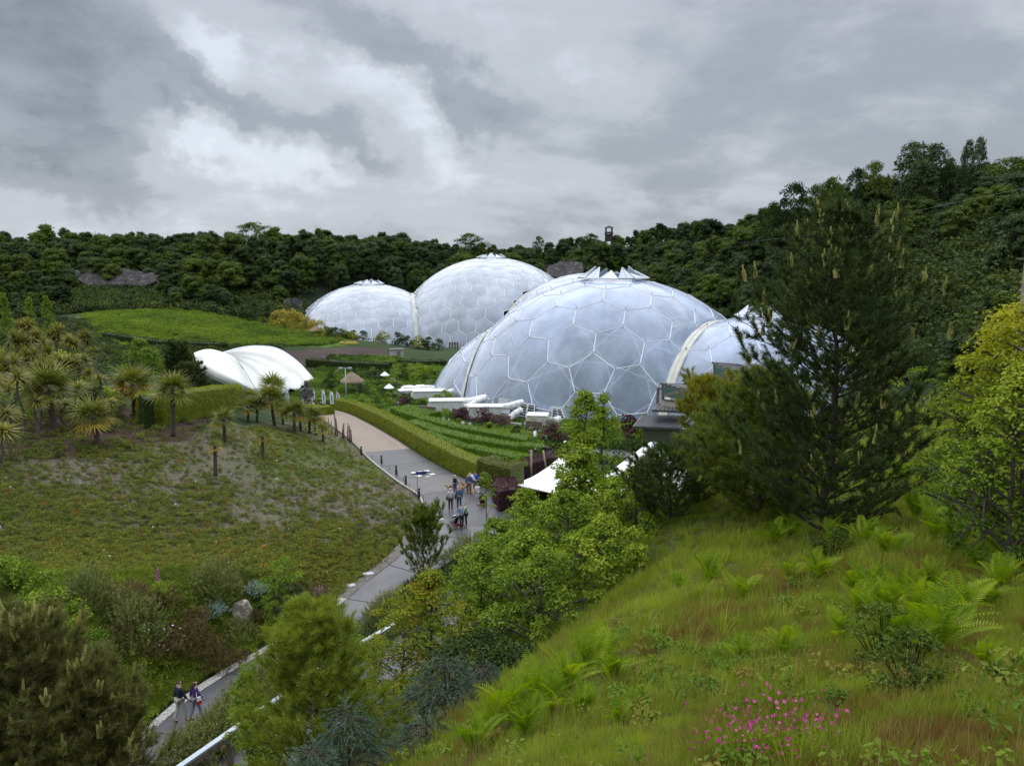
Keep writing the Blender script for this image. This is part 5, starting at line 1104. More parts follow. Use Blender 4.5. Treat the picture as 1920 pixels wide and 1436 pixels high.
tall = hash_noise(P[:, 0], P[:, 1], 1.7, 63); s_ = np.clip(.62 + .50 * tall + RNG.normal(0, .12, len(P)), .25, 1.3) * np.where(P[:, 1] < 15, .70, 1.0)
GN = [grass_mesh(s, 26, .42, .10, .0032, .5) for s in (71, 72, 73, 74)]
near_ = P[:, 1] < 14; wh = np.where(near_, RNG.integers(0, 4, len(P)), 4 + RNG.integers(0, 2, len(P)))
GF = [grass_mesh(s, 22, .45, .16, .0065, .5) for s in (75, 76)]
scatter('hillside_grass', P, RNG.random(len(P)) * 6.28, s_, t, GN + GF, L_GRASS, 'long uncut grass in green, yellow and russet patches on the near hillside', 'grass', which=wh)
print('grass', len(P), round(time.time() - T0, 1))
# coarser tussocks, broad-leaved weeds and old stems break up the turf
k = RNG.choice(len(P), 5200, replace=False); k = k[(hash_noise(P[k, 0], P[k, 1], 1.3, 71, 3) > -.05) & (sd[k] < 2.5)]
scatter('tussocks', P[k], RNG.random(len(k)) * 6.28, RNG.uniform(.30, .72, len(k)) * np.where(P[k, 1] < 12, .75, 1.1), np.clip(t[k] + RNG.normal(0, .22, len(k)), 0, 1), [grass_mesh(s_0, 20, .75, .16, .0085, .8) for s_0 in (81, 82, 83)], L_GRASS, 'coarse grass tussocks standing out of the hillside turf', 'grass')
k = RNG.choice(len(P), 2400, replace=False); k = k[(hash_noise(P[k, 0], P[k, 1], 1.8, 72, 3) > .05)]
scatter('weeds', P[k], RNG.random(len(k)) * 6.28, RNG.uniform(.18, .48, len(k)), np.clip(RNG.normal(.55, .2, len(k)), 0, 1), [m_.copy() for m_ in SB], leafmat('hillside_weeds', [(.03,.06,.012),(.06,.12,.016),(.11,.18,.02),(.16,.11,.04)], .3, .5, 0, True), 'low broad-leaved weeds scattered through the hillside grass', 'plants')
k = RNG.choice(len(P), 900, replace=False); k = k[(hash_noise(P[k, 0], P[k, 1], 1.1, 73, 3) > .05)]
scatter('old_stems', P[k], RNG.random(len(k)) * 6.28, RNG.uniform(.5, 1.1, len(k)), RNG.uniform(0, .2, len(k)), [grass_mesh(s_0, 9, .5, .10, .004, 1.2) for s_0 in (91, 92)], leafmat('old_stems', [(.12,.075,.04),(.24,.17,.09)], .1, .7, 0, True), 'dry brown old stems lying through the hillside grass', 'grass')
# seed heads standing above the grass
def seedhead(seed):
    rng = np.random.default_rng(seed); S = []; 
    for i in range(7):
        b = rng.normal(0, .1, 3) * np.array([1, 1, 0]); tp = b + np.array([rng.normal(0, .12), rng.normal(0, .12), rng.uniform(.55, .85)]); S += [(b, tp, .0022, .0018), (tp, tp + unit(tp - b) * .10, .006, .002)]
    V, F = tubes(S, 3); return mesh('tuft', V, F)
k = RNG.choice(len(P), 1500, replace=False); k = k[(sd[k] < 1)]; scatter('seed_heads', P[k], RNG.random(len(k)) * 6.28, RNG.uniform(.35, .6, len(k)), RNG.random(len(k)), [seedhead(s) for s in (1, 2)], leafmat('seed_heads', [(.20,.13,.07),(.27,.23,.11),(.21,.24,.08)], .2, .6, 0, True), 'thin grass seed heads standing above the hillside grass', 'grass')
# ---- ferns on the hillside
for k, (px, py, s) in enumerate(FE):
    l = FPOS[k]; near_t = ('under the big pine' if py < 1045 else 'in the thick fern patch right of centre' if 1580 < px < 1810 else 'on the crest left of the hillside' if px < 1180 else 'beside the pink flowers' if py > 1340 else 'in the open grass of the hillside')
    fern(l, s * (.62 if l[1] < 9 else .95 if l[1] < 15 else 1.25), 10 + (k % 5), 200 + k, f'bright green fern {near_t}', L_FERN, .8)
print('ferns', round(time.time() - T0, 1))
# nettle-like dark herb clump in the fern patch
hb = bush_mesh(91, .9, .7, 30, 30, .075, .14, lw=.42)
for px, py, s, lab in ((1650, 1240, 1.0, 'dark green leafy herb clump below the fern patch'), (1700, 1290, .9, 'dark green leafy herb clump at the bottom of the fern patch'), (1560, 1045, 1.0, 'leafy herb clump at the foot of the big pine')):
    o = empty('herb', hit(px, py), px, lab, 'plant', None, s); obj('foliage', hb, L_WOOD, o)
# pink campion beside the fern
def campion(seed):
    rng = np.random.default_rng(seed); S = []; fl = []
    for i in range(26):
        b = np.array([rng.normal(0, .12), rng.normal(0, .10), 0]); tp = b + np.array([rng.normal(0, .20), rng.normal(0, .15), rng.uniform(.18, .62)]); S.append((b, tp, .003, .002))
        for j in range(rng.integers(1, 4)): c = tp - (tp - b) * rng.uniform(0, .35) + rng.normal(0, .022, 3); S.append((tp - (tp - b) * .2, c, .0015, .0015)); fl.append(c)
    V, F = tubes(S, 3); fl = np.array(fl); fv = []; n = len(fl); 
    nn = unit(rng.normal(size=(n, 3)) + np.array([0, -1., .6])); fV, fF = [], []; n0 = 0
    for p in range(5):
        a = p * 2 * PI / 5; u = unit(np.cross(nn, [0.1, .2, 1.])); w = np.cross(nn, u); d = u * math.cos(a) + w * math.sin(a); v, f = leaf_quads(rng, fl, d, nn, np.full(n, .019), .8, .1); fV.append(v); fF.append(f + n0); n0 += len(v)
    LB = rng.normal(0, .10, (60, 3)) * np.array([1.2, .8, 0]) + np.array([0, 0, .05]) + np.array([0, 0, .3]) * rng.random((60, 1)); lv, lf = leaf_quads(rng, LB, rng.normal(size=(60, 3)) + np.array([0, 0, .6]), rng.normal(size=(60, 3)) + np.array([0, 0, 1.]), np.full(60, .07), .3)
    return mesh('stems', np.concatenate([V, lv]), np.concatenate([F, lf + len(V)]), tint=np.full(len(F) + len(lf), .4)), mesh('flower', np.concatenate(fV), np.concatenate(fF), tint=np.clip(np.tile(rng.normal(.5, .2, n), 5), 0, 1))
L_PINK = leafmat('pink_petals', [(.24,.03,.17),(.36,.06,.27),(.46,.12,.36)], .3, .6, .2); CAMP = [campion(s) for s in (1, 2, 3)]
for k, (px, py, s, w_) in enumerate(((1470, 1395, 1.0, 'tallest, in front of the fern'), (1385, 1395, .75, 'middle left, loosely branched'), (1352, 1436, .8, 'low at the bottom edge, left'), (1440, 1436, .85, 'at the bottom edge below the fern'), (1500, 1436, .7, 'at the bottom edge, right'), (1500, 1395, .7, 'right of the fern tip'), (1405, 1450, .7, 'small, at the very bottom edge'))):
    o = empty('campion', hit(px, min(py + 12, 1440)), k, 'pink-flowered wild plant ' + w_, 'wildflower', 'pink wildflowers at the bottom of the hillside', s * 1.15); st = obj('stems', CAMP[k % 3][0], L_FERN, o); f = obj('flower', CAMP[k % 3][1], L_PINK, o); f['kind'] = 'stuff'
lush = np.concatenate([hit(px, 1436) + np.array([dx, dy, 0]) for px in (1320, 1380, 1440, 1490, 1550) for dx, dy in RNG.normal(0, .16, (14, 2))]).reshape(-1, 3); lush[:, 2] = grid_z(lush[:, 0], lush[:, 1])
scatter('lush_grass', lush, RNG.random(len(lush)) * 6.28, RNG.uniform(.7, 1.1, len(lush)), RNG.uniform(.6, 1, len(lush)), [m_.copy() for m_ in GN], L_GRASS, 'lush bright grass blades round the pink flowers', 'grass')
# ---- pines on the near hillside
profB = lambda h: float(np.interp(h, [0, .12, .25, .45, .65, .80, .92, 1], [.80, .98, .80, .88, .68, .48, .28, .05]))
l = spot(1548, 21.0, -.15); H_ = toph(392, l)
bp = pine_meshes(301, H_, 5.4, .02, .46, 7, .16, 48, .0085, .55, profB, .34, .85, 0, .13, .40, .20, .46)
place_pine('pine', bp, l, 0, 1, 'big dark pine with pale upright candles in front of the right dome', L_PINE, L_CANDLE)
l = spot(1425, 25.0, -.1); H_ = toph(700, l)
place_pine('pine', pine_meshes(302, H_, 5.8, .04, .40, 7, .17, 46, .0085, 0, None, .25, 1.0, .1, .08, .2, .19), l, 1, 1, 'soft mid-green pine just left of the big pine', L_PINEF)
l = spot(1352, 30.0, -.1); H_ = toph(728, l)
place_pine('pine', pine_meshes(303, H_, 3.5, .04, .42, 7, .18, 44, .010, .2, lambda h: .55 + .45 * math.sin(h * 3.1) * (h < .8) if h < .75 else 1.0 * (1 - h) * 2.4 + .15, .4, 1, 0, .08, .25, .24), l, 2, 1, 'olive yellow-green pine left of the soft pine', L_PINEO, L_PINEO)
l = spot(1255, 27.5, -.1); H_ = toph(845, l)
place_pine('pine', pine_meshes(304, H_, 4.4, .05, .40, 7, .16, 42, .009, .1, None, .35, 1, 0, .07, .2, .19), l, 3, 1, 'dark young pine leaning out over the white canopy', L_PINE, L_PINEF)
l = spot(1225, 33, -.1); place_pine('pine', pine_meshes(305, toph(868, l), 2.8, .05, .42, 6, .13, 40, .007, .1, None, .35, 1, 0, .07, .2, .24), l, 3, 1, 'thin young pine behind the leaning pine at the canopy', L_PINEF, L_PINEO)
# soft pine and cedars in the middle foreground
l = spot(600, 17.0, -.2); H_ = toph(1150, l)
place_pine('pine', pine_meshes(306, H_, 4.4, .04, .40, 7, .19, 50, .0060, 0, lambda h: (1 - h) ** .75, .45, 1, 0, .07, .2, .20), l, 1, 1, 'soft light green young pine at the bottom beside the timber barrier', L_PINEL)
l = spot(795, 46.0, -.1); H_ = toph(972, l)
place_pine('pine', pine_meshes(307, H_, 3.3, .05, .55, 6, .22, 40, .013, 0, lambda h: .75 * (1 - h) ** .5 + .15, .8, 1, -.25, .07, .2, .30), l, 0, 1, 'upright feathery young pine at the right edge of the lower path', L_PINEF)
l = spot(800, 42, -.1); place_pine('pine', pine_meshes(308, toph(1085, l), 3.0, .05, .5, 6, .2, 36, .012, 0, None, .3, 1, 0, .06, .2, .3), l, 2, 1, 'small dark pine below the feathery pine at the path', L_PINE)
ced = lambda s, H, W: pine_meshes(s, H, W, .04, .26, 7, .035, 60, .0045, 0, lambda h: (1 - h) ** .8 + .06, -.05, 1, .42, .05, .2, .16, .50, .12)
for px, Y, pt, W, s, lab in ((835, 14.2, 1232, 2.6, 311, 'blue-green cedar with drooping tips under the yellowing tree'), (905, 15.5, 1245, 2.0, 312, 'blue-green cedar spreading right towards the hillside ferns'), (655, 12.0, 1318, 1.9, 313, 'blue-green cedar at the bottom edge in front of the soft pine'), (590, 11.0, 1385, 1.5, 314, 'low blue-green cedar at the bottom edge, left one of two'), (800, 12.4, 1340, 1.7, 315, 'dark blue-green cedar low in the gap at the bottom')):
    l = spot(px, Y, -.1); place_pine('cedar', ced(s, toph(pt, l), W), l, s, 1, lab, L_CEDAR)
# bottom left pine
for px, Y, pt, W, s, lab in ((95, 12.5, 1158, 3.2, 321, 'bushy pine full of tall pale candles in the bottom left corner'), (215, 12.8, 1250, 2.2, 322, 'second candle-topped pine right of the corner pine'), (-30, 11.5, 1190, 2.6, 323, 'candle-topped pine cut by the left edge')):
    l = spot(px, Y, -.2); H_ = toph(pt, l); place_pine('pine', pine_meshes(s, H_, W, .1, .30, 7, .12, 56, .0045, .5, lambda h: (1 - h ** 3) * .9 + .12, .45, 1, 0, .06, .34, .16, .5), l, s, 1, lab, L_PINEC, L_CANDLE)
print('pines', round(time.time() - T0, 1))
# ---- broadleaved trees in the middle
def bl(px, Y, ptop, wpx, seed, prof, lm, lab, clumps=150, per=55, leaf=.13, cr=None, h0=.12, lean=0, flat=.5, name='tree', inner=.35, trunk=None, w=.62, dz=-.15, hue=None):
    l = spot(px, Y, dz); H_ = toph(ptop, l); W = wpx / pix(l); cr = (cr or W * .10) * .88; clumps = int(clumps * .85)
    ms = tree_meshes(seed, H_, W, h0, prof, clumps, per, leaf, cr, trunk or .02 + .012 * H_, lean, w, 8, inner, flat); return place_tree(name, ms, l, 0, 1, lab, 'tree', lm, BARK)
bl(1092, 35, 735, 150, 401, 'cone', L_MAPLE, 'slender young tree with a thin leafy spire, left of two', 130, 48, .15, .30, .25, 0, .5)
bl(1128, 36, 742, 110, 402, 'cone', L_MAPLE, 'slender young tree with a thin leafy spire, right of two', 80, 42, .14, .30, .3, 0, .5)
bl(1085, 32, 840, 190, 403, 'cone', L_MAPLE, 'dense maple under the two spires', 150, 52, .16, .42, .06)
bl(1190, 29, 880, 200, 404, 'egg', L_MAPLE, 'dense maple at the foot of the leaning pine', 120, 52, .15, .38, .06)
bl(1062, 27, 925, 230, 405, 'egg', L_MAPLE, 'broad maple in the middle of the thicket', 130, 52, .15, .36, .05)
bl(1135, 23.5, 975, 220, 406, 'egg', L_MAPLE, 'maple at the front of the thicket over the hillside edge', 130, 54, .135, .32, .05)
bl(985, 31, 920, 175, 407, 'egg', L_MAPLE, 'maple on the left of the thicket beside the path', 90, 50, .16, .38, .06)
bl(930, 33, 975, 200, 408, 'egg', L_MAPLE, 'low spreading maple at the right edge of the path', 90, 50, .17, .40, .05)
bl(1015, 22, 1030, 230, 409, 'egg', L_MAPLE, 'shaded maple behind the yellowing tree', 110, 52, .11, .34, .04)
bl(905, 25, 1025, 230, 410, 'egg', L_MAPLE, 'mid green maple between the yellowing tree and the thicket', 110, 52, .12, .40, .05)
bl(810, 22, 1078, 270, 411, 'egg', L_YELLOW, 'small tree with yellowing and rust tinged leaves in the middle', 190, 52, .125, .36, .05, 0, .5, w=.5)
bl(760, 24, 1150, 150, 412, 'round', L_YELLOW, 'low side tree with yellowing leaves, left of the rust tinged one', 90, 50, .12, .34, .05, w=.5)
bl(905, 18.5, 1195, 220, 413, 'dome', L_WOOD, 'dark leafy bush in the hollow below the yellowing tree', 120, 50, .10, .3, .03)
bl(980, 17.5, 1215, 150, 414, 'dome', L_WOOD, 'dark leafy bush against the hillside edge', 90, 50, .09, .28, .03)
bl(912, 54, 885, 52, 415, 'cone', L_MAPLE, 'slender layered sapling standing at the path junction', 26, 26, .17, .30, .22, 0, .4, trunk=.04)
bl(966, 48, 925, 50, 416, 'column', L_LIGHT, 'small yellow-green tree in front of the purple hedge', 28, 32, .16, .34, .15)
bl(978, 68, 852, 34, 417, 'egg', L_LIGHT, 'young light green tree at the tip of the purple hedge', 16, 26, .18, .35, .3)
bl(540, 40, 1050, 95, 418, 'column', L_LIGHT, 'bright green sapling on the slope side of the lower path', 60, 46, .14, .36, .08, w=.55)
bl(560, 37, 1120, 80, 419, 'egg', L_LIGHT, 'bright green bushy sapling beside the lower path', 46, 46, .14, .34, .05)
bl(478, 24, 1252, 110, 420, 'egg', L_LIGHT, 'light green bushy tree overhanging the timber barrier', 80, 50, .11, .3, .05)
bl(500, 19, 1330, 150, 421, 'egg', L_MAPLE, 'leafy tree at the bottom just right of the timber barrier', 100, 50, .10, .28, .05)
bl(655, 26, 1170, 120, 422, 'dome', L_MAPLE, 'round bush at the right side of the lower path', 70, 50, .12, .32, .05)
bl(265, 112, 638, 78, 423, 'cone', L_LIGHT, 'lime green tree behind the palms', 70, 44, .32, .9, .1)
bl(285, 108, 652, 60, 424, 'cone', L_LIGHT, 'smaller lime green tree beside the lime tree behind the palms', 50, 44, .30, .8, .1)
l = spot(338, 112, -.2); place_pine('pine', pine_meshes(325, toph(645, l), 5.4, .1, .8, 6, .30, 34, .03, 0, lambda h: .8 - .5 * h, .2, 1, 0, .2, .2, .45), l, 0, 1, 'dark pine at the left end of the white shell tent', L_PINE)
l = spot(360, 106, -.2); place_pine('pine', pine_meshes(326, toph(690, l), 5.0, .1, .8, 6, .30, 34, .03, 0, lambda h: .8 - .4 * h, .1, 1, 0, .2, .2, .45), l, 1, 1, 'low dark pine overlapping the white shell tent', L_PINE)
# thin pale tree right of the pine, golden shrub at the right edge
bl(1690, 27, 690, 150, 430, 'round', L_LIGHT, 'thin light green tree between the big pine and the golden shrub', 34, 34, .10, .3, .25, 0, .45, inner=.5)
bl(1655, 34, 560, 120, 433, 'egg', L_WOOD2, 'loose grey-green tree behind the big pine on the right', 60, 36, .14, .4, .2, inner=.4)
bl(1600, 40, 640, 200, 434, 'egg', L_MAPLE, 'leafy tree behind the big pine', 90, 40, .18, .5, .1, inner=.4)
def golden(px, Y, ptop, wpx, seed, lab, lm, clumps=170, h0=.16):
    l = spot(px, Y, -.1); H_ = toph(ptop, l); W = wpx / pix(l); rng = np.random.default_rng(seed); tr, cr_ = tree_meshes(seed, H_, W, h0, 'egg', clumps, 42, .085, .24, .05, 0, .56, 10, .25, .7)
    n = len(cr_.polygons); c = np.empty(n * 3); cr_.polygons.foreach_get('center', c); z = c.reshape(-1, 3)[:, 2] / H_; t = np.clip(.12 + .75 * smooth(z, .35, .95) + rng.normal(0, .13, n), 0, 1).astype(np.float32); cr_.attributes['tint'].data.foreach_set('value', t); return place_tree('shrub', (tr, cr_), l, 0, 1, lab, 'shrub', lm, BARK)
golden(1905, 13.5, 520, 300, 431, 'tall shrub at the right edge with golden yellow young leaves on top', L_SHRUBY, 230)
golden(1835, 14.5, 590, 220, 432, 'round-leaved shrub with golden tips, left half of the right-edge thicket', L_SHRUBY, 170)
golden(1880, 12.6, 690, 260, 435, 'dark green round-leaved shrub low at the right edge', L_MAPLE, 150, .08)
bl(1000, 26, 1000, 220, 441, 'egg', L_MAPLE, 'full bright maple filling the middle of the thicket', 150, 54, .15, .4, .04)
bl(1165, 31, 905, 170, 442, 'round', L_MAPLE, 'full maple behind the front maple of the thicket', 110, 54, .15, .4, .04)
bl(955, 28.5, 1010, 180, 443, 'egg', L_LIGHT, 'fresh yellow-green maple on the path side of the thicket', 100, 50, .15, .38, .05)
for k, (px, Y, pt, w_) in enumerate(((1500, 24, 935, 110), (1600, 23, 945, 120), (1460, 26, 900, 110))):
    l = spot(px, Y, -.1); s = w_ / pix(l) / 2.0; o = empty('bush', l, k, 'leafy bush round the foot of the big pine, ' + ('left of its trunk', 'right of its trunk', 'farther left by the soft pine')[k], 'bush'); o.scale = (s, s, max(.8, toph(pt, l)) / 1.7); obj('foliage', bush_mesh(460 + k, 2.0, 1.7, 34, 60, .09, .28), L_MAPLE, o)
print('trees', round(time.time() - T0, 1))
# ---- rosemary and heath strip between the lower path and the barrier
SPK = [spiky_mesh(s, 1.6, .9, 420, .22, .010) for s in (1, 2, 3)]; SPR = [spiky_mesh(s, 1.7, 1.4, 620, .28, .011) for s in (5, 6)]
strip = [(330,1425),(365,1400),(400,1370),(425,1340),(395,1325),(440,1310),(465,1290),(480,1330),(505,1270),(525,1245),(545,1225),(455,1355),(590,1215),(700,1160),(735,1140),(725,1165),(760,1120),(850,1065),(880,1045),(690,1180),(345,1400),(372,1385),(400,1405),(430,1385),(350,1436),(415,1345),(445,1330),(480,1300),(520,1280),(560,1240)]
for k, (px, py) in enumerate(strip):
    l = hit(px, py); bd, _, _ = path_info(l[None, 0], l[None, 1])
    if bd[0] < .55: l = l + np.array([.9 - bd[0], -.25, 0]); l[2] = gz(l[0], l[1])
    where = 'at the bottom, below the walking couple' if px < 410 else 'beside the timber barrier' if px < 560 else 'at the bend of the lower path' if px < 770 else 'near the path junction'
    o = empty('heath_bush', l, k, 'dull green spiky heath bush ' + where, 'bush', 'heath bushes along the lower path', 1.35 if k % 3 else 1.6); obj('foliage', SPK[k % 3], L_ROSE, o)
# ---- shrubs of the wild corner
def put(name, me_, px, py, s0, lm, lab, cat='bush', sz=None, group=None):
    s = s0 * 1.4; l = hit(px, py); o = empty(name, l - np.array([0, 0, .02]), px * .37, lab, cat, group); o.scale = (s, s, sz or s); obj('foliage', me_, lm, o); return o
put('bush', SPR[0], 405, 1118, 1.05, L_ROSE, 'dark rounded rosemary bush up beside the slope')
put('bush', SPR[1], 253, 1205, 1.15, L_ROSE, 'grey-green rounded rosemary bush in the middle of the wild planting')
put('bush', SPR[0], 168, 1140, 1.0, L_ROSE, 'dull green rounded bush left of the rosemary bushes')
put('bush', spiky_mesh(7, 1.6, .9, 420, .2, .011), 446, 1200, .9, L_ROSE, 'low dull bush below the boulder')
JU = spiky_mesh(8, 1.4, .45, 420, .13, .014)
put('juniper', JU, 397, 1150, .85, L_BLUE, 'pale blue ground juniper left of the boulder'); put('juniper', JU, 478, 1110, .85, L_BLUE, 'pale blue ground juniper above the boulder')
BL = [bush_mesh(s, 2.0, 1.7, 30, 50, .13, .34) for s in (61, 62)]
put('bush', BL[0], 90, 1150, .8, L_MAPLE, 'leafy green bush left of the rounded bushes'); put('bush', BL[1], 95, 1195, .9, L_MAPLE, 'leafy bush above the corner pine'); put('bush', BL[0], 300, 1130, .45, L_MAPLE, 'small leafy plant round the foxglove')
put('bush', BL[1], 30, 1110, .8, L_MAPLE, 'leafy bush at the left edge under the slope'); put('bush', BL[0], 180, 1230, .5, L_HEDGEF, 'fresh green bush right of the corner pine top')
HE = [spiky_mesh(s, 2.6, .5, 480, .26, .012) for s in (11, 12)]
for k, (px, py, s) in enumerate(((230, 1125, .8), (285, 1130, .75), (340, 1170, .8), (330, 1200, .9), (365, 1215, .8), (290, 1215, .7), (210, 1190, .6), (395, 1235, .7), (420, 1245, .7), (460, 1160, .5))):
    put('heather', HE[k % 2], px, py, s, L_HEATH, 'brown heather mound ' + ('above the grey-green rosemary bush' if py < 1150 else 'right of the grey-green rosemary bush' if px > 280 else 'left of the grey-green rosemary bush'), 'heather', None, 'brown heather mounds in the wild planting')
put('bush', spiky_mesh(13, 1.6, 1.0, 360, .25, .012), 597, 1125, .7, L_HEATH, 'reddish brown bush right of the bright saplings')
# foxglove
fx = hit(298, 1108); o = empty('foxglove', fx, 0, 'purple foxglove spire standing in the wild planting', 'flower'); V, F = tubes([(np.zeros(3), np.array([0.02, 0, 1.25]), .012, .008)], 5); obj('stem', mesh('stem', V, F), L_FERN.copy() if False else mat('green_stem', (.08, .14, .03)), o)
rg = np.random.default_rng(4)
for k in range(22):
    b = MB(); a = rg.random() * 6.28; z = .55 + .7 * k / 22; r = .05 * (1.25 - k / 22); p = np.array([math.cos(a) * .02, math.sin(a) * .02, z]); q = p + np.array([math.cos(a) * r * 1.6, math.sin(a) * r * 1.6, -.03]); b.tube([p, (p + q) / 2, q], [.012, .024, .03], 6); b.build('flower', mat('foxglove_purple', (.36, .05, .26), .6), o)
# ox-eye daisies
def daisies(poly, n, seed, lab):
    rng = np.random.default_rng(seed); P, _ = screen_points(poly, n, rng, 80); m_ = MB(); m_.lathe([(.0, 0), (.045, .008), (.045, .014), (0, .02)], 8, (0, 0, .95)); g = m_.me('head'); scatter('daisies', P, rng.random(len(P)) * 6.28, rng.uniform(.7, 1.2, len(P)), P[:, 0] * 0, [g], WHITE, lab, 'flowers', tilt=rng.normal(0, .25, (len(P), 2)))
daisies([(255,1195),(340,1205),(345,1245),(300,1250)], 26, 1, 'white daisies above the walking couple'); daisies([(30,1170),(60,1180),(60,1200),(30,1190)], 9, 2, 'white daisies above the corner pine at the left')
daisies([(95,1260),(230,1290),(240,1400),(60,1400)], 70, 3, 'white daisies among the candle-topped pines')
# ---- hedges
def gl(rows): return np.array([hit(*r) for r in rows])
def side_line(L_, a, b, off): 
    s = L_[(L_[:, 1] >= a) & (L_[:, 1] <= b)]; d = np.gradient(s[:, :2], axis=0); d /= np.linalg.norm(d, axis=1, keepdims=True); nr = np.stack([d[:, 1], -d[:, 0]], 1); q = s[:, :2] + nr * (s[:, 3:4] / 2 + off); return np.column_stack([q, s[:, 2]])
hl = side_line(r_ramp, 62.5, 126, 1.15)[::3]
hedge('hedge', hl, 1.40, 1.65, .13, 85, L_HEDGE, 'long clipped yellow-green hedge running beside the ramp', seed=3)
he = hl[0] + np.array([.9, -1.2, 0]); hedge('hedge', [he + np.array([-.9, 1.3, 0]), he, he + np.array([1.5, -.9, -.1])], 2.1, 2.15, .14, 80, leafmat('rust_tipped_hedge', [(.022,.035,.008),(.055,.075,.014),(.11,.12,.02),(.17,.12,.03)], .2, .5, .05), 'dark rounded block at the near end of the long hedge', seed=4, wavy=.08)
hedge('hedge', gl([(742,785),(800,806),(860,822),(920,833),(990,846)]), 1.7, 1.8, .2, 30, L_HEDGEF, 'fresh green maze hedge, farthest of the three rows', seed=5, wavy=.12, group='maze hedge rows')
hedge('hedge', gl([(775,813),(830,832),(900,849),(960,858),(1018,862)]), 1.7, 1.8, .2, 30, L_HEDGEF, 'fresh green maze hedge, middle one of the three rows', seed=6, wavy=.12, group='maze hedge rows')
hedge('hedge', gl([(800,836),(850,856),(900,868),(950,880),(990,888)]), 1.6, 1.8, .2, 32, L_HEDGEF, 'fresh green maze hedge, nearest of the three rows', seed=7, wavy=.12, group='maze hedge rows')
hedge('hedge', gl([(725,778),(760,788),(800,800)]), 5.0, 1.0, .2, 24, L_HEDGEF, 'broad flat-topped hedge block where the maze rows begin', seed=8, wavy=.1)
hedge('hedge', gl([(778,790),(815,798)]), 2.4, 1.9, .18, 40, L_HEDGEF, 'clipped cubic hedge block right of its twin near the white plant boxes', seed=9)
hedge('hedge', gl([(757,782),(785,786)]), 2.4, 1.8, .18, 40, L_HEDGEF, 'clipped cubic hedge block left of its twin', seed=10)
hedge('hedge', gl([(958,960),(946,945),(945,925),(958,906),(985,896),(1020,884),(1062,876)]), 1.7, 1.65, .16, 55, L_PURP, 'dark purple curved hedge beside the white canopy', seed=11, wavy=.06)
hedge('hedge', gl([(264,790),(300,793),(350,782),(395,775),(425,768),(438,762)]), 1.9, 2.5, .15, 60, L_HEDGE, 'tall curved clipped hedge between the palms and the white shell tent', seed=12)
hedge('hedge', gl([(268,800),(285,800)]), 1.8, 2.5, .15, 50, L_YEW, 'dark hedge block at the palm end of the tall hedge', seed=13)
hedge('hedge', [spot(198, 205), spot(300, 202), spot(423, 200)], 2.2, 1.9, .35, 12, L_YEW, 'long dark hedge across the foot of the meadow', seed=14)
hedge('hedge', [spot(578, 180), spot(640, 178), spot(732, 176)], 2.2, 1.9, .3, 14, L_YEW, 'long dark hedge in front of the bare allotment bank', seed=15)
hedge('hedge', [spot(745, 186), spot(790, 186), spot(835, 188)], 2.0, 1.2, .3, 14, L_YEW, 'low dark hedge right of the allotment bank', seed=16)
hedge('hedge', [spot(592, 136), spot(630, 134), spot(672, 128)], 2.0, 1.5, .25, 18, L_HEDGEF, 'green hedge behind the flags and the lamp post', seed=17, wavy=.15)
hedge('hedge', [spot(545, 122), spot(580, 119), spot(612, 114)], 2.6, 1.3, .22, 20, L_HEDGE, 'brownish low hedge at the top end of the ramp', seed=18, wavy=.1)
# brassica-like leafy rows between hedge and maze
P, q = screen_points([(812,845),(870,868),(950,885),(940,893),(890,882),(840,872)], 420, RNG, 120); P = P[off_paths(P, .3)]
scatter('leaf_bed', P, RNG.random(len(P)) * 6.28, RNG.uniform(.9, 1.7, len(P)), RNG.random(len(P)), [m_.copy() for m_ in SB], leafmat('blue_green_leaf_bed', [(.03,.075,.03),(.06,.13,.06),(.11,.19,.11)], .2, .5, 0, True), 'bed of blue-green leafy plants between the long hedge and the maze', 'plants')
print('hedges', round(time.time() - T0, 1))
# ---- garden shrubs in the terraces
GB = [bush_mesh(s, 2.2, 1.7, 22, 44, .20, .42) for s in (81, 82, 83)]; GC = bush_mesh(84, 1.2, 3.4, 26, 44, .18, .32, 'column')
rg = np.random.default_rng(9)
named = [(622, 735, 1.25, GC, L_YEW, 'dark columnar cypress right of the shell tent', 'cypress'), (758, 715, 1.25, GC, L_YEW, 'dark columnar cypress in the middle garden', 'cypress'), (785, 712, 2.0, GB[0], L_MAPLE, 'round light green tree next to the middle cypress', 'shrub'),
         (757, 773, 1.4, GB[1], L_PURP, 'dark purple shrub left of the white plant boxes', 'shrub'), (905, 800, 1.6, GB[2], L_PURP, 'wide purple shrub in front of the second plant box', 'shrub'), (870, 795, 1.4, GB[0], L_PURP, 'purple shrub below the first plant box', 'shrub'), (940, 803, 1.2, GB[1], L_PURP, 'small purple shrub beside the louvre windows', 'shrub'),
         (1040, 832, 1.7, GB[2], L_PURP, 'dark purple shrub near the foot of the big dome', 'shrub'), (1175, 822, 1.9, GB[0], L_PURP, 'large purple shrub under the grey roofed building', 'shrub'), (1000, 815, 1.3, GB[1], L_SILV, 'silvery shrub in front of the third plant box', 'shrub'), (1030, 812, 1.3, GB[2], L_SILV, 'silvery shrub by the small louvre window', 'shrub'),
         (835, 765, 1.7, GB[0], L_MAPLE, 'round green bush at the foot of the left bubble', 'shrub'), (820, 768, 1.4, GB[1], L_MAPLE, 'green bush behind the first white plant box', 'shrub'), (1205, 830, 1.3, GB[1], L_LIGHT, 'yellow-green bush beside the purple one under the building', 'shrub'), (700, 712, 1.4, GB[2], L_WOOD2, 'grey-green bush in the upper garden', 'shrub')]
for px, py, s, me_, m_, lab, cat in named: l = hit(px, py); o = empty(cat, l, px, lab, cat, None, s); obj('foliage', me_, m_, o)
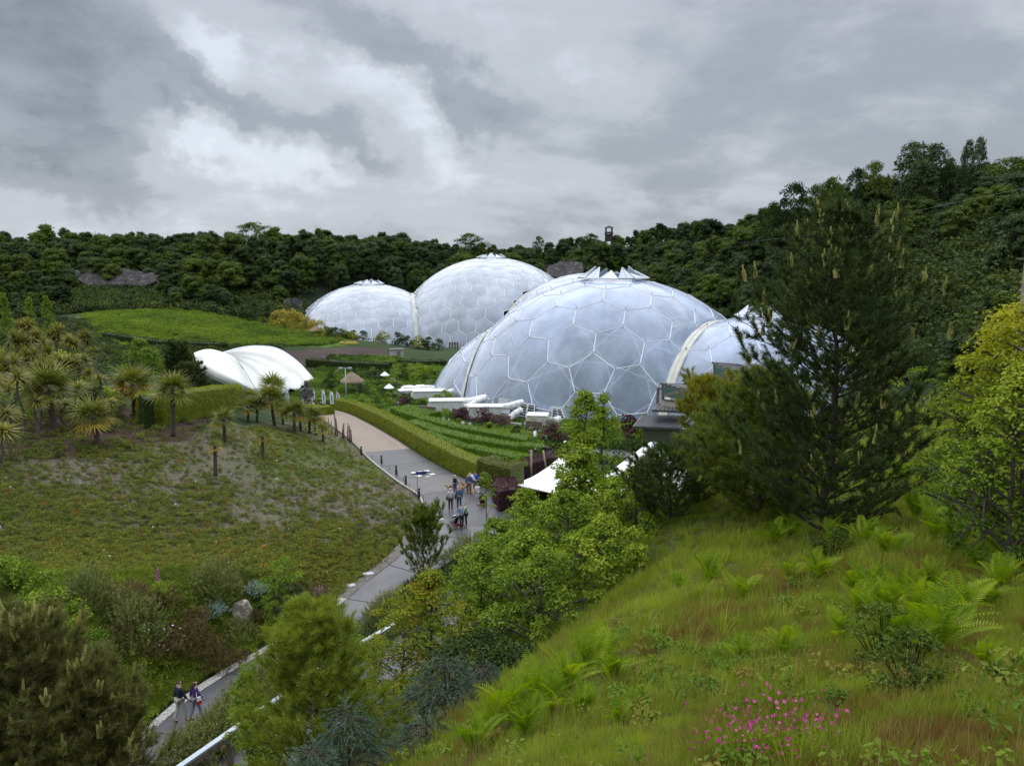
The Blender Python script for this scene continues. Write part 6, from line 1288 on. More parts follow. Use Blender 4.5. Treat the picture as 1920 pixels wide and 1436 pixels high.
P, q = screen_points([(600,745),(625,700),(735,694),(830,700),(800,745),(850,790),(1000,818),(1020,832),(960,824),(880,808),(800,780),(735,765),(680,760)], 170, rg, 230); ok = off_paths(P, 1.5)
for k, (p, qq) in enumerate(zip(P[ok], q[:len(ok)][ok])):
    m_ = [L_WOOD, L_MAPLE, L_WOOD2, L_LIGHT, L_HEDGEF, L_SILV][rg.choice(6, p=[.25, .3, .15, .1, .1, .1])]; nm = {'woodland_leaves': 'dark green', 'field_maple_leaves': 'mid green', 'grey_green_leaves': 'grey-green', 'fresh_leaves': 'yellow-green', 'fresh_hedge': 'fresh green', 'silvery_leaves': 'silvery'}[m_.name]
    zone = 'in the terraced garden right of the flags' if qq[0] < 730 else 'in the garden between the two greenhouses' if qq[1] < 765 else 'in the flower beds at the foot of the near dome'
    s = rg.uniform(.4, 1.0); o = empty('shrub', p - np.array([0, 0, .1]), k, f'{nm} rounded shrub {zone}', 'shrub', 'garden shrubs below the greenhouses', s); obj('foliage', GB[k % 3], m_, o)
# ragged bushes along the foot of the distant greenhouse
for k, (px, py, s) in enumerate(((612, 640, 2.2), (630, 645, 2.4), (648, 650, 2.2), (664, 655, 2.4), (680, 660, 2.4), (718, 668, 2.4), (745, 660, 2.6), (765, 664, 2.2), (785, 668, 2.6), (805, 672, 2.6), (822, 672, 2.2), (660, 640, 2.0), (640, 630, 2.2), (622, 622, 2.2), (600, 618, 2.0))):
    l = spot(px, 232 - k * .5 if px < 700 else 225); o = empty('shrub', l, k, ('dark bushy shrub on the bank below the left distant bubble' if px < 700 else 'olive bushy shrub along the foot of the tallest distant bubble'), 'shrub', 'shrubs along the distant greenhouse', s * .8); obj('foliage', GB[k % 3], [L_WOOD, L_WOOD2, L_HEDGE][k % 3], o)
print('shrubs', round(time.time() - T0, 1))
# ---- palms on the hill to the left
TRUNKP = mat('palm_trunk', (.055, .040, .030), .95, noise=(16, (.14, .10, .07), .4, .65), bump=.8); GP = 'fan palms on the left hill'
FP = [(185,838,752,1.15,30,'front fan palm with yellow lower fronds, lowest on the slope',.25,.17),(325,818,702,1.1,30,'fan palm standing in front of the tall curved hedge',.05,.16),(104,812,690,1.5,34,'biggest dark green fan palm, left group',.08,.2),(253,782,690,1.2,30,'fan palm with orange dead fronds left of the curved hedge',.35,.17),
      (422,828,766,.8,20,'small fan palm alone on the upper slope',.1,.13),(404,892,822,.55,14,'sparse fan palm on a stubby trunk low on the slope',.4,.12),(493,862,802,.75,18,'yellowing little fan palm on the open slope',.35,.11),(466,790,745,.8,18,'left one of the small palms above the slope',.1,.12),(482,792,742,.7,18,'second of the small palms above the slope',.1,.11),
      (515,798,720,1.0,24,'tallest of the small palms near the flags',.1,.14),(531,795,748,.8,18,'small palm with brown fronds right of the tallest',.4,.12),(552,812,752,.9,22,'small palm at the ramp end of the row',.15,.13),(564,808,758,.8,18,'thin small palm beside the ramp row',.25,.12),(580,812,760,.8,18,'small palm third from the ramp end',.2,.12),(592,815,764,.8,18,'small palm with drooping crown near the ramp posts',.3,.12),(607,830,792,.6,14,'smallest palm beside the ramp posts',.3,.1),
      (470,770,728,.8,18,'spiky palm in front of the shell tent tip',.0,.12),(510,765,705,.9,22,'dark spiky palm in front of the shell tent',.0,.13)]
for k, (px, pb, pt, s, nf, lab, dead, tr) in enumerate(FP):
    l = hit(px, pb); s *= 1.25 if s > .85 else 1.1; H_ = max(.7, toph(pt, l) - .80 * s * l[1] / 62); po_ = fan_palm(l, H_, s * l[1] / 62, nf, k + 1, lab, GP, L_PALM, TRUNKP, dead, tr); po_.rotation_euler = (.07 * math.sin(k * 2.3), .08 * math.cos(k * 1.7), po_.rotation_euler.z)
CM = [cordyline_meshes(s, 4.0, h) for s, h in ((1, 1), (2, 3), (3, 4), (4, 1), (5, 2), (6, 5))]
rg = np.random.default_rng(12)
CO = [(35,610,72,2,'tall many-headed cabbage palm at the left'),(48,690,56,0,'single-headed cabbage palm left of the big fan palm'),(12,700,54,3,'cabbage palm with a yellowish head at the left edge'),(8,640,66,1,'cabbage palm behind, at the left edge'),(62,640,70,1,'cabbage palm with three heads behind the fan palm'),(88,625,76,4,'cabbage palm with two heads in the back row'),(110,600,82,5,'tall cabbage palm with straw-coloured crown'),
      (135,620,80,2,'cabbage palm with four heads right of the straw-coloured one'),(150,650,76,1,'cabbage palm at the right side of the dense group'),(160,712,66,0,'short single-headed cabbage palm behind the front fan palm'),(142,720,60,3,'yellow-headed cabbage palm left of the front fan palm'),(195,700,70,0,'cabbage palm left of the orange fan palm'),(210,745,64,3,'low spiky cabbage palm near the pavement'),(228,740,66,0,'low spiky cabbage palm beside the gravel clearing'),
      (75,700,60,4,'two-headed cabbage palm in the front row'),(20,760,50,0,'low cabbage palm in the shade at the left'),(120,740,62,1,'cabbage palm behind the big fan palm'),(-6,720,50,0,'cabbage palm cut by the left edge'),(175,690,72,3,'cabbage palm in the middle of the group'),(155,612,90,5,'pale plumed cabbage palm at the back right'),(98,660,68,1,'leaning cabbage palm in the middle back'),(60,590,92,2,'tallest cabbage palm in the far back'),(2,790,48,3,'golden spiky palm cut by the left edge, low down'),(30,650,62,1,'bushy cabbage palm between the two tallest at the left'),(78,610,86,5,'broad-headed cabbage palm in the far back row'),(128,660,72,2,'cabbage palm in front of the straw-coloured one'),(185,650,84,3,'cabbage palm at the far right of the back row'),(70,740,56,0,'short cabbage palm left of the biggest fan palm'),(168,755,60,3,'short spiky palm behind the front fan palm, left'),(100,720,66,1,'cabbage palm partly hidden by the biggest fan palm'),(22,700,60,2,'many-headed cabbage palm near the left edge'),(232,712,72,0,'spiky palm just left of the gravel clearing')]
for k, (px, pt, Y, t, lab) in enumerate(CO):
    l = spot(px, Y, -.1); H_ = max(1.0, toph(pt, l) - .3); o = empty('cabbage_palm', l, k, lab, 'palm tree', 'cabbage palms on the left hill'); s = 1.0 + .25 * rg.random(); o.scale = (s, s, H_ / 4.3 if t in (0, 3) else H_ / 4.6); o.rotation_euler = (.08 * math.sin(k * 1.9), .09 * math.cos(k * 2.7), k)
    obj('trunk', CM[t][0], mat('cabbage_palm_bark', (.12, .10, .08), .9), o); c_ = obj('crown', CM[t][1], L_CORD, o)
# dark broadleaf bushes behind the palms
for k, (px, Y, pt, w_) in enumerate(((10, 100, 610, 120), (60, 104, 640, 110), (115, 100, 655, 110), (175, 98, 680, 80), (20, 84, 690, 90), (215, 100, 700, 60), (140, 86, 715, 90), (80, 80, 730, 100), (180, 80, 735, 70), (240, 92, 730, 50), (385, 120, 720, 50))):
    l = spot(px, Y, -.2); s = w_ / pix(l) / 2.0; o = empty('bush', l, k, 'evergreen bush behind the palm group', 'bush', 'evergreen bushes behind the palms'); o.scale = (s, s, max(1, toph(pt, l)) / 1.7); obj('foliage', BUSH[k % 3], [L_WOOD, L_SHRUBY, L_MAPLE][(k * 2) % 3], o)
rg = np.random.default_rng(31); P, q = screen_points([(-20,690),(60,680),(200,700),(250,740),(240,775),(120,800),(-20,830)], 34, rg, 120)
for k, p in enumerate(P):
    s = rg.uniform(.5, 1.1); o = empty('bush', p - np.array([0, 0, .1]), k, ('mid green' if k % 3 else 'dark green') + ' leafy bush among the palm trunks' + (' at the left edge' if q[k][0] < 75 else ''), 'bush', 'bushes among the palm trunks', s); obj('foliage', BUSH[k % 3], L_MAPLE if k % 3 else L_WOOD, o)
# small plants at the feet of the palms
P, q = screen_points([(-30,780),(240,760),(420,770),(400,805),(220,850),(-30,870)], 900, RNG, 110); P = P[RNG.random(len(P)) < .6]; scatter('palm_underplanting', P, RNG.random(len(P)) * 6.28, RNG.uniform(.3, 1.1, len(P)), np.clip(RNG.normal(.3, .15, len(P)), 0, .55), [m_.copy() for m_ in SB + GT], L_COVER, 'low plants on the bark mulch under the palms', 'plants')
print('palms', round(time.time() - T0, 1))
# ---------------------------------------------------------------- white shell tent
def catmull(P, n):
    P = np.array(P, float); Q = np.vstack([2 * P[0] - P[1], P, 2 * P[-1] - P[-2]]); out = []
    for s in np.linspace(0, len(P) - 1 - 1e-6, n):
        i = int(s); t = s - i; p0, p1, p2, p3 = Q[i:i + 4]; out.append(.5 * (2 * p1 + (p2 - p0) * t + (2 * p0 - 5 * p1 + 4 * p2 - p3) * t * t + (3 * p1 - p0 - 3 * p2 + p3) * t ** 3))
    return np.array(out)
def loft(name, curves, n, k, sag, m_, parent, thick=.12, bulge=None):
    """membrane between 3-D curves, sagging a little between each pair"""
    C = [catmull(c, n) for c in curves]; rows = []
    for a, b in zip(C[:-1], C[1:]):
        for j in range(k):
            f = j / k; rows.append(a * (1 - f) + b * f + np.array(sag) * 4 * f * (1 - f))
    rows.append(C[-1]); G = np.array(rows); id_ = np.arange(G.shape[0] * n).reshape(G.shape[0], n); F = np.stack([id_[:-1, :-1], id_[:-1, 1:], id_[1:, 1:], id_[1:, :-1]], -1).reshape(-1, 4)
    o = obj(name, mesh(name, G.reshape(-1, 3), F, smooth=True), m_, parent); md = o.modifiers.new('solid', 'SOLIDIFY'); md.thickness = thick; md.offset = 0; return o
MEMB = mat('white_membrane', (.70, .70, .66), .5, noise=(.22, (.58, .56, .47), .50, .78, 8)); MEMBW = mat('bright_canvas', (.84, .85, .86), .55)
sh = empty('shell_tent', (0, 0, 0), 0, 'white scallop-shaped shell tent of two overlapping membranes', 'tent')
A3 = lambda rows: [at(*r) for r in rows]
loft('shell', [A3([(419,661,164),(450,652.5,168),(482,649,170),(520,654,170),(556,677,168),(588,711,163)]), A3([(421,662,162),(452,659,162),(490,663,162),(528,678,161),(552,700,158),(566,722,154)]), A3([(424,664,160),(455,666,159),(488,676,158),(518,693,156),(535,710,153),(544,728,150)]),
                 A3([(428,666,158),(452,673,156),(474,685,154),(492,701,151),(502,718,148),(508,736,145)]), A3([(433,669,156),(450,682,153),(462,698,151),(472,716,148),(480,730,146),(487,744,144)])], 22, 6, (0, .9, -.75), MEMB, sh)['label'] = 'large fan-ribbed right shell'
loft('shell', [A3([(419,661,157),(396,656,157),(378,661,155),(368,667,152)][::-1] + [(436,670,156),(452,687,153),(463,705,150),(472,722,147),(486,744,143)]), A3([(371,680,146),(390,680,145),(412,692,143),(432,705,141),(452,720,140),(470,733,141),(486,744,143)]), A3([(374,691,143),(385,700,141),(405,712,139),(428,722,138),(450,732,139),(470,739,141),(486,744.5,143)])], 30, 8, (0, -1.3, 1.2), MEMB, sh)['label'] = 'smaller left shell reaching forward'
rim = MB()
rim.tube(catmull(A3([(374,691,143),(385,700,141),(405,712,139),(428,722,138),(450,732,139),(470,739,141),(486,744.5,143)]), 24), .14, 6); rim.build('rim', mat('rim_grey', (.22, .23, .24), .5), sh, True)
rb = MB()
for rows in ([(419,661,164),(450,652.5,168),(482,649,170),(520,654,170),(556,677,168),(588,711,163)], [(419,661,157),(436,670,156),(452,687,153),(463,705,150),(472,722,147),(486,744,143)]): rb.tube(catmull(A3(rows), 30), .16, 6)
rb.build('edge_rib', MEMBW, sh, True)
for px, py, Y, pt in ((392, 738, 147, 712), (402, 738, 146, 718), (412, 740, 145, 722)):
    m_ = MB(); b = at(px, py, Y); b[2] = gz(b[0], b[1]); m_.tube([b, at(px - 4, pt, Y)], .10, 6); m_.build('prop', STEEL, sh)
# ---------------------------------------------------------------- stretched canopy near the thicket
cn = empty('canopy', (0, 0, 0), 0, 'bright white stretched canopy with pointed peaks beside the purple hedge', 'canopy')
loft('canopy_sheet', [A3([(968,906,63),(1000,893,66),(1030,874,68),(1056,858,68),(1095,884,71),(1130,892,73),(1160,872,72),(1195,846,70),(1227,828,70),(1262,858,70),(1290,885,69)]), A3([(970,908,62),(1005,905,63),(1035,895,64),(1062,885,64.5),(1100,900,65),(1135,905,66),(1165,892,66),(1198,870,66),(1228,852,66),(1262,885,65),(1290,905,64)]),
                        A3([(969,909,61.5),(1010,918,59),(1048,926,57.5),(1085,922,58),(1120,926,58.5),(1150,926,59),(1180,918,60),(1210,910,60),(1240,905,60),(1268,915,60),(1292,925,60)])], 34, 6, (0, -.1, -.35), MEMBW, cn, .05)
for px, Y, pt in ((1056, 67.5, 860), (1227, 69.5, 830), (1010, 60, 916), (1120, 59.5, 924)):
    m_ = MB(); l = spot(px, Y); m_.tube([l, l + np.array([0, 0, toph(pt, l)])], .05, 8); m_.build('mast', mat('canopy_pole', (.32, .25, .17), .6), cn)
# ---------------------------------------------------------------- white plant boxes with round ducts at the foot of the dome
BOXP = mat('off_white_panel', (.66, .67, .65), .5, noise=(.8, (.52, .52, .50), .45, .7)); SHADE = mat('intake_louvre', (.05, .05, .05), .6)
def plant_box(px, py, Y, length, ht, rz, lab, ducts):
    l = spot(px, Y); o = empty('air_handler', l, rz, lab, 'ventilation unit', 'white ventilation units at the foot of the near greenhouse'); w = 2.4; b0 = .35
    V = [(-length / 2, -w / 2, b0 + .9), (-length / 2 + 1.1, -w / 2, b0), (length / 2, -w / 2, b0), (length / 2, -w / 2, b0 + ht), (-length / 2 + .5, -w / 2, b0 + ht)]; V2 = [(x, w / 2, z) for x, _, z in V]; m_ = MB()
    m_.add(V + V2, [(0, 1, 2, 3, 4), (9, 8, 7, 6, 5), (1, 0, 5, 6), (2, 1, 6, 7), (3, 2, 7, 8), (4, 3, 8, 9), (0, 4, 9, 5)]); m_.build('housing', BOXP, o)
    m_ = MB(); m_.box((.15, 0, b0 + ht + .06), (length - .4, w + .25, .12)); m_.build('roof', WHITE, o)
    m_ = MB(); m_.add([(-length / 2 - .03, -w / 2 + .15, b0 + .87), (-length / 2 + 1.0, -w / 2 + .15, b0 + .02), (-length / 2 + 1.0, w / 2 - .15, b0 + .02), (-length / 2 - .03, w / 2 - .15, b0 + .87), (-length / 2 - .08, -w / 2 + .15, b0 + .80), (-length / 2 + .95, -w / 2 + .15, b0 - .05), (-length / 2 + .95, w / 2 - .15, b0 - .05), (-length / 2 - .08, w / 2 - .15, b0 + .80)], [(0, 1, 2, 3), (7, 6, 5, 4), (0, 4, 5, 1), (1, 5, 6, 2), (2, 6, 7, 3), (3, 7, 4, 0)]); m_.build('intake', SHADE, o)
    for x in (-length * .12, length * .14): m_ = MB(); m_.box((x, -w / 2 - .02, b0 + ht * .5), (.9, .05, ht * .75)); d = m_.build('access_door', mat('door_panel', (.60, .61, .60), .5), o); m_ = MB(); m_.box((x + .35, -w / 2 - .06, b0 + ht * .5), (.06, .06, .22)); m_.build('handle', DARKM, d)
    m_ = MB(); m_.box((length * .25, 0, b0 / 2 - .3), (length * .4, w * .8, b0 + .55)); m_.build('base', mat('base_concrete', (.34, .34, .33), .8), o)
    for dx, dy, dz, L_, bend in ducts:
        m_ = MB(); p = np.array((length / 2 - .1, dy, b0 + dz)); pts = [p, p + np.array((L_ * .35, 0, bend * .2)), p + np.array((L_ * .7, .3, bend * .75)), p + np.array((L_, .8, bend))]; pts = catmull(pts, 14); m_.tube(pts, .52, 12); d = m_.build('duct', WHITE, o, True)
        rg_ = MB()
        for i in (2, 5, 8, 11): rg_.tube([pts[i] - (pts[i + 1] - pts[i]) * .06, pts[i] + (pts[i + 1] - pts[i]) * .06], .57, 12)
        rg_.build('duct_band', STEEL, d)
    return o
plant_box(803, 768, 139, 6.0, 1.7, .10, 'smallest white ventilation box, second from the left', [(0, 0, 1.2, 1.4, .2)])
plant_box(835, 776, 124, 5.8, 2.0, .05, 'long white ventilation box with two ducts, left of the purple bush', [(0, .3, 1.7, 3.6, .5), (0, -.5, .9, 3.4, 1.3)])
plant_box(908, 782, 120, 5.6, 2.1, .02, 'long white ventilation box with two ducts between the purple bush and the louvres', [(0, .3, 1.9, 3.2, .5), (0, -.5, -.2, 3.0, 1.6)])
plant_box(1006, 797, 113, 3.4, 2.1, -.15, 'short tall white ventilation box in front of the louvre windows', [(0, .2, 1.2, 1.6, .1)])
plant_box(775, 745, 150, 4.6, 1.0, .25, 'low flat white ventilation box farthest left behind the bushes', [(0, 0, .7, 2.4, -.2)]); plant_box(768, 752, 146, 4.2, .8, .25, 'low flat white ventilation box in front of the farthest one', [(0, 0, .6, 2.6, -.1)])
wl = MB(); a, b = spot(934, 116), spot(978, 114); wl.bar(a + np.array((0, 0, .45)), b + np.array((0, 0, .45)), .3, 1.1); tag(wl.build('low_wall', mat('stone_wall', (.42, .42, .40), .8)), 'low pale terrace wall under the louvre windows', 'wall')
for k, (px, Y) in enumerate(((800, 118), (862, 117.5), (940, 115), (1000, 110))):
    a = spot(px - 14, Y); b = spot(px + 16, Y - .6); m_ = MB(); m_.bar(a + np.array((0, 0, .9)), b + np.array((0, 0, .9)), .4, 2.4); tag(m_.build('gabion_wall', mat('red_brown_stone', (.10, .07, .06), .9, noise=(3, (.20, .14, .12), .4, .6), bump=.6)), 'dark stone wall under the ' + ('leftmost long', 'middle', 'right', 'shortest')[k] + ' ventilation box', 'wall', 'stone walls under the ventilation boxes')
# ---------------------------------------------------------------- slate-roofed link building
ROOFD = mat('dark_standing_seam', (.055, .055, .06), .55, noise=(2, (.09, .085, .085), .4, .6)); TIMB = mat('weathered_timber', (.20, .18, .155), .8); GLZ = mat('green_glass', (.10, .16, .15), .08, spec=.9)
lb = empty('link_building', spot(1290, 104), 0, 'low building of stepped dark winged roofs between the bubbles and the pines', 'building')
o0 = np.array(lb.location)
def slab(rows, th, name, m_, extra=None):
    P = [at(*r) - o0 for r in rows]; n_ = np.cross(P[1] - P[0], P[2] - P[0]); n_ /= np.linalg.norm(n_); n_ *= np.sign(n_[2]); k = len(P); mb = MB(); mb.add(P + [p - n_ * th for p in P], [tuple(range(k)), tuple(range(2 * k - 1, k - 1, -1))] + [(i, (i + 1) % k, k + (i + 1) % k, k + i) for i in range(k)]); o = mb.build(name, m_, lb); return o, P, n_
def seams(o, P, n_, c):
    mb = MB()
    for i in range(1, c): f = i / c; a = P[0] + (P[1] - P[0]) * f; b = P[3] + (P[2] - P[3]) * f; mb.bar(a + n_ * .05, b + n_ * .05, .07, .10, up=n_)
    tag(mb.build('seam', DARKM, o), kind='stuff')
r = slab([(1186,799,96),(1275,802,96),(1290,779,104),(1203,778,104)], .25, 'roof', ROOFD); seams(*r, 18)
r = slab([(1222,768,99),(1290,772,99),(1290,748,105),(1236,752,105)], .25, 'roof', ROOFD); seams(*r, 9)
r = slab([(1238,717,103),(1300,736,99),(1345,730,104),(1292,720,110)], .28, 'roof', ROOFD); seams(*r, 7)
r = slab([(1335,678,106),(1400,712,100),(1430,705,106),(1385,682,112)], .28, 'roof', ROOFD); seams(*r, 8)
r = slab([(1370,690,110),(1470,716,104),(1490,700,112),(1400,680,116)], .28, 'roof', ROOFD); seams(*r, 8)
def wallq(rows, name, m_, th=.2):
    P = [at(*r) - o0 for r in rows]; n_ = np.cross(P[1] - P[0], P[3] - P[0]); n_ /= np.linalg.norm(n_); mb = MB(); k = len(P); mb.add(P + [p + n_ * th for p in P], [tuple(range(k)), tuple(range(2 * k - 1, k - 1, -1))] + [(i, (i + 1) % k, k + (i + 1) % k, k + i) for i in range(k)]); return mb.build(name, m_, lb)
wallq([(1245,742,102.5),(1295,754,99.5),(1295,737,99.5),(1245,724,102.5)], 'window', GLZ); wallq([(1342,712,105),(1382,722,102),(1382,703,102),(1342,686,105)], 'window', GLZ); wallq([(1205,830,98),(1300,830,98),(1300,802,97),(1205,800,97)], 'wall', TIMB, .3); wallq([(1238,770,101),(1300,770,101),(1300,756,100),(1238,750,102)], 'wall', TIMB, .3); wallq([(1340,730,105),(1470,735,103),(1470,715,102.6),(1340,712,105.2)], 'wall', TIMB, .3)
for a, b in (((1243,764,103),(1243,720,103)), ((1232,762,104),(1234,726,104)), ((1340,716,106),(1340,682,106)), ((1375,735,103),(1375,704,103)), ((1233,728,104),(1258,727,103)), ((1246,742,102.3),(1296,727,99.5))): m_ = MB(); m_.bar(at(*a) - o0, at(*b) - o0, .35); m_.build('post', TIMB, lb)
# ---------------------------------------------------------------- ridge house, watchtower, timber building, meadow shelters
hs = empty('house', spot(464, 392), 0, 'long low house with a grey slate roof on the wooded ridge', 'house'); zz = toph(452, spot(464, 392)); W_h = 9.6
m_ = MB(); m_.box((0, 0, zz - 2.2), (W_h, 5, 2.6)); m_.box((0, 0, (zz - 3.2) / 2), (W_h - .4, 4.6, zz - 3.2)); hw = m_.build('wall', mat('render_wall', (.46, .44, .40), .8), hs); mb = MB(); mb.add([(-W_h / 2 - .5, -3, zz - 1), (W_h / 2 + .5, -3, zz - 1), (W_h / 2 + .5, 3, zz - 1), (-W_h / 2 - .5, 3, zz - 1), (-W_h / 2 + 1, 0, zz + .9), (W_h / 2 - 1, 0, zz + .9)], [(0, 1, 5, 4), (2, 3, 4, 5), (0, 4, 3), (1, 2, 5), (3, 2, 1, 0)]); mb.build('roof', mat('slate', (.13, .135, .15), .6), hs)
for x in (-3.4, -1.2, 1.2, 3.4): m_ = MB(); m_.box((x, -2.53, zz - 2.1), (1.2, .1, 1.2)); m_.build('window', LOUV, hs)
tw = empty('watchtower', spot(1141, 426), 0, 'slim timber watchtower with a hipped cap on the ridge', 'tower'); TD = mat('dark_timber', (.045, .035, .03), .85); tz = toph(424, spot(1141, 426)); wd = 1.9
for sx in (-1, 1):
    for sy in (-1, 1): m_ = MB(); m_.bar((sx * wd * .9, sy * wd * .9, -.5), (sx * wd * .8, sy * wd * .8, tz - 1.0), .38); m_.build('post', TD, tw)
m_ = MB(); m_.box((0, 0, tz - 4.2), (wd * 2.3, wd * 2.3, .35)); m_.build('deck', TD, tw)
for k, (x, y, sx, sy) in enumerate(((0, -wd, wd * 2, .12), (0, wd, wd * 2, .12), (-wd, 0, .12, wd * 2), (wd, 0, .12, wd * 2))): m_ = MB(); m_.box((x, y, tz - 3.4), (sx, sy, .8)); m_.build('parapet', TD, tw)
for z in (2, 4.5, 7): m_ = MB(); m_.bar((-wd * .9, -wd * .9, z), (wd * .9, -wd * .9, z + 2), .2); m_.build('brace', TD, tw)
m_ = MB(); m_.box((0, 0, tz - 6.2), (wd * 1.7, wd * 1.7, 3.4)); m_.build('cabin', mat('brown_boards', (.07, .045, .04), .8), tw)
m_ = MB(); m_.add([(-wd * 1.35, -wd * 1.35, tz - 1), (wd * 1.35, -wd * 1.35, tz - 1), (wd * 1.35, wd * 1.35, tz - 1), (-wd * 1.35, wd * 1.35, tz - 1), (0, 0, tz + .3)], [(0, 1, 4), (1, 2, 4), (2, 3, 4), (3, 0, 4), (3, 2, 1, 0)]); m_.build('roof', TD, tw)
lo = spot(1915, 60); bd_ = empty('timber_building', lo, 0, 'weathered board-clad building corner at the right edge', 'building'); hb_ = toph(487, lo); 
m_ = MB(); m_.box((3.0, 0, hb_ / 2 - 1), (6.0, 5, hb_ + 2)); bw_ = m_.build('wall', TIMB, bd_)
for k in range(13): m_ = MB(); m_.box((.12 + k * .24, -2.54, hb_ / 2), (.21, .06, hb_)); m_.build('board', TIMB, bw_)
m_ = MB(); m_.box((2.9, 0, hb_ + .05), (6.6, 5.6, .14)); m_.build('roof', ROOFD, bd_); m_ = MB(); m_.box((.75, 0, hb_ + .65), (.9, .9, 1.1)); m_.build('chimney', mat('grey_render', (.34, .33, .32), .8), bd_)
THAT = mat('thatch', (.16, .12, .08), .95, noise=(5, (.26, .20, .13), .4, .6), bump=.5)
for px, Y, s, lab in ((592, 226, 1.3, 'small thatched shelter on posts at the right end of the meadow'), (661, 150, 1.7, 'small thatched round hut in the middle garden')):
    l = spot(px, Y); o = empty('shelter', l, 0, lab, 'hut', None, s)
    for a in range(4): m_ = MB(); m_.tube([(math.cos(a * 1.57 + .8) * .8, math.sin(a * 1.57 + .8) * .8, 0), (math.cos(a * 1.57 + .8) * .8, math.sin(a * 1.57 + .8) * .8, 1.7)], .06, 6); m_.build('post', TIMB, o)
    m_ = MB(); m_.lathe([(1.35, 1.45), (1.3, 1.6), (.7, 2.1), (.12, 2.5), (.05, 2.6)], 12); m_.build('roof', THAT, o)
# allotment bank extras
gd = empty('garden_shed', spot(744, 193), .2, 'pale flat-fronted shed at the right end of the bare bank', 'shed'); m_ = MB(); m_.box((0, 0, 1.0), (3.2, 2.4, 2.2)); m_.build('wall', mat('pale_render', (.40, .36, .31), .8), gd); m_ = MB(); m_.box((.4, -1.22, .95), (.9, .06, 1.7)); m_.build('door', mat('grey_door', (.15, .15, .15), .6), gd); m_ = MB(); m_.box((0, 0, 2.16), (3.5, 2.7, .12)); m_.build('roof', ROOFD, gd)
YF = bush_mesh(95, 1.6, .8, 14, 40, .22, .3)
for k, px in enumerate((642, 650, 658, 665)): o = empty('flower_bush', spot(px, 212), k, 'yellow flowering plant ' + ('leftmost', 'second', 'third', 'rightmost')[k] + ' of four above the bare bank', 'flowering plant', 'yellow flowering plants above the bare bank', .9); obj('foliage', YF, mat('yellow_petals', (.62, .52, .10), .6), o)
# ---------------------------------------------------------------- quarry faces
ROCK = mat('quarry_rock', (.035, .031, .031), .95, noise=(.35, (.14, .13, .12), .52, .70, 10), bump=1.0)
def cliff(poly_top, poly_bot, Yt, Yb, lab, seed, nx=60, ny=12, rough=1.8):
    T_ = catmull([at(x, y, Yt) for x, y in poly_top], nx); B_ = catmull([at(x, y, Yb) for x, y in poly_bot], nx); G = np.array([T_ * (1 - f) + B_ * f for f in np.linspace(0, 1, ny)]); X = G[..., 0]; Z = G[..., 2]
    nz = hash_noise(X, Z * .5, 4, seed) * rough + hash_noise(X * 2, Z, 1.5, seed + 1) * rough * .5; G[..., 1] -= nz; G[..., 2] += hash_noise(X, Z, 3, seed + 2) * .5; id_ = np.arange(nx * ny).reshape(ny, nx); F = np.stack([id_[:-1, :-1], id_[1:, :-1], id_[1:, 1:], id_[:-1, 1:]], -1).reshape(-1, 4)
    o = obj('cliff', mesh('cliff', G.reshape(-1, 3), F), ROCK); md = o.modifiers.new('solid', 'SOLIDIFY'); md.thickness = -2.5; tag(o, lab, kind='structure')
cliff([(136,522),(160,515),(195,518),(225,514),(262,520),(298,524)], [(140,536),(170,545),(205,548),(232,544),(270,546),(300,536)], 308, 298, 'grey and rusty quarry face in the far wood at left', 3)
cliff([(1030,510),(1048,502),(1068,499),(1090,503)], [(1020,528),(1045,528),(1070,528),(1100,525)], 345, 335, 'dark rock face behind the gap between the bubbles', 7); cliff([(535,572),(550,566),(565,572)], [(530,592),(550,595),(572,594)], 300, 296, 'small rock outcrop left of the distant dome', 9, 24, 8, 1.0); cliff([(112,497),(120,493),(128,498)], [(112,504),(120,507),(128,504)], 322, 320, 'small pale rock patch high in the far wood', 12, 12, 6, .5)
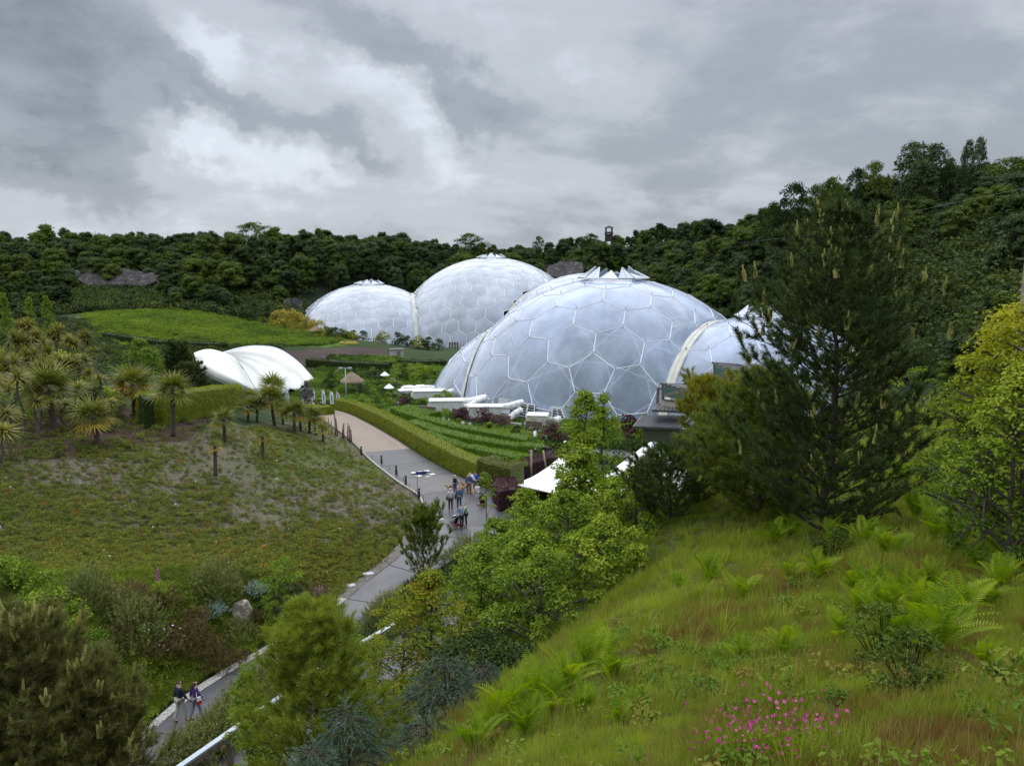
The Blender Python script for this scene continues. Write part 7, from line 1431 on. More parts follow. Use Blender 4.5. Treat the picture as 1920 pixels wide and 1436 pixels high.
# ---------------------------------------------------------------- flags, lamps, posts, bollards
FLAGW = mat('pale_blue_flag', (.50, .58, .74), .7, noise=(1.2, (.74, .78, .84), .5, .6)); FLAGW2 = mat('white_flag', (.76, .79, .85), .7); INK = mat('blue_print', (.10, .16, .42), .6)
for k, (px, pb, pt, Y) in enumerate(((536, 753, 728, 140), (567, 754, 728, 138), (585, 762, 729, 135), (604, 763, 731, 133), (619, 765, 733, 131), (631, 766, 735, 129))):
    l = spot(px, Y); Hf = toph(pt, l); Hb = max(0.2, toph(pb, l)); o = empty('flag', l, .2, ('feather flag half hidden behind the small palms, leftmost', 'pale feather flag in front of the metal sculpture', 'narrow feather flag just right of the metal sculpture', 'feather flag, middle of the right three', 'feather flag, second from the right', 'feather flag with a red mark, rightmost of the row')[k], 'flag', 'feather flags at the top of the ramp')
    m_ = MB(); m_.tube(catmull([(0, 0, -.1), (0, 0, Hf * .6), (.05, 0, Hf * .9), (.3, 0, Hf)], 10), .025, 6); m_.build('pole', STEEL, o); zs = np.linspace(.7, Hf, 12); V = []; wv = .62
    for z in zs: f = (z - .7) / (Hf - .7); x1 = wv * (1 - .25 * f) if f < .85 else wv * .75 * math.sqrt(max(0, 1 - ((f - .85) / .15) ** 2)); V += [(.03, .03 * math.sin(z * 3), z), (.05 + x1, .07 * math.sin(z * 2 + 1), z)]
    fo = obj('banner', mesh('banner', np.array(V), np.array([(2 * i, 2 * i + 1, 2 * i + 3, 2 * i + 2) for i in range(11)])), FLAGW2 if k > 1 else FLAGW, o); md = fo.modifiers.new('solid', 'SOLIDIFY'); md.thickness = .012
    mk = MB(); mk.box((.30, -.09, Hf * .62), (.16, .012, Hf * .34)); mk.build('print', INK, fo)
    if k == 5: mk = MB(); mk.box((.32, -.09, Hf * .86), (.22, .014, .22)); mk.build('print', mat('red_print', (.5, .05, .05), .6), fo)
def lamp_post(px, Y, pt, lab, heads=2):
    l = spot(px, Y); h_ = toph(pt, l); o = empty('lamp_post', l, 0, lab, 'street lamp'); m_ = MB(); m_.tube([(0, 0, -.1), (0, 0, h_ * .5), (0, 0, h_)], [.11, .09, .06], 10); m_.build('pole', STEEL, o, True); m_ = MB(); m_.bar((-.7, 0, h_), (.7, 0, h_), .10); m_.build('arm', STEEL, o)
    for s in (-1, 1): m_ = MB(); m_.box((s * .72, -.1, h_ + .02), (.62, .45, .22), 0, (.8, .8)); hd = m_.build('lamp_head', mat('lamp_grey', (.30, .32, .34), .5), o); m_ = MB(); m_.box((s * .72, -.1, h_ - .11), (.5, .34, .05)); m_.build('lens', mat('lamp_lens', (.6, .62, .62), .2), hd)
lamp_post(650, 121, 690, 'tall grey lamp post with twin floodlights by the flags'); lamp_post(729, 200, 634, 'distant twin-headed lamp post below the left distant bubble')
BOL = [(718,866),(757,910),(786,935),(817,962),(716,866),(677,852)]
for k, (px, py) in enumerate(((677.5, 853), (715.5, 871), (743, 891), (761, 911), (786, 936), (817, 960))):
    l = hit(px, py); bd, _, _ = path_info(l[None, 0], l[None, 1]); o = empty('bollard', l, k, 'short black bollard, ' + ('farthest up the ramp', 'second from the top of the ramp', 'third from the top, where the buff paving ends', 'fourth from the top beside the floor game', 'fifth from the top beside the little sign pole', 'lowest, near the path junction')[k], 'bollard', 'black bollards along the ramp')
    m_ = MB(); m_.lathe([(.09, -.1), (.09, .62), (.085, .64)], 12); m_.build('post', DARKM, o, True); m_ = MB(); m_.lathe([(.07, .64), (.07, .74)], 12); m_.build('light_band', mat('grey_band', (.25, .25, .25), .4), o, True); m_ = MB(); m_.lathe([(.10, .74), (.10, .84), (.06, .88)], 12); m_.build('cap', DARKM, o, True)
# low wire fence along the kerb
fp = [hit(px, py) for px, py in ((650, 832), (664, 843), (680, 854), (697, 862), (715, 871), (730, 882), (745, 893), (757, 905), (768, 918), (780, 930), (794, 941), (810, 952), (830, 966))]
fo = empty('wire_fence', fp[0], 0, 'low thin wire fence on short pegs between the slope and the ramp', 'fence'); f0 = fp[0]
for p in fp: m_ = MB(); q = p - f0; m_.tube([q - np.array((0, 0, .1)), q + np.array((0, 0, .5))], .018, 5); m_.build('peg', DARKM, fo)
m_ = MB()
for z in (.2, .45): m_.tube([p - f0 + np.array((0, 0, z)) for p in fp], .007, 4)
tag(m_.build('wire', DARKM, fo), kind='stuff')
POSTW = mat('driftwood_post', (.13, .085, .065), .9, noise=(7, (.22, .16, .12), .4, .6))
for k, (px, pb, pt, lean) in enumerate(((610, 812, 780, 0), (616, 815, 783, .05), (629, 818, 775, -.03), (633, 818, 783, .06), (642, 822, 794, -.1), (645, 824, 793, 0), (652, 826, 794, .04), (655, 828, 798, .08), (656, 830, 800, -.04), (659, 830, 805, 0), (622, 815, 790, .02), (605, 808, 782, .0))):
    l = hit(px, pb); h_ = toph(pt, l); m_ = MB(); m_.tube([(0, 0, -.2), (lean * h_ * .5, 0, h_ * .55), (lean * h_, .05, h_)], [.09, .075, .06], 7); o = m_.build('timber_post', POSTW, None, True, loc=l, rot=(0, 0, k)); tag(o, 'rough brown upright post, ' + ('tenth', 'ninth', 'seventh, taller', 'sixth', 'fifth, leaning left', 'fourth', 'third', 'second, leaning right', 'short one near the right end', 'shortest, at the right end', 'eighth', 'leftmost')[k] + ' in the row by the ramp', 'post', 'rough timber posts beside the ramp')
# sign pole with blue banner board lying on the ramp: the floor game
l = hit(783, 934); o = empty('sign_pole', l, 0, 'thin pole with a small dark blue board at its top by the floor game', 'sign'); h_ = toph(884, l); m_ = MB(); m_.tube([(0, 0, -.1), (0, 0, h_)], .03, 7); m_.build('pole', mat('pole_brown', (.22, .19, .15), .7), o)
m_ = MB(); m_.box((.30, 0, h_ - .10), (.85, .05, .22), .25); m_.build('board', mat('navy_board', (.03, .06, .20), .4), o)
tiles = []; c0 = hit(798, 893); e1 = hit(806, 884) - c0; ax_u = unit(hit(812, 897) - hit(790, 886)); ax_v = unit(np.cross(ax_u, (0, 0, 1)))
gm = empty('floor_game', (c0[0], c0[1], path_info(c0[None, 0], c0[None, 1])[1][0] + .052), math.atan2(ax_u[1], ax_u[0]), 'painted white floor game of pale squares on the asphalt ramp', 'floor game'); WP = mat('road_paint', (.62, .58, .50), .7)
for i in range(5):
    for j in range(3):
        if (i + j) % 2 and i not in (0, 4): continue
        m_ = MB(); m_.box(((i - 2) * .62, (j - 1) * .62, .012), (.46, .46, .004)); m_.build('tile', WP, gm)
# fingerposts / info cubes / white parasols in the garden
for k, (px, py, h_, lab) in enumerate(((1003, 829, 1.5, 'white upright marker post at the end of the middle maze hedge'), (996, 905, 3.0, 'pale timber post behind the purple hedge, left one'), (1026, 893, 2.6, 'leaning pale timber post behind the purple hedge, right one'))):
    l = hit(px, py); m_ = MB(); m_.tube([(0, 0, -.2), ((k == 2) * -.4, 0, h_)], .09 if k else .2, 8); tag(m_.build('marker_post', WHITE if k == 0 else mat('pale_post', (.30, .24, .16), .8), None, True, loc=l), lab, 'post')
MUSH = [(986, 872), (914, 878), (1060, 842)]
for k, (px, py) in enumerate(MUSH):
    l = hit(px, py); o = empty('garden_lamp', l, 0, 'small white-capped garden lamp ' + ('near the purple hedge', 'on the lawn behind the long hedge end', 'by the path under the dome')[k], 'garden lamp', 'white-capped garden lamps'); m_ = MB(); m_.tube([(0, 0, -.1), (0, 0, .95)], .035, 6); m_.build('pole', DARKM, o); m_ = MB(); m_.lathe([(.30, .92), (.28, 1.0), (.12, 1.12), (.02, 1.15)], 12); m_.build('lamp_shade', WHITE, o, True)
for k, (px, py) in enumerate(((722, 717), (730, 742), (520, 745), (540, 742))):
    l = hit(px, py); o = empty('parasol', l, 0, 'small white tent top ' + ('in the upper garden', 'beside the middle garden path', 'behind the small palms, left', 'behind the small palms, right')[k], 'parasol', 'small white tent tops'); m_ = MB(); m_.tube([(0, 0, 0), (0, 0, 2.1)], .04, 6); m_.build('pole', STEEL, o); m_ = MB(); m_.lathe([(1.0, 1.5), (.95, 1.56), (.3, 2.1), (.03, 2.3)], 8); m_.build('cover', WHITE, o)
# tall scrap-metal figure at the top of the ramp
l = spot(577, 131); o = empty('sculpture', l, .3, 'tall bulky sculpture of scrap metal shaped like a striding giant by the flags', 'sculpture'); h_ = toph(711, l); SCR = mat('scrap_metal', (.10, .095, .095), .45, .6, noise=(5, (.34, .33, .34), .42, .6)); rg = np.random.default_rng(3)
def junk(name, c, r, n):
    m_ = MB()
    for _ in range(n): p = np.array(c) + rg.normal(0, 1, 3) * np.array(r) * .42; m_.box(p, rg.uniform(.18, .62, 3) * (h_ / 7), rg.random() * 3)
    m_.build(name, SCR, o)
u = h_ / 7; junk('leg', (-.45 * u, 0, 1.2 * u), (.35 * u, .35 * u, 1.6 * u), 34); junk('leg', (.55 * u, .2, 1.2 * u), (.35 * u, .35 * u, 1.6 * u), 34); junk('torso', (0, 0, 3.6 * u), (1.0 * u, .6 * u, 1.8 * u), 80); junk('arm', (-1.0 * u, 0, 3.8 * u), (.3 * u, .3 * u, 1.2 * u), 24); junk('arm', (1.0 * u, 0, 3.6 * u), (.3 * u, .3 * u, 1.2 * u), 24); junk('head', (0, 0, 6.1 * u), (.6 * u, .5 * u, .7 * u), 36)
# low timber barrier with a pale top rail
GA, GB_ = at(300, 1462, 24.6), at(640, 1226, 34.0); GUARD = [GA + (GB_ - GA) * f for f in (0, .25, .5, .75, 1)] + [at(742, 1168, 38.0)]
gr = empty('timber_barrier', GUARD[0], 0, 'heavy timber barrier with pale grey top rail running beside the lower path', 'barrier'); g0 = GUARD[0]; gp = catmull(GUARD, 13)
for i in range(12):
    a, b = gp[i] - g0, gp[i + 1] - g0; m_ = MB(); m_.bar(a, b - (b - a) * .01, .22, .07); m_.build('top_rail', mat('pale_rail', (.42, .47, .52), .5), gr); m_ = MB(); m_.bar(a - np.array((0, 0, .16)), b - np.array((0, 0, .16)) - (b - a) * .01, .24, .22); m_.build('beam', mat('brown_beam', (.11, .085, .065), .85, noise=(5, (.2, .16, .12), .4, .6)), gr)
    zg = gz(gp[i][0], gp[i][1]); m_ = MB(); m_.box((a[0], a[1], (zg + gp[i][2]) / 2 - g0[2] - .35), (.2, .2, max(.3, gp[i][2] - zg - .1))); m_.build('post', mat('brown_beam', (.1, .1, .1)), gr)
# boulders and slabs
def boulder(px, py, sx, sy, sz, seed, lab, m_):
    rng = np.random.default_rng(seed); bm = bmesh.new(); bmesh.ops.create_icosphere(bm, subdivisions=4, radius=1)
    pl = [(unit(rng.normal(size=3)), rng.uniform(.62, .95)) for _ in range(14)]
    for v in bm.verts:
        c = np.array(v.co)
        for n_, d in pl:
            k = c @ n_ - d
            if k > 0: c = c - n_ * k * .85
        c *= 1 + .03 * rng.normal() * 0; v.co = c * np.array((sx, sy, sz)) * (1 + .05 * math.sin(c[0] * 9 + seed) * math.sin(c[2] * 7))
    me = bpy.data.meshes.new('boulder'); bm.to_mesh(me); bm.free(); l = hit(px, py); return tag(obj('boulder', me, m_, None, loc=l + np.array((0, 0, sz * .5)), rot=(0, 0, seed)), lab, 'boulder')
LICH = mat('lichened_granite', (.16, .14, .11), .9, noise=(2.6, (.46, .44, .34), .47, .60, 9), bump=.7)
boulder(452, 1165, .62, .55, .85, 3, 'large upright boulder mottled with yellow lichen', LICH); boulder(598, 1118, .55, .45, .42, 5, 'reddish brown rounded boulder above the saplings', mat('reddish_stone', (.18, .12, .10), .9, noise=(3, (.30, .24, .21), .4, .6), bump=.5)); boulder(888, 1042, .75, .6, .55, 7, 'pinkish boulder at the right side of the path among leaves', mat('pink_stone', (.22, .14, .14), .9, noise=(2, (.34, .26, .26), .4, .6), bump=.4)); boulder(490, 1112, .25, .2, .18, 9, 'small pale stone beside the upper juniper', LICH)
for px, py, lab in ((655, 1100, 'pale flat stone slab beside the bend of the path, nearer one'), (690, 1078, 'small flat grey slab by the path'), (822, 976, 'pale flat slab at the slope corner near the junction')): m_ = MB(); m_.box((0, 0, .06), (.75, .45, .12), .4, (.9, .9)); tag(m_.build('stone_slab', mat('pale_slab', (.42, .44, .46), .7), None, loc=hit(px, py)), lab, 'slab')
m_ = MB(); V, F = ribbon(resample(np.array([[*hit(806, 965), 1.2], [*hit(838, 962), 1.2]]), .3), -.5, .5, .05); tag(obj('paving', mesh('paving', V, F), mat('brown_paving', (.21, .16, .13), .8)), 'little triangle of brown paving at the slope corner', kind='structure')
# thin cable across the right-hand hill
ca_ = [at(1385, 456, 205), at(1470, 446, 170), at(1540, 437, 150), at(1700, 400, 128), at(1925, 352, 105)]; m_ = MB(); m_.tube(catmull(ca_, 30), .018, 4); tag(m_.build('cable', mat('cable_grey', (.14, .15, .15), .5)), 'thin pale zip cable crossing in front of the right-hand wooded hill', 'cable')
print('things', round(time.time() - T0, 1))
# ---------------------------------------------------------------- people, dogs, pushchair
def skinned(name, V, E, R, root=0, sub=1):
    me = bpy.data.meshes.new(name); me.from_pydata([tuple(v) for v in V], E, []); o = bpy.data.objects.new(name, me); COL.objects.link(o)
    md = o.modifiers.new('s', 'SKIN'); md.use_smooth_shade = True
    for i, r in enumerate(R):
        s = me.skin_vertices[0].data[i]; s.radius = (r, r) if not isinstance(r, tuple) else r; s.use_root = i == root
    if sub: o.modifiers.new('u', 'SUBSURF').levels = sub
    bpy.context.view_layer.update(); ev = o.evaluated_get(bpy.context.evaluated_depsgraph_get()); out = bpy.data.meshes.new_from_object(ev); out.name = name; bpy.data.objects.remove(o); return out
class Sk:
    def __init__(s): s.V = []; s.E = []; s.R = []
    def p(s, v, r, to=None):
        s.V.append(np.array(v, float)); s.R.append(r)
        if to is not None: s.E.append((to, len(s.V) - 1))
        return len(s.V) - 1
def figure_points(pose):
    """joints of a 1.72 m figure facing +y"""
    w = pose.get('walk', 0.0); ln = pose.get('lean', 0.0); J = {}
    up = lambda z, y=0: np.array([0, y + math.sin(ln) * (z - .95), .95 + math.cos(ln) * (z - .95)])
    J['pelvis'] = up(.95); J['spine'] = up(1.18, .01); J['chest'] = up(1.36, .0); J['neck'] = up(1.48); J['head'] = up(1.58, .02); J['top'] = up(1.66, .02); J['nose'] = up(1.585, .115)
    for s, nm in ((-1, 'l'), (1, 'r')):
        sh_ = up(1.41) + np.array([s * .17, 0, 0]); J[nm + 'sh'] = sh_; a = pose.get(nm + 'arm', (.10 * s * w * 3, .12)); fw, out = a[0], a[1]; bend = a[2] if len(a) > 2 else .25
        el = sh_ + np.array([s * math.sin(out) * .28, math.sin(fw) * .28, -math.cos(fw) * math.cos(out) * .28]); wr = el + np.array([s * .01, math.sin(fw + bend) * .25, -math.cos(fw + bend) * .25]); J[nm + 'el'] = el; J[nm + 'wr'] = wr; d = unit(wr - el); J[nm + 'hd'] = wr + d * .07; J[nm + 'd'] = d
        q = s * w; hip = J['pelvis'] + np.array([s * .09, 0, -.04]); kn = hip + np.array([s * .01, .10 * q + .03 * abs(w), -.42]); an = kn + np.array([0, -.02 + .14 * min(q, 0) + .04 * max(q, 0), -.41]); J[nm + 'hip'] = hip; J[nm + 'kn'] = kn; J[nm + 'an'] = an; J[nm + 'toe'] = an + np.array([s * .02, .15, -.045])
    return J
PC = {}
def figure_meshes(pk, pose, female):
    if (pk, female) in PC: return PC[pk, female]
    J = figure_points(pose); b = Sk(); f = .9 if female else 1.0; out = {}
    pv = b.p(J['pelvis'], .12); sp = b.p(J['spine'], .105 * f, pv); ch = b.p(J['chest'], .125 * f, sp); nk = b.p(J['neck'], .055, ch); hd = b.p(J['head'], .085, nk); b.p(J['top'], .075, hd); b.p(J['nose'], .014, hd)
    for s, nm in ((-1, 'l'), (1, 'r')):
        a = b.p(J[nm + 'sh'], .06 * f, ch); e = b.p(J[nm + 'el'], .045 * f, a); w_ = b.p(J[nm + 'wr'], .03, e); h_ = b.p(J[nm + 'hd'], .034, w_); d = J[nm + 'd']; sd = unit(np.cross(d, (1, 0, 0)))
        for k in range(4): k1 = b.p(J[nm + 'hd'] + d * .045 + sd * (k - 1.5) * .02, .010, h_); b.p(J[nm + 'hd'] + d * (.085 + .012 * (k in (1, 2))) + sd * (k - 1.5) * .021 + np.array([-s * .015, 0, 0]), .008, k1)
        t1 = b.p(J[nm + 'wr'] + d * .05 + sd * .04, .011, h_); b.p(J[nm + 'wr'] + d * .085 + sd * .05, .009, t1)
        hp = b.p(J[nm + 'hip'], .085, pv); kn = b.p(J[nm + 'kn'], .058, hp); an = b.p(J[nm + 'an'], .04, kn); b.p(J[nm + 'toe'], .035, an)
    out['body'] = skinned('body', b.V, b.E, b.R)
    c = Sk(); pv = c.p(J['pelvis'] + np.array([0, 0, -.02]), (.165 * (1.08 if female else 1), .125)); sp = c.p(J['spine'], (.15 * f, .12), pv); ch = c.p(J['chest'], (.165 * f, .13), sp); c.p(J['neck'] - np.array([0, 0, .03]), .075, ch)
    for nm in 'lr': a = c.p(J[nm + 'sh'], .078 * f, ch); e = c.p(J[nm + 'el'], .06, a); c.p(J[nm + 'wr'] - J[nm + 'd'] * .03, .045, e)
    out['jacket'] = skinned('jacket', c.V, c.E, c.R)
    c = Sk(); pv = c.p(J['pelvis'], (.15, .12))
    for nm in 'lr': hp = c.p(J[nm + 'hip'], .098, pv); kn = c.p(J[nm + 'kn'], .070, hp); c.p(J[nm + 'an'] + np.array([0, 0, .03]), .056, kn)
    out['trousers'] = skinned('trousers', c.V, c.E, c.R)
    out['shoe'] = []
    for nm in 'lr': c = Sk(); a = c.p(J[nm + 'an'] + np.array([0, -.02, -.03]), .048); m_ = c.p(J[nm + 'an'] + np.array([0, .07, -.05]), .042, a); c.p(J[nm + 'toe'] + np.array([0, .03, 0]), .036, m_); out['shoe'].append(skinned('shoe', c.V, c.E, c.R))
    c = Sk(); a = c.p(J['head'] + np.array([0, -.025, .02]), .098); c.p(J['top'] + np.array([0, -.01, .0]), .088, a); out['hair_short'] = skinned('hair', c.V, c.E, c.R)
    c = Sk(); t = c.p(J['top'] + np.array([0, -.005, .0]), .092); a = c.p(J['head'] + np.array([0, -.035, 0]), .108, t); a = c.p(J['neck'] + np.array([0, -.07, .0]), .095, a); c.p(J['neck'] + np.array([0, -.10, -.14]), .07, a); out['hair_long'] = skinned('hair', c.V, c.E, c.R)
    c = Sk(); a = c.p(J['pelvis'] + np.array([0, 0, .06]), (.16, .13)); c.p(J['pelvis'] + np.array([0, 0, -.28]), (.21, .19), a); out['skirt'] = skinned('skirt', c.V, c.E, c.R)
    # small facial features: eyes and mouth
    m_ = MB(); h_ = J['head']
    for s in (-1, 1): m_.box(h_ + np.array([s * .032, .082, .018]), (.018, .012, .010))
    m_.box(h_ + np.array([0, .082, -.045]), (.04, .010, .008)); out['face'] = m_.me('face'); out['J'] = J; PC[pk, female] = out; return out
SKIN = mat('skin', (.48, .28, .21), .6); FACEM = mat('face_marks', (.08, .04, .035), .6); SHOE = mat('dark_shoe', (.03, .028, .028), .6)
def cloth(col): return mat('cloth_' + '_'.join(str(int(c * 100)) for c in col), col, .85)
POSES = {'stand': dict(), 'walk': dict(walk=1.0), 'push': dict(lean=.18, larm=(.7, .1, .5), rarm=(.7, .1, .5), walk=.4), 'read': dict(larm=(.5, .15, 1.2), rarm=(.5, .15, 1.2), lean=.05), 'bend': dict(lean=.6, larm=(.8, .1, .2), rarm=(.9, .1, .2)), 'lead': dict(walk=.6, rarm=(.4, .3, .2))}
def person(loc, yaw, pose, top, bottom, hair, label, female=False, long_hair=False, h=1.0, skirt=None, hat=None, group='visitors on the paths'):
    M_ = figure_meshes(pose, POSES[pose], female); o = empty('person', loc, yaw, label, 'person', group, h)
    obj('body', M_['body'], SKIN, o)
    def part(nm, me, col):
        return obj(nm, me, cloth(col), o)
    part('jacket', M_['jacket'], top); part('trousers', M_['trousers'], bottom); part('hair', M_['hair_long' if long_hair else 'hair_short'], hat or hair); obj('face', M_['face'], FACEM, o)
    for s in M_['shoe']: obj('shoe', s, SHOE, o)
    if skirt: part('skirt', M_['skirt'], skirt)
    return o
def on_path(px, py, dz=.05): l = hit(px, py); l[2] = max(l[2], 0); bd, bz, _ = path_info(l[None, 0], l[None, 1]); l[2] = (bz[0] + .035) if bd[0] < 0 else gz(l[0], l[1]); return l
NAVY, JEAN, BLK, GREY, WHT, PURP, BLU, GRN, DEN = (.012, .018, .04), (.05, .09, .17), (.012, .012, .014), (.40, .41, .42), (.72, .73, .75), (.075, .045, .19), (.02, .06, .45), (.30, .46, .24), (.07, .12, .22)
HW, HB, HD, HBL = (.55, .52, .48), (.07, .035, .022), (.018, .012, .01), (.40, .26, .12)
AW = -.75
p1 = person(on_path(340, 1356), -.75, 'walk', NAVY, (.42, .40, .38), HD, 'man in a navy jacket and pale trousers walking away on the lower path', h=1.12); p2 = person(on_path(369, 1352), -.75, 'walk', PURP, (.20, .26, .36), HB, 'woman in a purple jacket and jeans walking on the lower path beside the man', True, True, 1.06)
def bag(owner, side, z, col, lab, s=1.0):
    m_ = MB(); m_.box((side * .27, .02, z), (.10 * s, .26 * s, .24 * s), 0, (.8, .8)); m_.tube([(side * .27, -.08, z + .1), (side * .14, -.02, 1.40), (side * -.05, .04, 1.42)], .012, 5); o = m_.build('bag', cloth(col)); o.location = owner.location; o.rotation_euler = owner.rotation_euler; tag(o, lab, 'bag'); return o
bag(p2, 1, .95, (.45, .04, .03), 'red shoulder bag of the woman in the purple jacket'); bag(p2, 1.25, 1.10, (.70, .74, .80), 'folded white map under the arm of the woman in purple', .7)
p3 = person(on_path(845, 960), .1, 'stand', (.50, .50, .52), BLK, HW, 'white-haired woman in a pale grey top and black trousers at the junction', True); bag(p3, -1, .95, BLK, 'black bag on the left hip of the woman in pale grey')
p4 = person(on_path(861, 958), .05, 'stand', DEN, (.03, .05, .11), (.25, .18, .13), 'balding man in a blue shirt and navy jeans beside the woman in pale grey', h=1.04); bag(p4, -1, .95, BLK, 'dark jacket carried on the left side of the man in blue')
person(on_path(866, 993), .5, 'push', (.13, .20, .42), BLK, HD, 'person in a blue top leaning on the pushchair', True); person(on_path(874, 990), 1.6, 'read', GRN, (.02, .025, .035), HB, 'man in a light green shirt looking down beside the pushchair', h=1.02)
person(on_path(853, 931), -1.2, 'lead', (.02, .018, .022), JEAN, WHT, 'person in a white cap, dark jacket and jeans with a dog', h=.98, hat=WHT); person(on_path(879, 928), .1, 'stand', DEN, (.12, .12, .13), HBL, 'woman with long fair hair, denim jacket and pink skirt seen from behind', True, True, .98, skirt=(.40, .07, .13))
person(on_path(890, 926), 1.2, 'bend', (.48, .52, .56), (.15, .16, .2), HW, 'white-haired person in a pale shirt bending beside the golden dog'); person(on_path(898, 924), .9, 'bend', BLU, (.05, .05, .07), HB, 'person in a bright blue jacket bending forward behind the sapling'); person(on_path(895, 938), .4, 'stand', WHT, (.50, .50, .52), (.25, .2, .16), 'small person in a white top in front of the blue jacket', h=.80)
for k, (px, py, top, hr, lab, hh) in enumerate(((994, 868, PURP, HD, 'visitor in a purple top, leftmost of the group by the maze end', .9), (1004, 866, NAVY, HW, 'visitor in a navy top with a white cap by the maze end', .95), (1011, 862, (.45, .6, .6), WHT, 'visitor in a pale green top by the maze end', .9), (1019, 863, BLK, HW, 'tall visitor in black with white hair in the group by the maze end', 1.05), (1025, 862, (.06, .03, .09), HD, 'tall visitor in dark purple by the maze end', 1.0),
        (1037, 857, BLK, HD, 'visitor in black standing apart right of the group', 1.0), (1017, 835, (.08, .05, .03), HD, 'visitor in brown among the flowers above the maze', .95), (1024, 836, (.08, .25, .12), HD, 'visitor in a green top among the flowers above the maze', .95))): person(on_path(px, py), k * .8, 'stand', top, (.06, .06, .07), hr, lab, k % 2 == 0, False, hh, group='visitors near the maze hedges')
for k, (px, py, top, hr, lab) in enumerate(((583, 772, (.10, .02, .05), HW, 'visitor in maroon below the metal sculpture'), (588, 773, WHT, HW, 'visitor in white below the metal sculpture'), (594, 771, BLK, HD, 'visitor in black below the first flags'), (602, 773, NAVY, HW, 'visitor in navy at the ramp top, left of two'), (608, 774, NAVY, HD, 'visitor in navy at the ramp top, right of two'), (262, 768, (.35, .12, .14), HW, 'person in a pinkish top and teal trousers among the palms'),
        (366, 732, WHT, HD, 'seated visitor in white by the shell tent, left'), (378, 732, GREY, HW, 'visitor in grey by the shell tent'), (384, 731, BLK, HD, 'visitor in black by the shell tent'), (832, 803, GREY, HW, 'visitor in grey in the beds above the maze, left'), (842, 805, WHT, (.4, .1, .1), 'visitor in white in the beds above the maze'), (868, 810, WHT, HD, 'visitor with a white hat behind the far maze hedge'), (881, 812, (.5, .5, .6), HD, 'visitor in pale blue behind the far maze hedge'), (735, 763, (.3, .15, .3), HD, 'visitor in mauve beyond the long hedge'), (747, 770, (.4, .4, .45), HD, 'visitor in grey beyond the long hedge'))):
    l = hit(px, py) if px != 262 else hit(262, 772); person(l, k * 1.1, 'stand', top, (.03, .10, .10) if px == 262 else (.05, .05, .06), hr, lab, k % 2 == 1, False, 1.0, group='distant visitors')
# dogs
def dog_mesh(kind):
    c = Sk()
    if kind == 'stand':
        ch = c.p((0, .22, .46), (.10, .14)); be = c.p((0, -.02, .48), (.09, .11), ch); hp = c.p((0, -.26, .48), (.09, .12), be); t = c.p((0, -.40, .50), .035, hp); t = c.p((0, -.52, .44), .04, t); c.p((0, -.62, .38), .02, t); nk = c.p((0, .36, .58), .075, ch); hd = c.p((0, .45, .68), .078, nk); mz = c.p((0, .56, .65), .04, hd); c.p((0, .62, .64), .03, mz)
        for s in (-1, 1): c.p((s * .085, .43, .64), .025, hd)
        for s in (-1, 1):
            a = c.p((s * .07, .24, .36), .05, ch); b = c.p((s * .07, .22, .20), .032, a); d = c.p((s * .07, .23, .05), .024, b); c.p((s * .07, .28, .02), .026, d)
            a = c.p((s * .08, -.22, .36), .065, hp); b = c.p((s * .08, -.27, .24), .04, a); k = c.p((s * .08, -.36, .16), .026, b); d = c.p((s * .08, -.33, .05), .022, k); c.p((s * .08, -.28, .02), .026, d)
    else:
        hp = c.p((0, -.18, .16), (.13, .13)); be = c.p((0, -.04, .36), (.11, .12), hp); ch = c.p((0, .08, .52), (.11, .12), be); nk = c.p((0, .14, .68), .075, ch); hd = c.p((0, .20, .80), .078, nk); mz = c.p((0, .31, .77), .04, hd); c.p((0, .37, .76), .03, mz); t = c.p((0, -.34, .08), .04, hp); c.p((0, -.55, .05), .025, t)
        for s in (-1, 1):
            c.p((s * .085, .18, .76), .025, hd); a = c.p((s * .07, .14, .42), .05, ch); b = c.p((s * .07, .16, .22), .034, a); d = c.p((s * .07, .17, .05), .026, b); c.p((s * .07, .22, .02), .026, d); a = c.p((s * .13, -.02, .20), .07, hp); b = c.p((s * .13, .10, .10), .04, a); c.p((s * .13, .16, .03), .03, b)
    return skinned('body', c.V, c.E, c.R)
DG = {'stand': dog_mesh('stand'), 'sit': dog_mesh('sit')}; GOLD = mat('golden_fur', (.36, .21, .10), .9, noise=(12, (.48, .32, .17), .4, .6)); REDF = mat('red_fur', (.20, .07, .03), .9)
for px, py, yaw, kd, m_, lab, coat in ((845, 924, 1.7, 'stand', GOLD, 'golden dog in an orange coat beside the person in the white cap', (.30, .13, .04)), (864, 927, -1.2, 'stand', GOLD, 'golden dog standing between the white cap and the hedge end', None), (872, 922, .8, 'stand', REDF, 'dark red dog at the foot of the hedge end', None), (886, 928, .3, 'sit', GOLD, 'tall golden dog sitting beside the woman in denim', None)):
    o = empty('dog', on_path(px, py), yaw, lab, 'dog', 'dogs at the junction', .92); b = obj('body', DG[kd], m_, o)
    e_ = MB(); hy, hz = (.50, .70) if kd == 'stand' else (.25, .82)
    for s in (-1, 1): e_.box((s * .045, hy + .02, hz + .01), (.018, .014, .014))
    e_.box((0, hy + (.13 if kd == 'stand' else .14), hz - .05), (.03, .02, .02)); e_.build('face', FACEM, o)
    if coat: c = Sk(); a = c.p((0, .18, .50), (.125, .125)); d = c.p((0, -.02, .51), (.11, .12), a); c.p((0, -.22, .51), (.105, .12), d); cm_ = skinned('coat', c.V, c.E, c.R); obj('coat', cm_, cloth(coat), o)
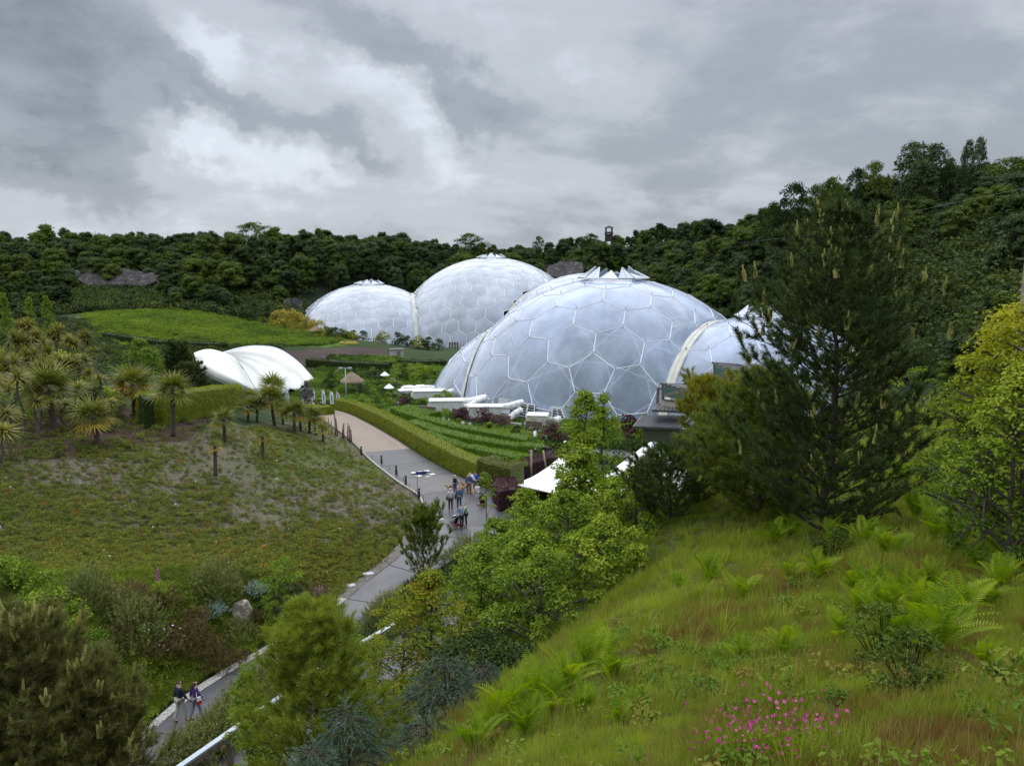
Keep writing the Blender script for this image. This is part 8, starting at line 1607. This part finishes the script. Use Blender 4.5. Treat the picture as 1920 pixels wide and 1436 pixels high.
# pushchairs
def wheel(m_, c, r, w, n=14): a = np.array(c, float); m_.tube([a - np.array((w / 2, 0, 0)), a + np.array((w / 2, 0, 0))], r, n)
def pushchair(px, py, yaw, lab, hood):
    o = empty('pushchair', on_path(px, py), yaw, lab, 'pushchair', 'pushchairs', 1.0); m_ = MB()
    for s in (-1, 1): m_.tube([(s * .25, .42, .12), (s * .25, .05, .50), (s * .25, -.30, .80), (s * .24, -.45, 1.02)], .016, 6); m_.tube([(s * .25, -.28, .12), (s * .25, -.02, .50), (s * .25, .15, .62)], .016, 6)
    m_.tube([(-.24, -.45, 1.02), (.24, -.45, 1.02)], .02, 6); m_.build('frame', STEEL, o)
    for x, y, r in ((-.26, .42, .10), (.26, .42, .10), (-.28, -.28, .14), (.28, -.28, .14)): m_ = MB(); wheel(m_, (x, y, r), r, .04); w_ = m_.build('wheel', SHOE, o); m_ = MB(); wheel(m_, (x, y, r), r * .55, .05); m_.build('rim', STEEL, w_)
    m_ = MB(); m_.add([(-.2, .30, .42), (.2, .30, .42), (.2, -.08, .38), (-.2, -.08, .38), (-.2, .30, .36), (.2, .30, .36), (.2, -.08, .32), (-.2, -.08, .32), (-.2, -.22, .80), (.2, -.22, .80), (.2, -.27, .78), (-.2, -.27, .78)], [(0, 1, 2, 3), (7, 6, 5, 4), (0, 4, 5, 1), (1, 5, 6, 2), (3, 7, 4, 0), (3, 2, 9, 8), (8, 9, 10, 11), (11, 10, 6, 7), (2, 6, 10, 9), (3, 8, 11, 7)]); m_.build('seat', cloth(BLK), o)
    V = []; 
    for i in range(7):
        a = .1 + i * .26
        for j in range(7): b = -1.2 + j * .4; V.append((.26 * math.sin(b), -.20 + .34 * math.cos(a) * math.cos(b * .6), .62 + .34 * math.sin(a) * (.75 + .25 * math.cos(b))))
    F = [(i * 7 + j, i * 7 + j + 1, (i + 1) * 7 + j + 1, (i + 1) * 7 + j) for i in range(6) for j in range(6)]; h_ = obj('hood', mesh('hood', np.array(V), np.array(F), smooth=True), cloth(hood), o); h_.modifiers.new('s', 'SOLIDIFY').thickness = .015
    m_ = MB(); m_.box((0, -.12, .22), (.34, .34, .16)); m_.build('basket', cloth((.35, .03, .04)), o)
pushchair(853, 991, .9, 'pushchair with a pale hood and red basket pushed by the person in blue', (.5, .5, .55)); pushchair(905, 952, -.3, 'black pushchair half hidden behind the slender sapling', BLK)
print('people', round(time.time() - T0, 1))
# things that would otherwise share a label are told apart by their order across the view
_ORD = 'first second third fourth fifth sixth seventh eighth ninth tenth eleventh twelfth thirteenth fourteenth fifteenth sixteenth seventeenth eighteenth nineteenth twentieth'.split()
bpy.context.view_layer.update()
_by = {}
for o in SC.objects:
    if o.parent is None and o.get('category') and o.get('label'): _by.setdefault(o['label'], []).append(o)
for lab, os_ in _by.items():
    if 1 < len(os_) <= 20:
        os_.sort(key=lambda o: project(np.array(o.location))[0])
        for k, o in enumerate(os_):
            q = ('leftmost' if k == 0 else 'rightmost' if k == len(os_) - 1 else _ORD[k] + ' from left'); w_ = lab.split()
            o['label'] = (' '.join(w_[:13]) + ', ' + q)
print('script', round(time.time() - T0, 1), 'objects', len(bpy.data.objects))
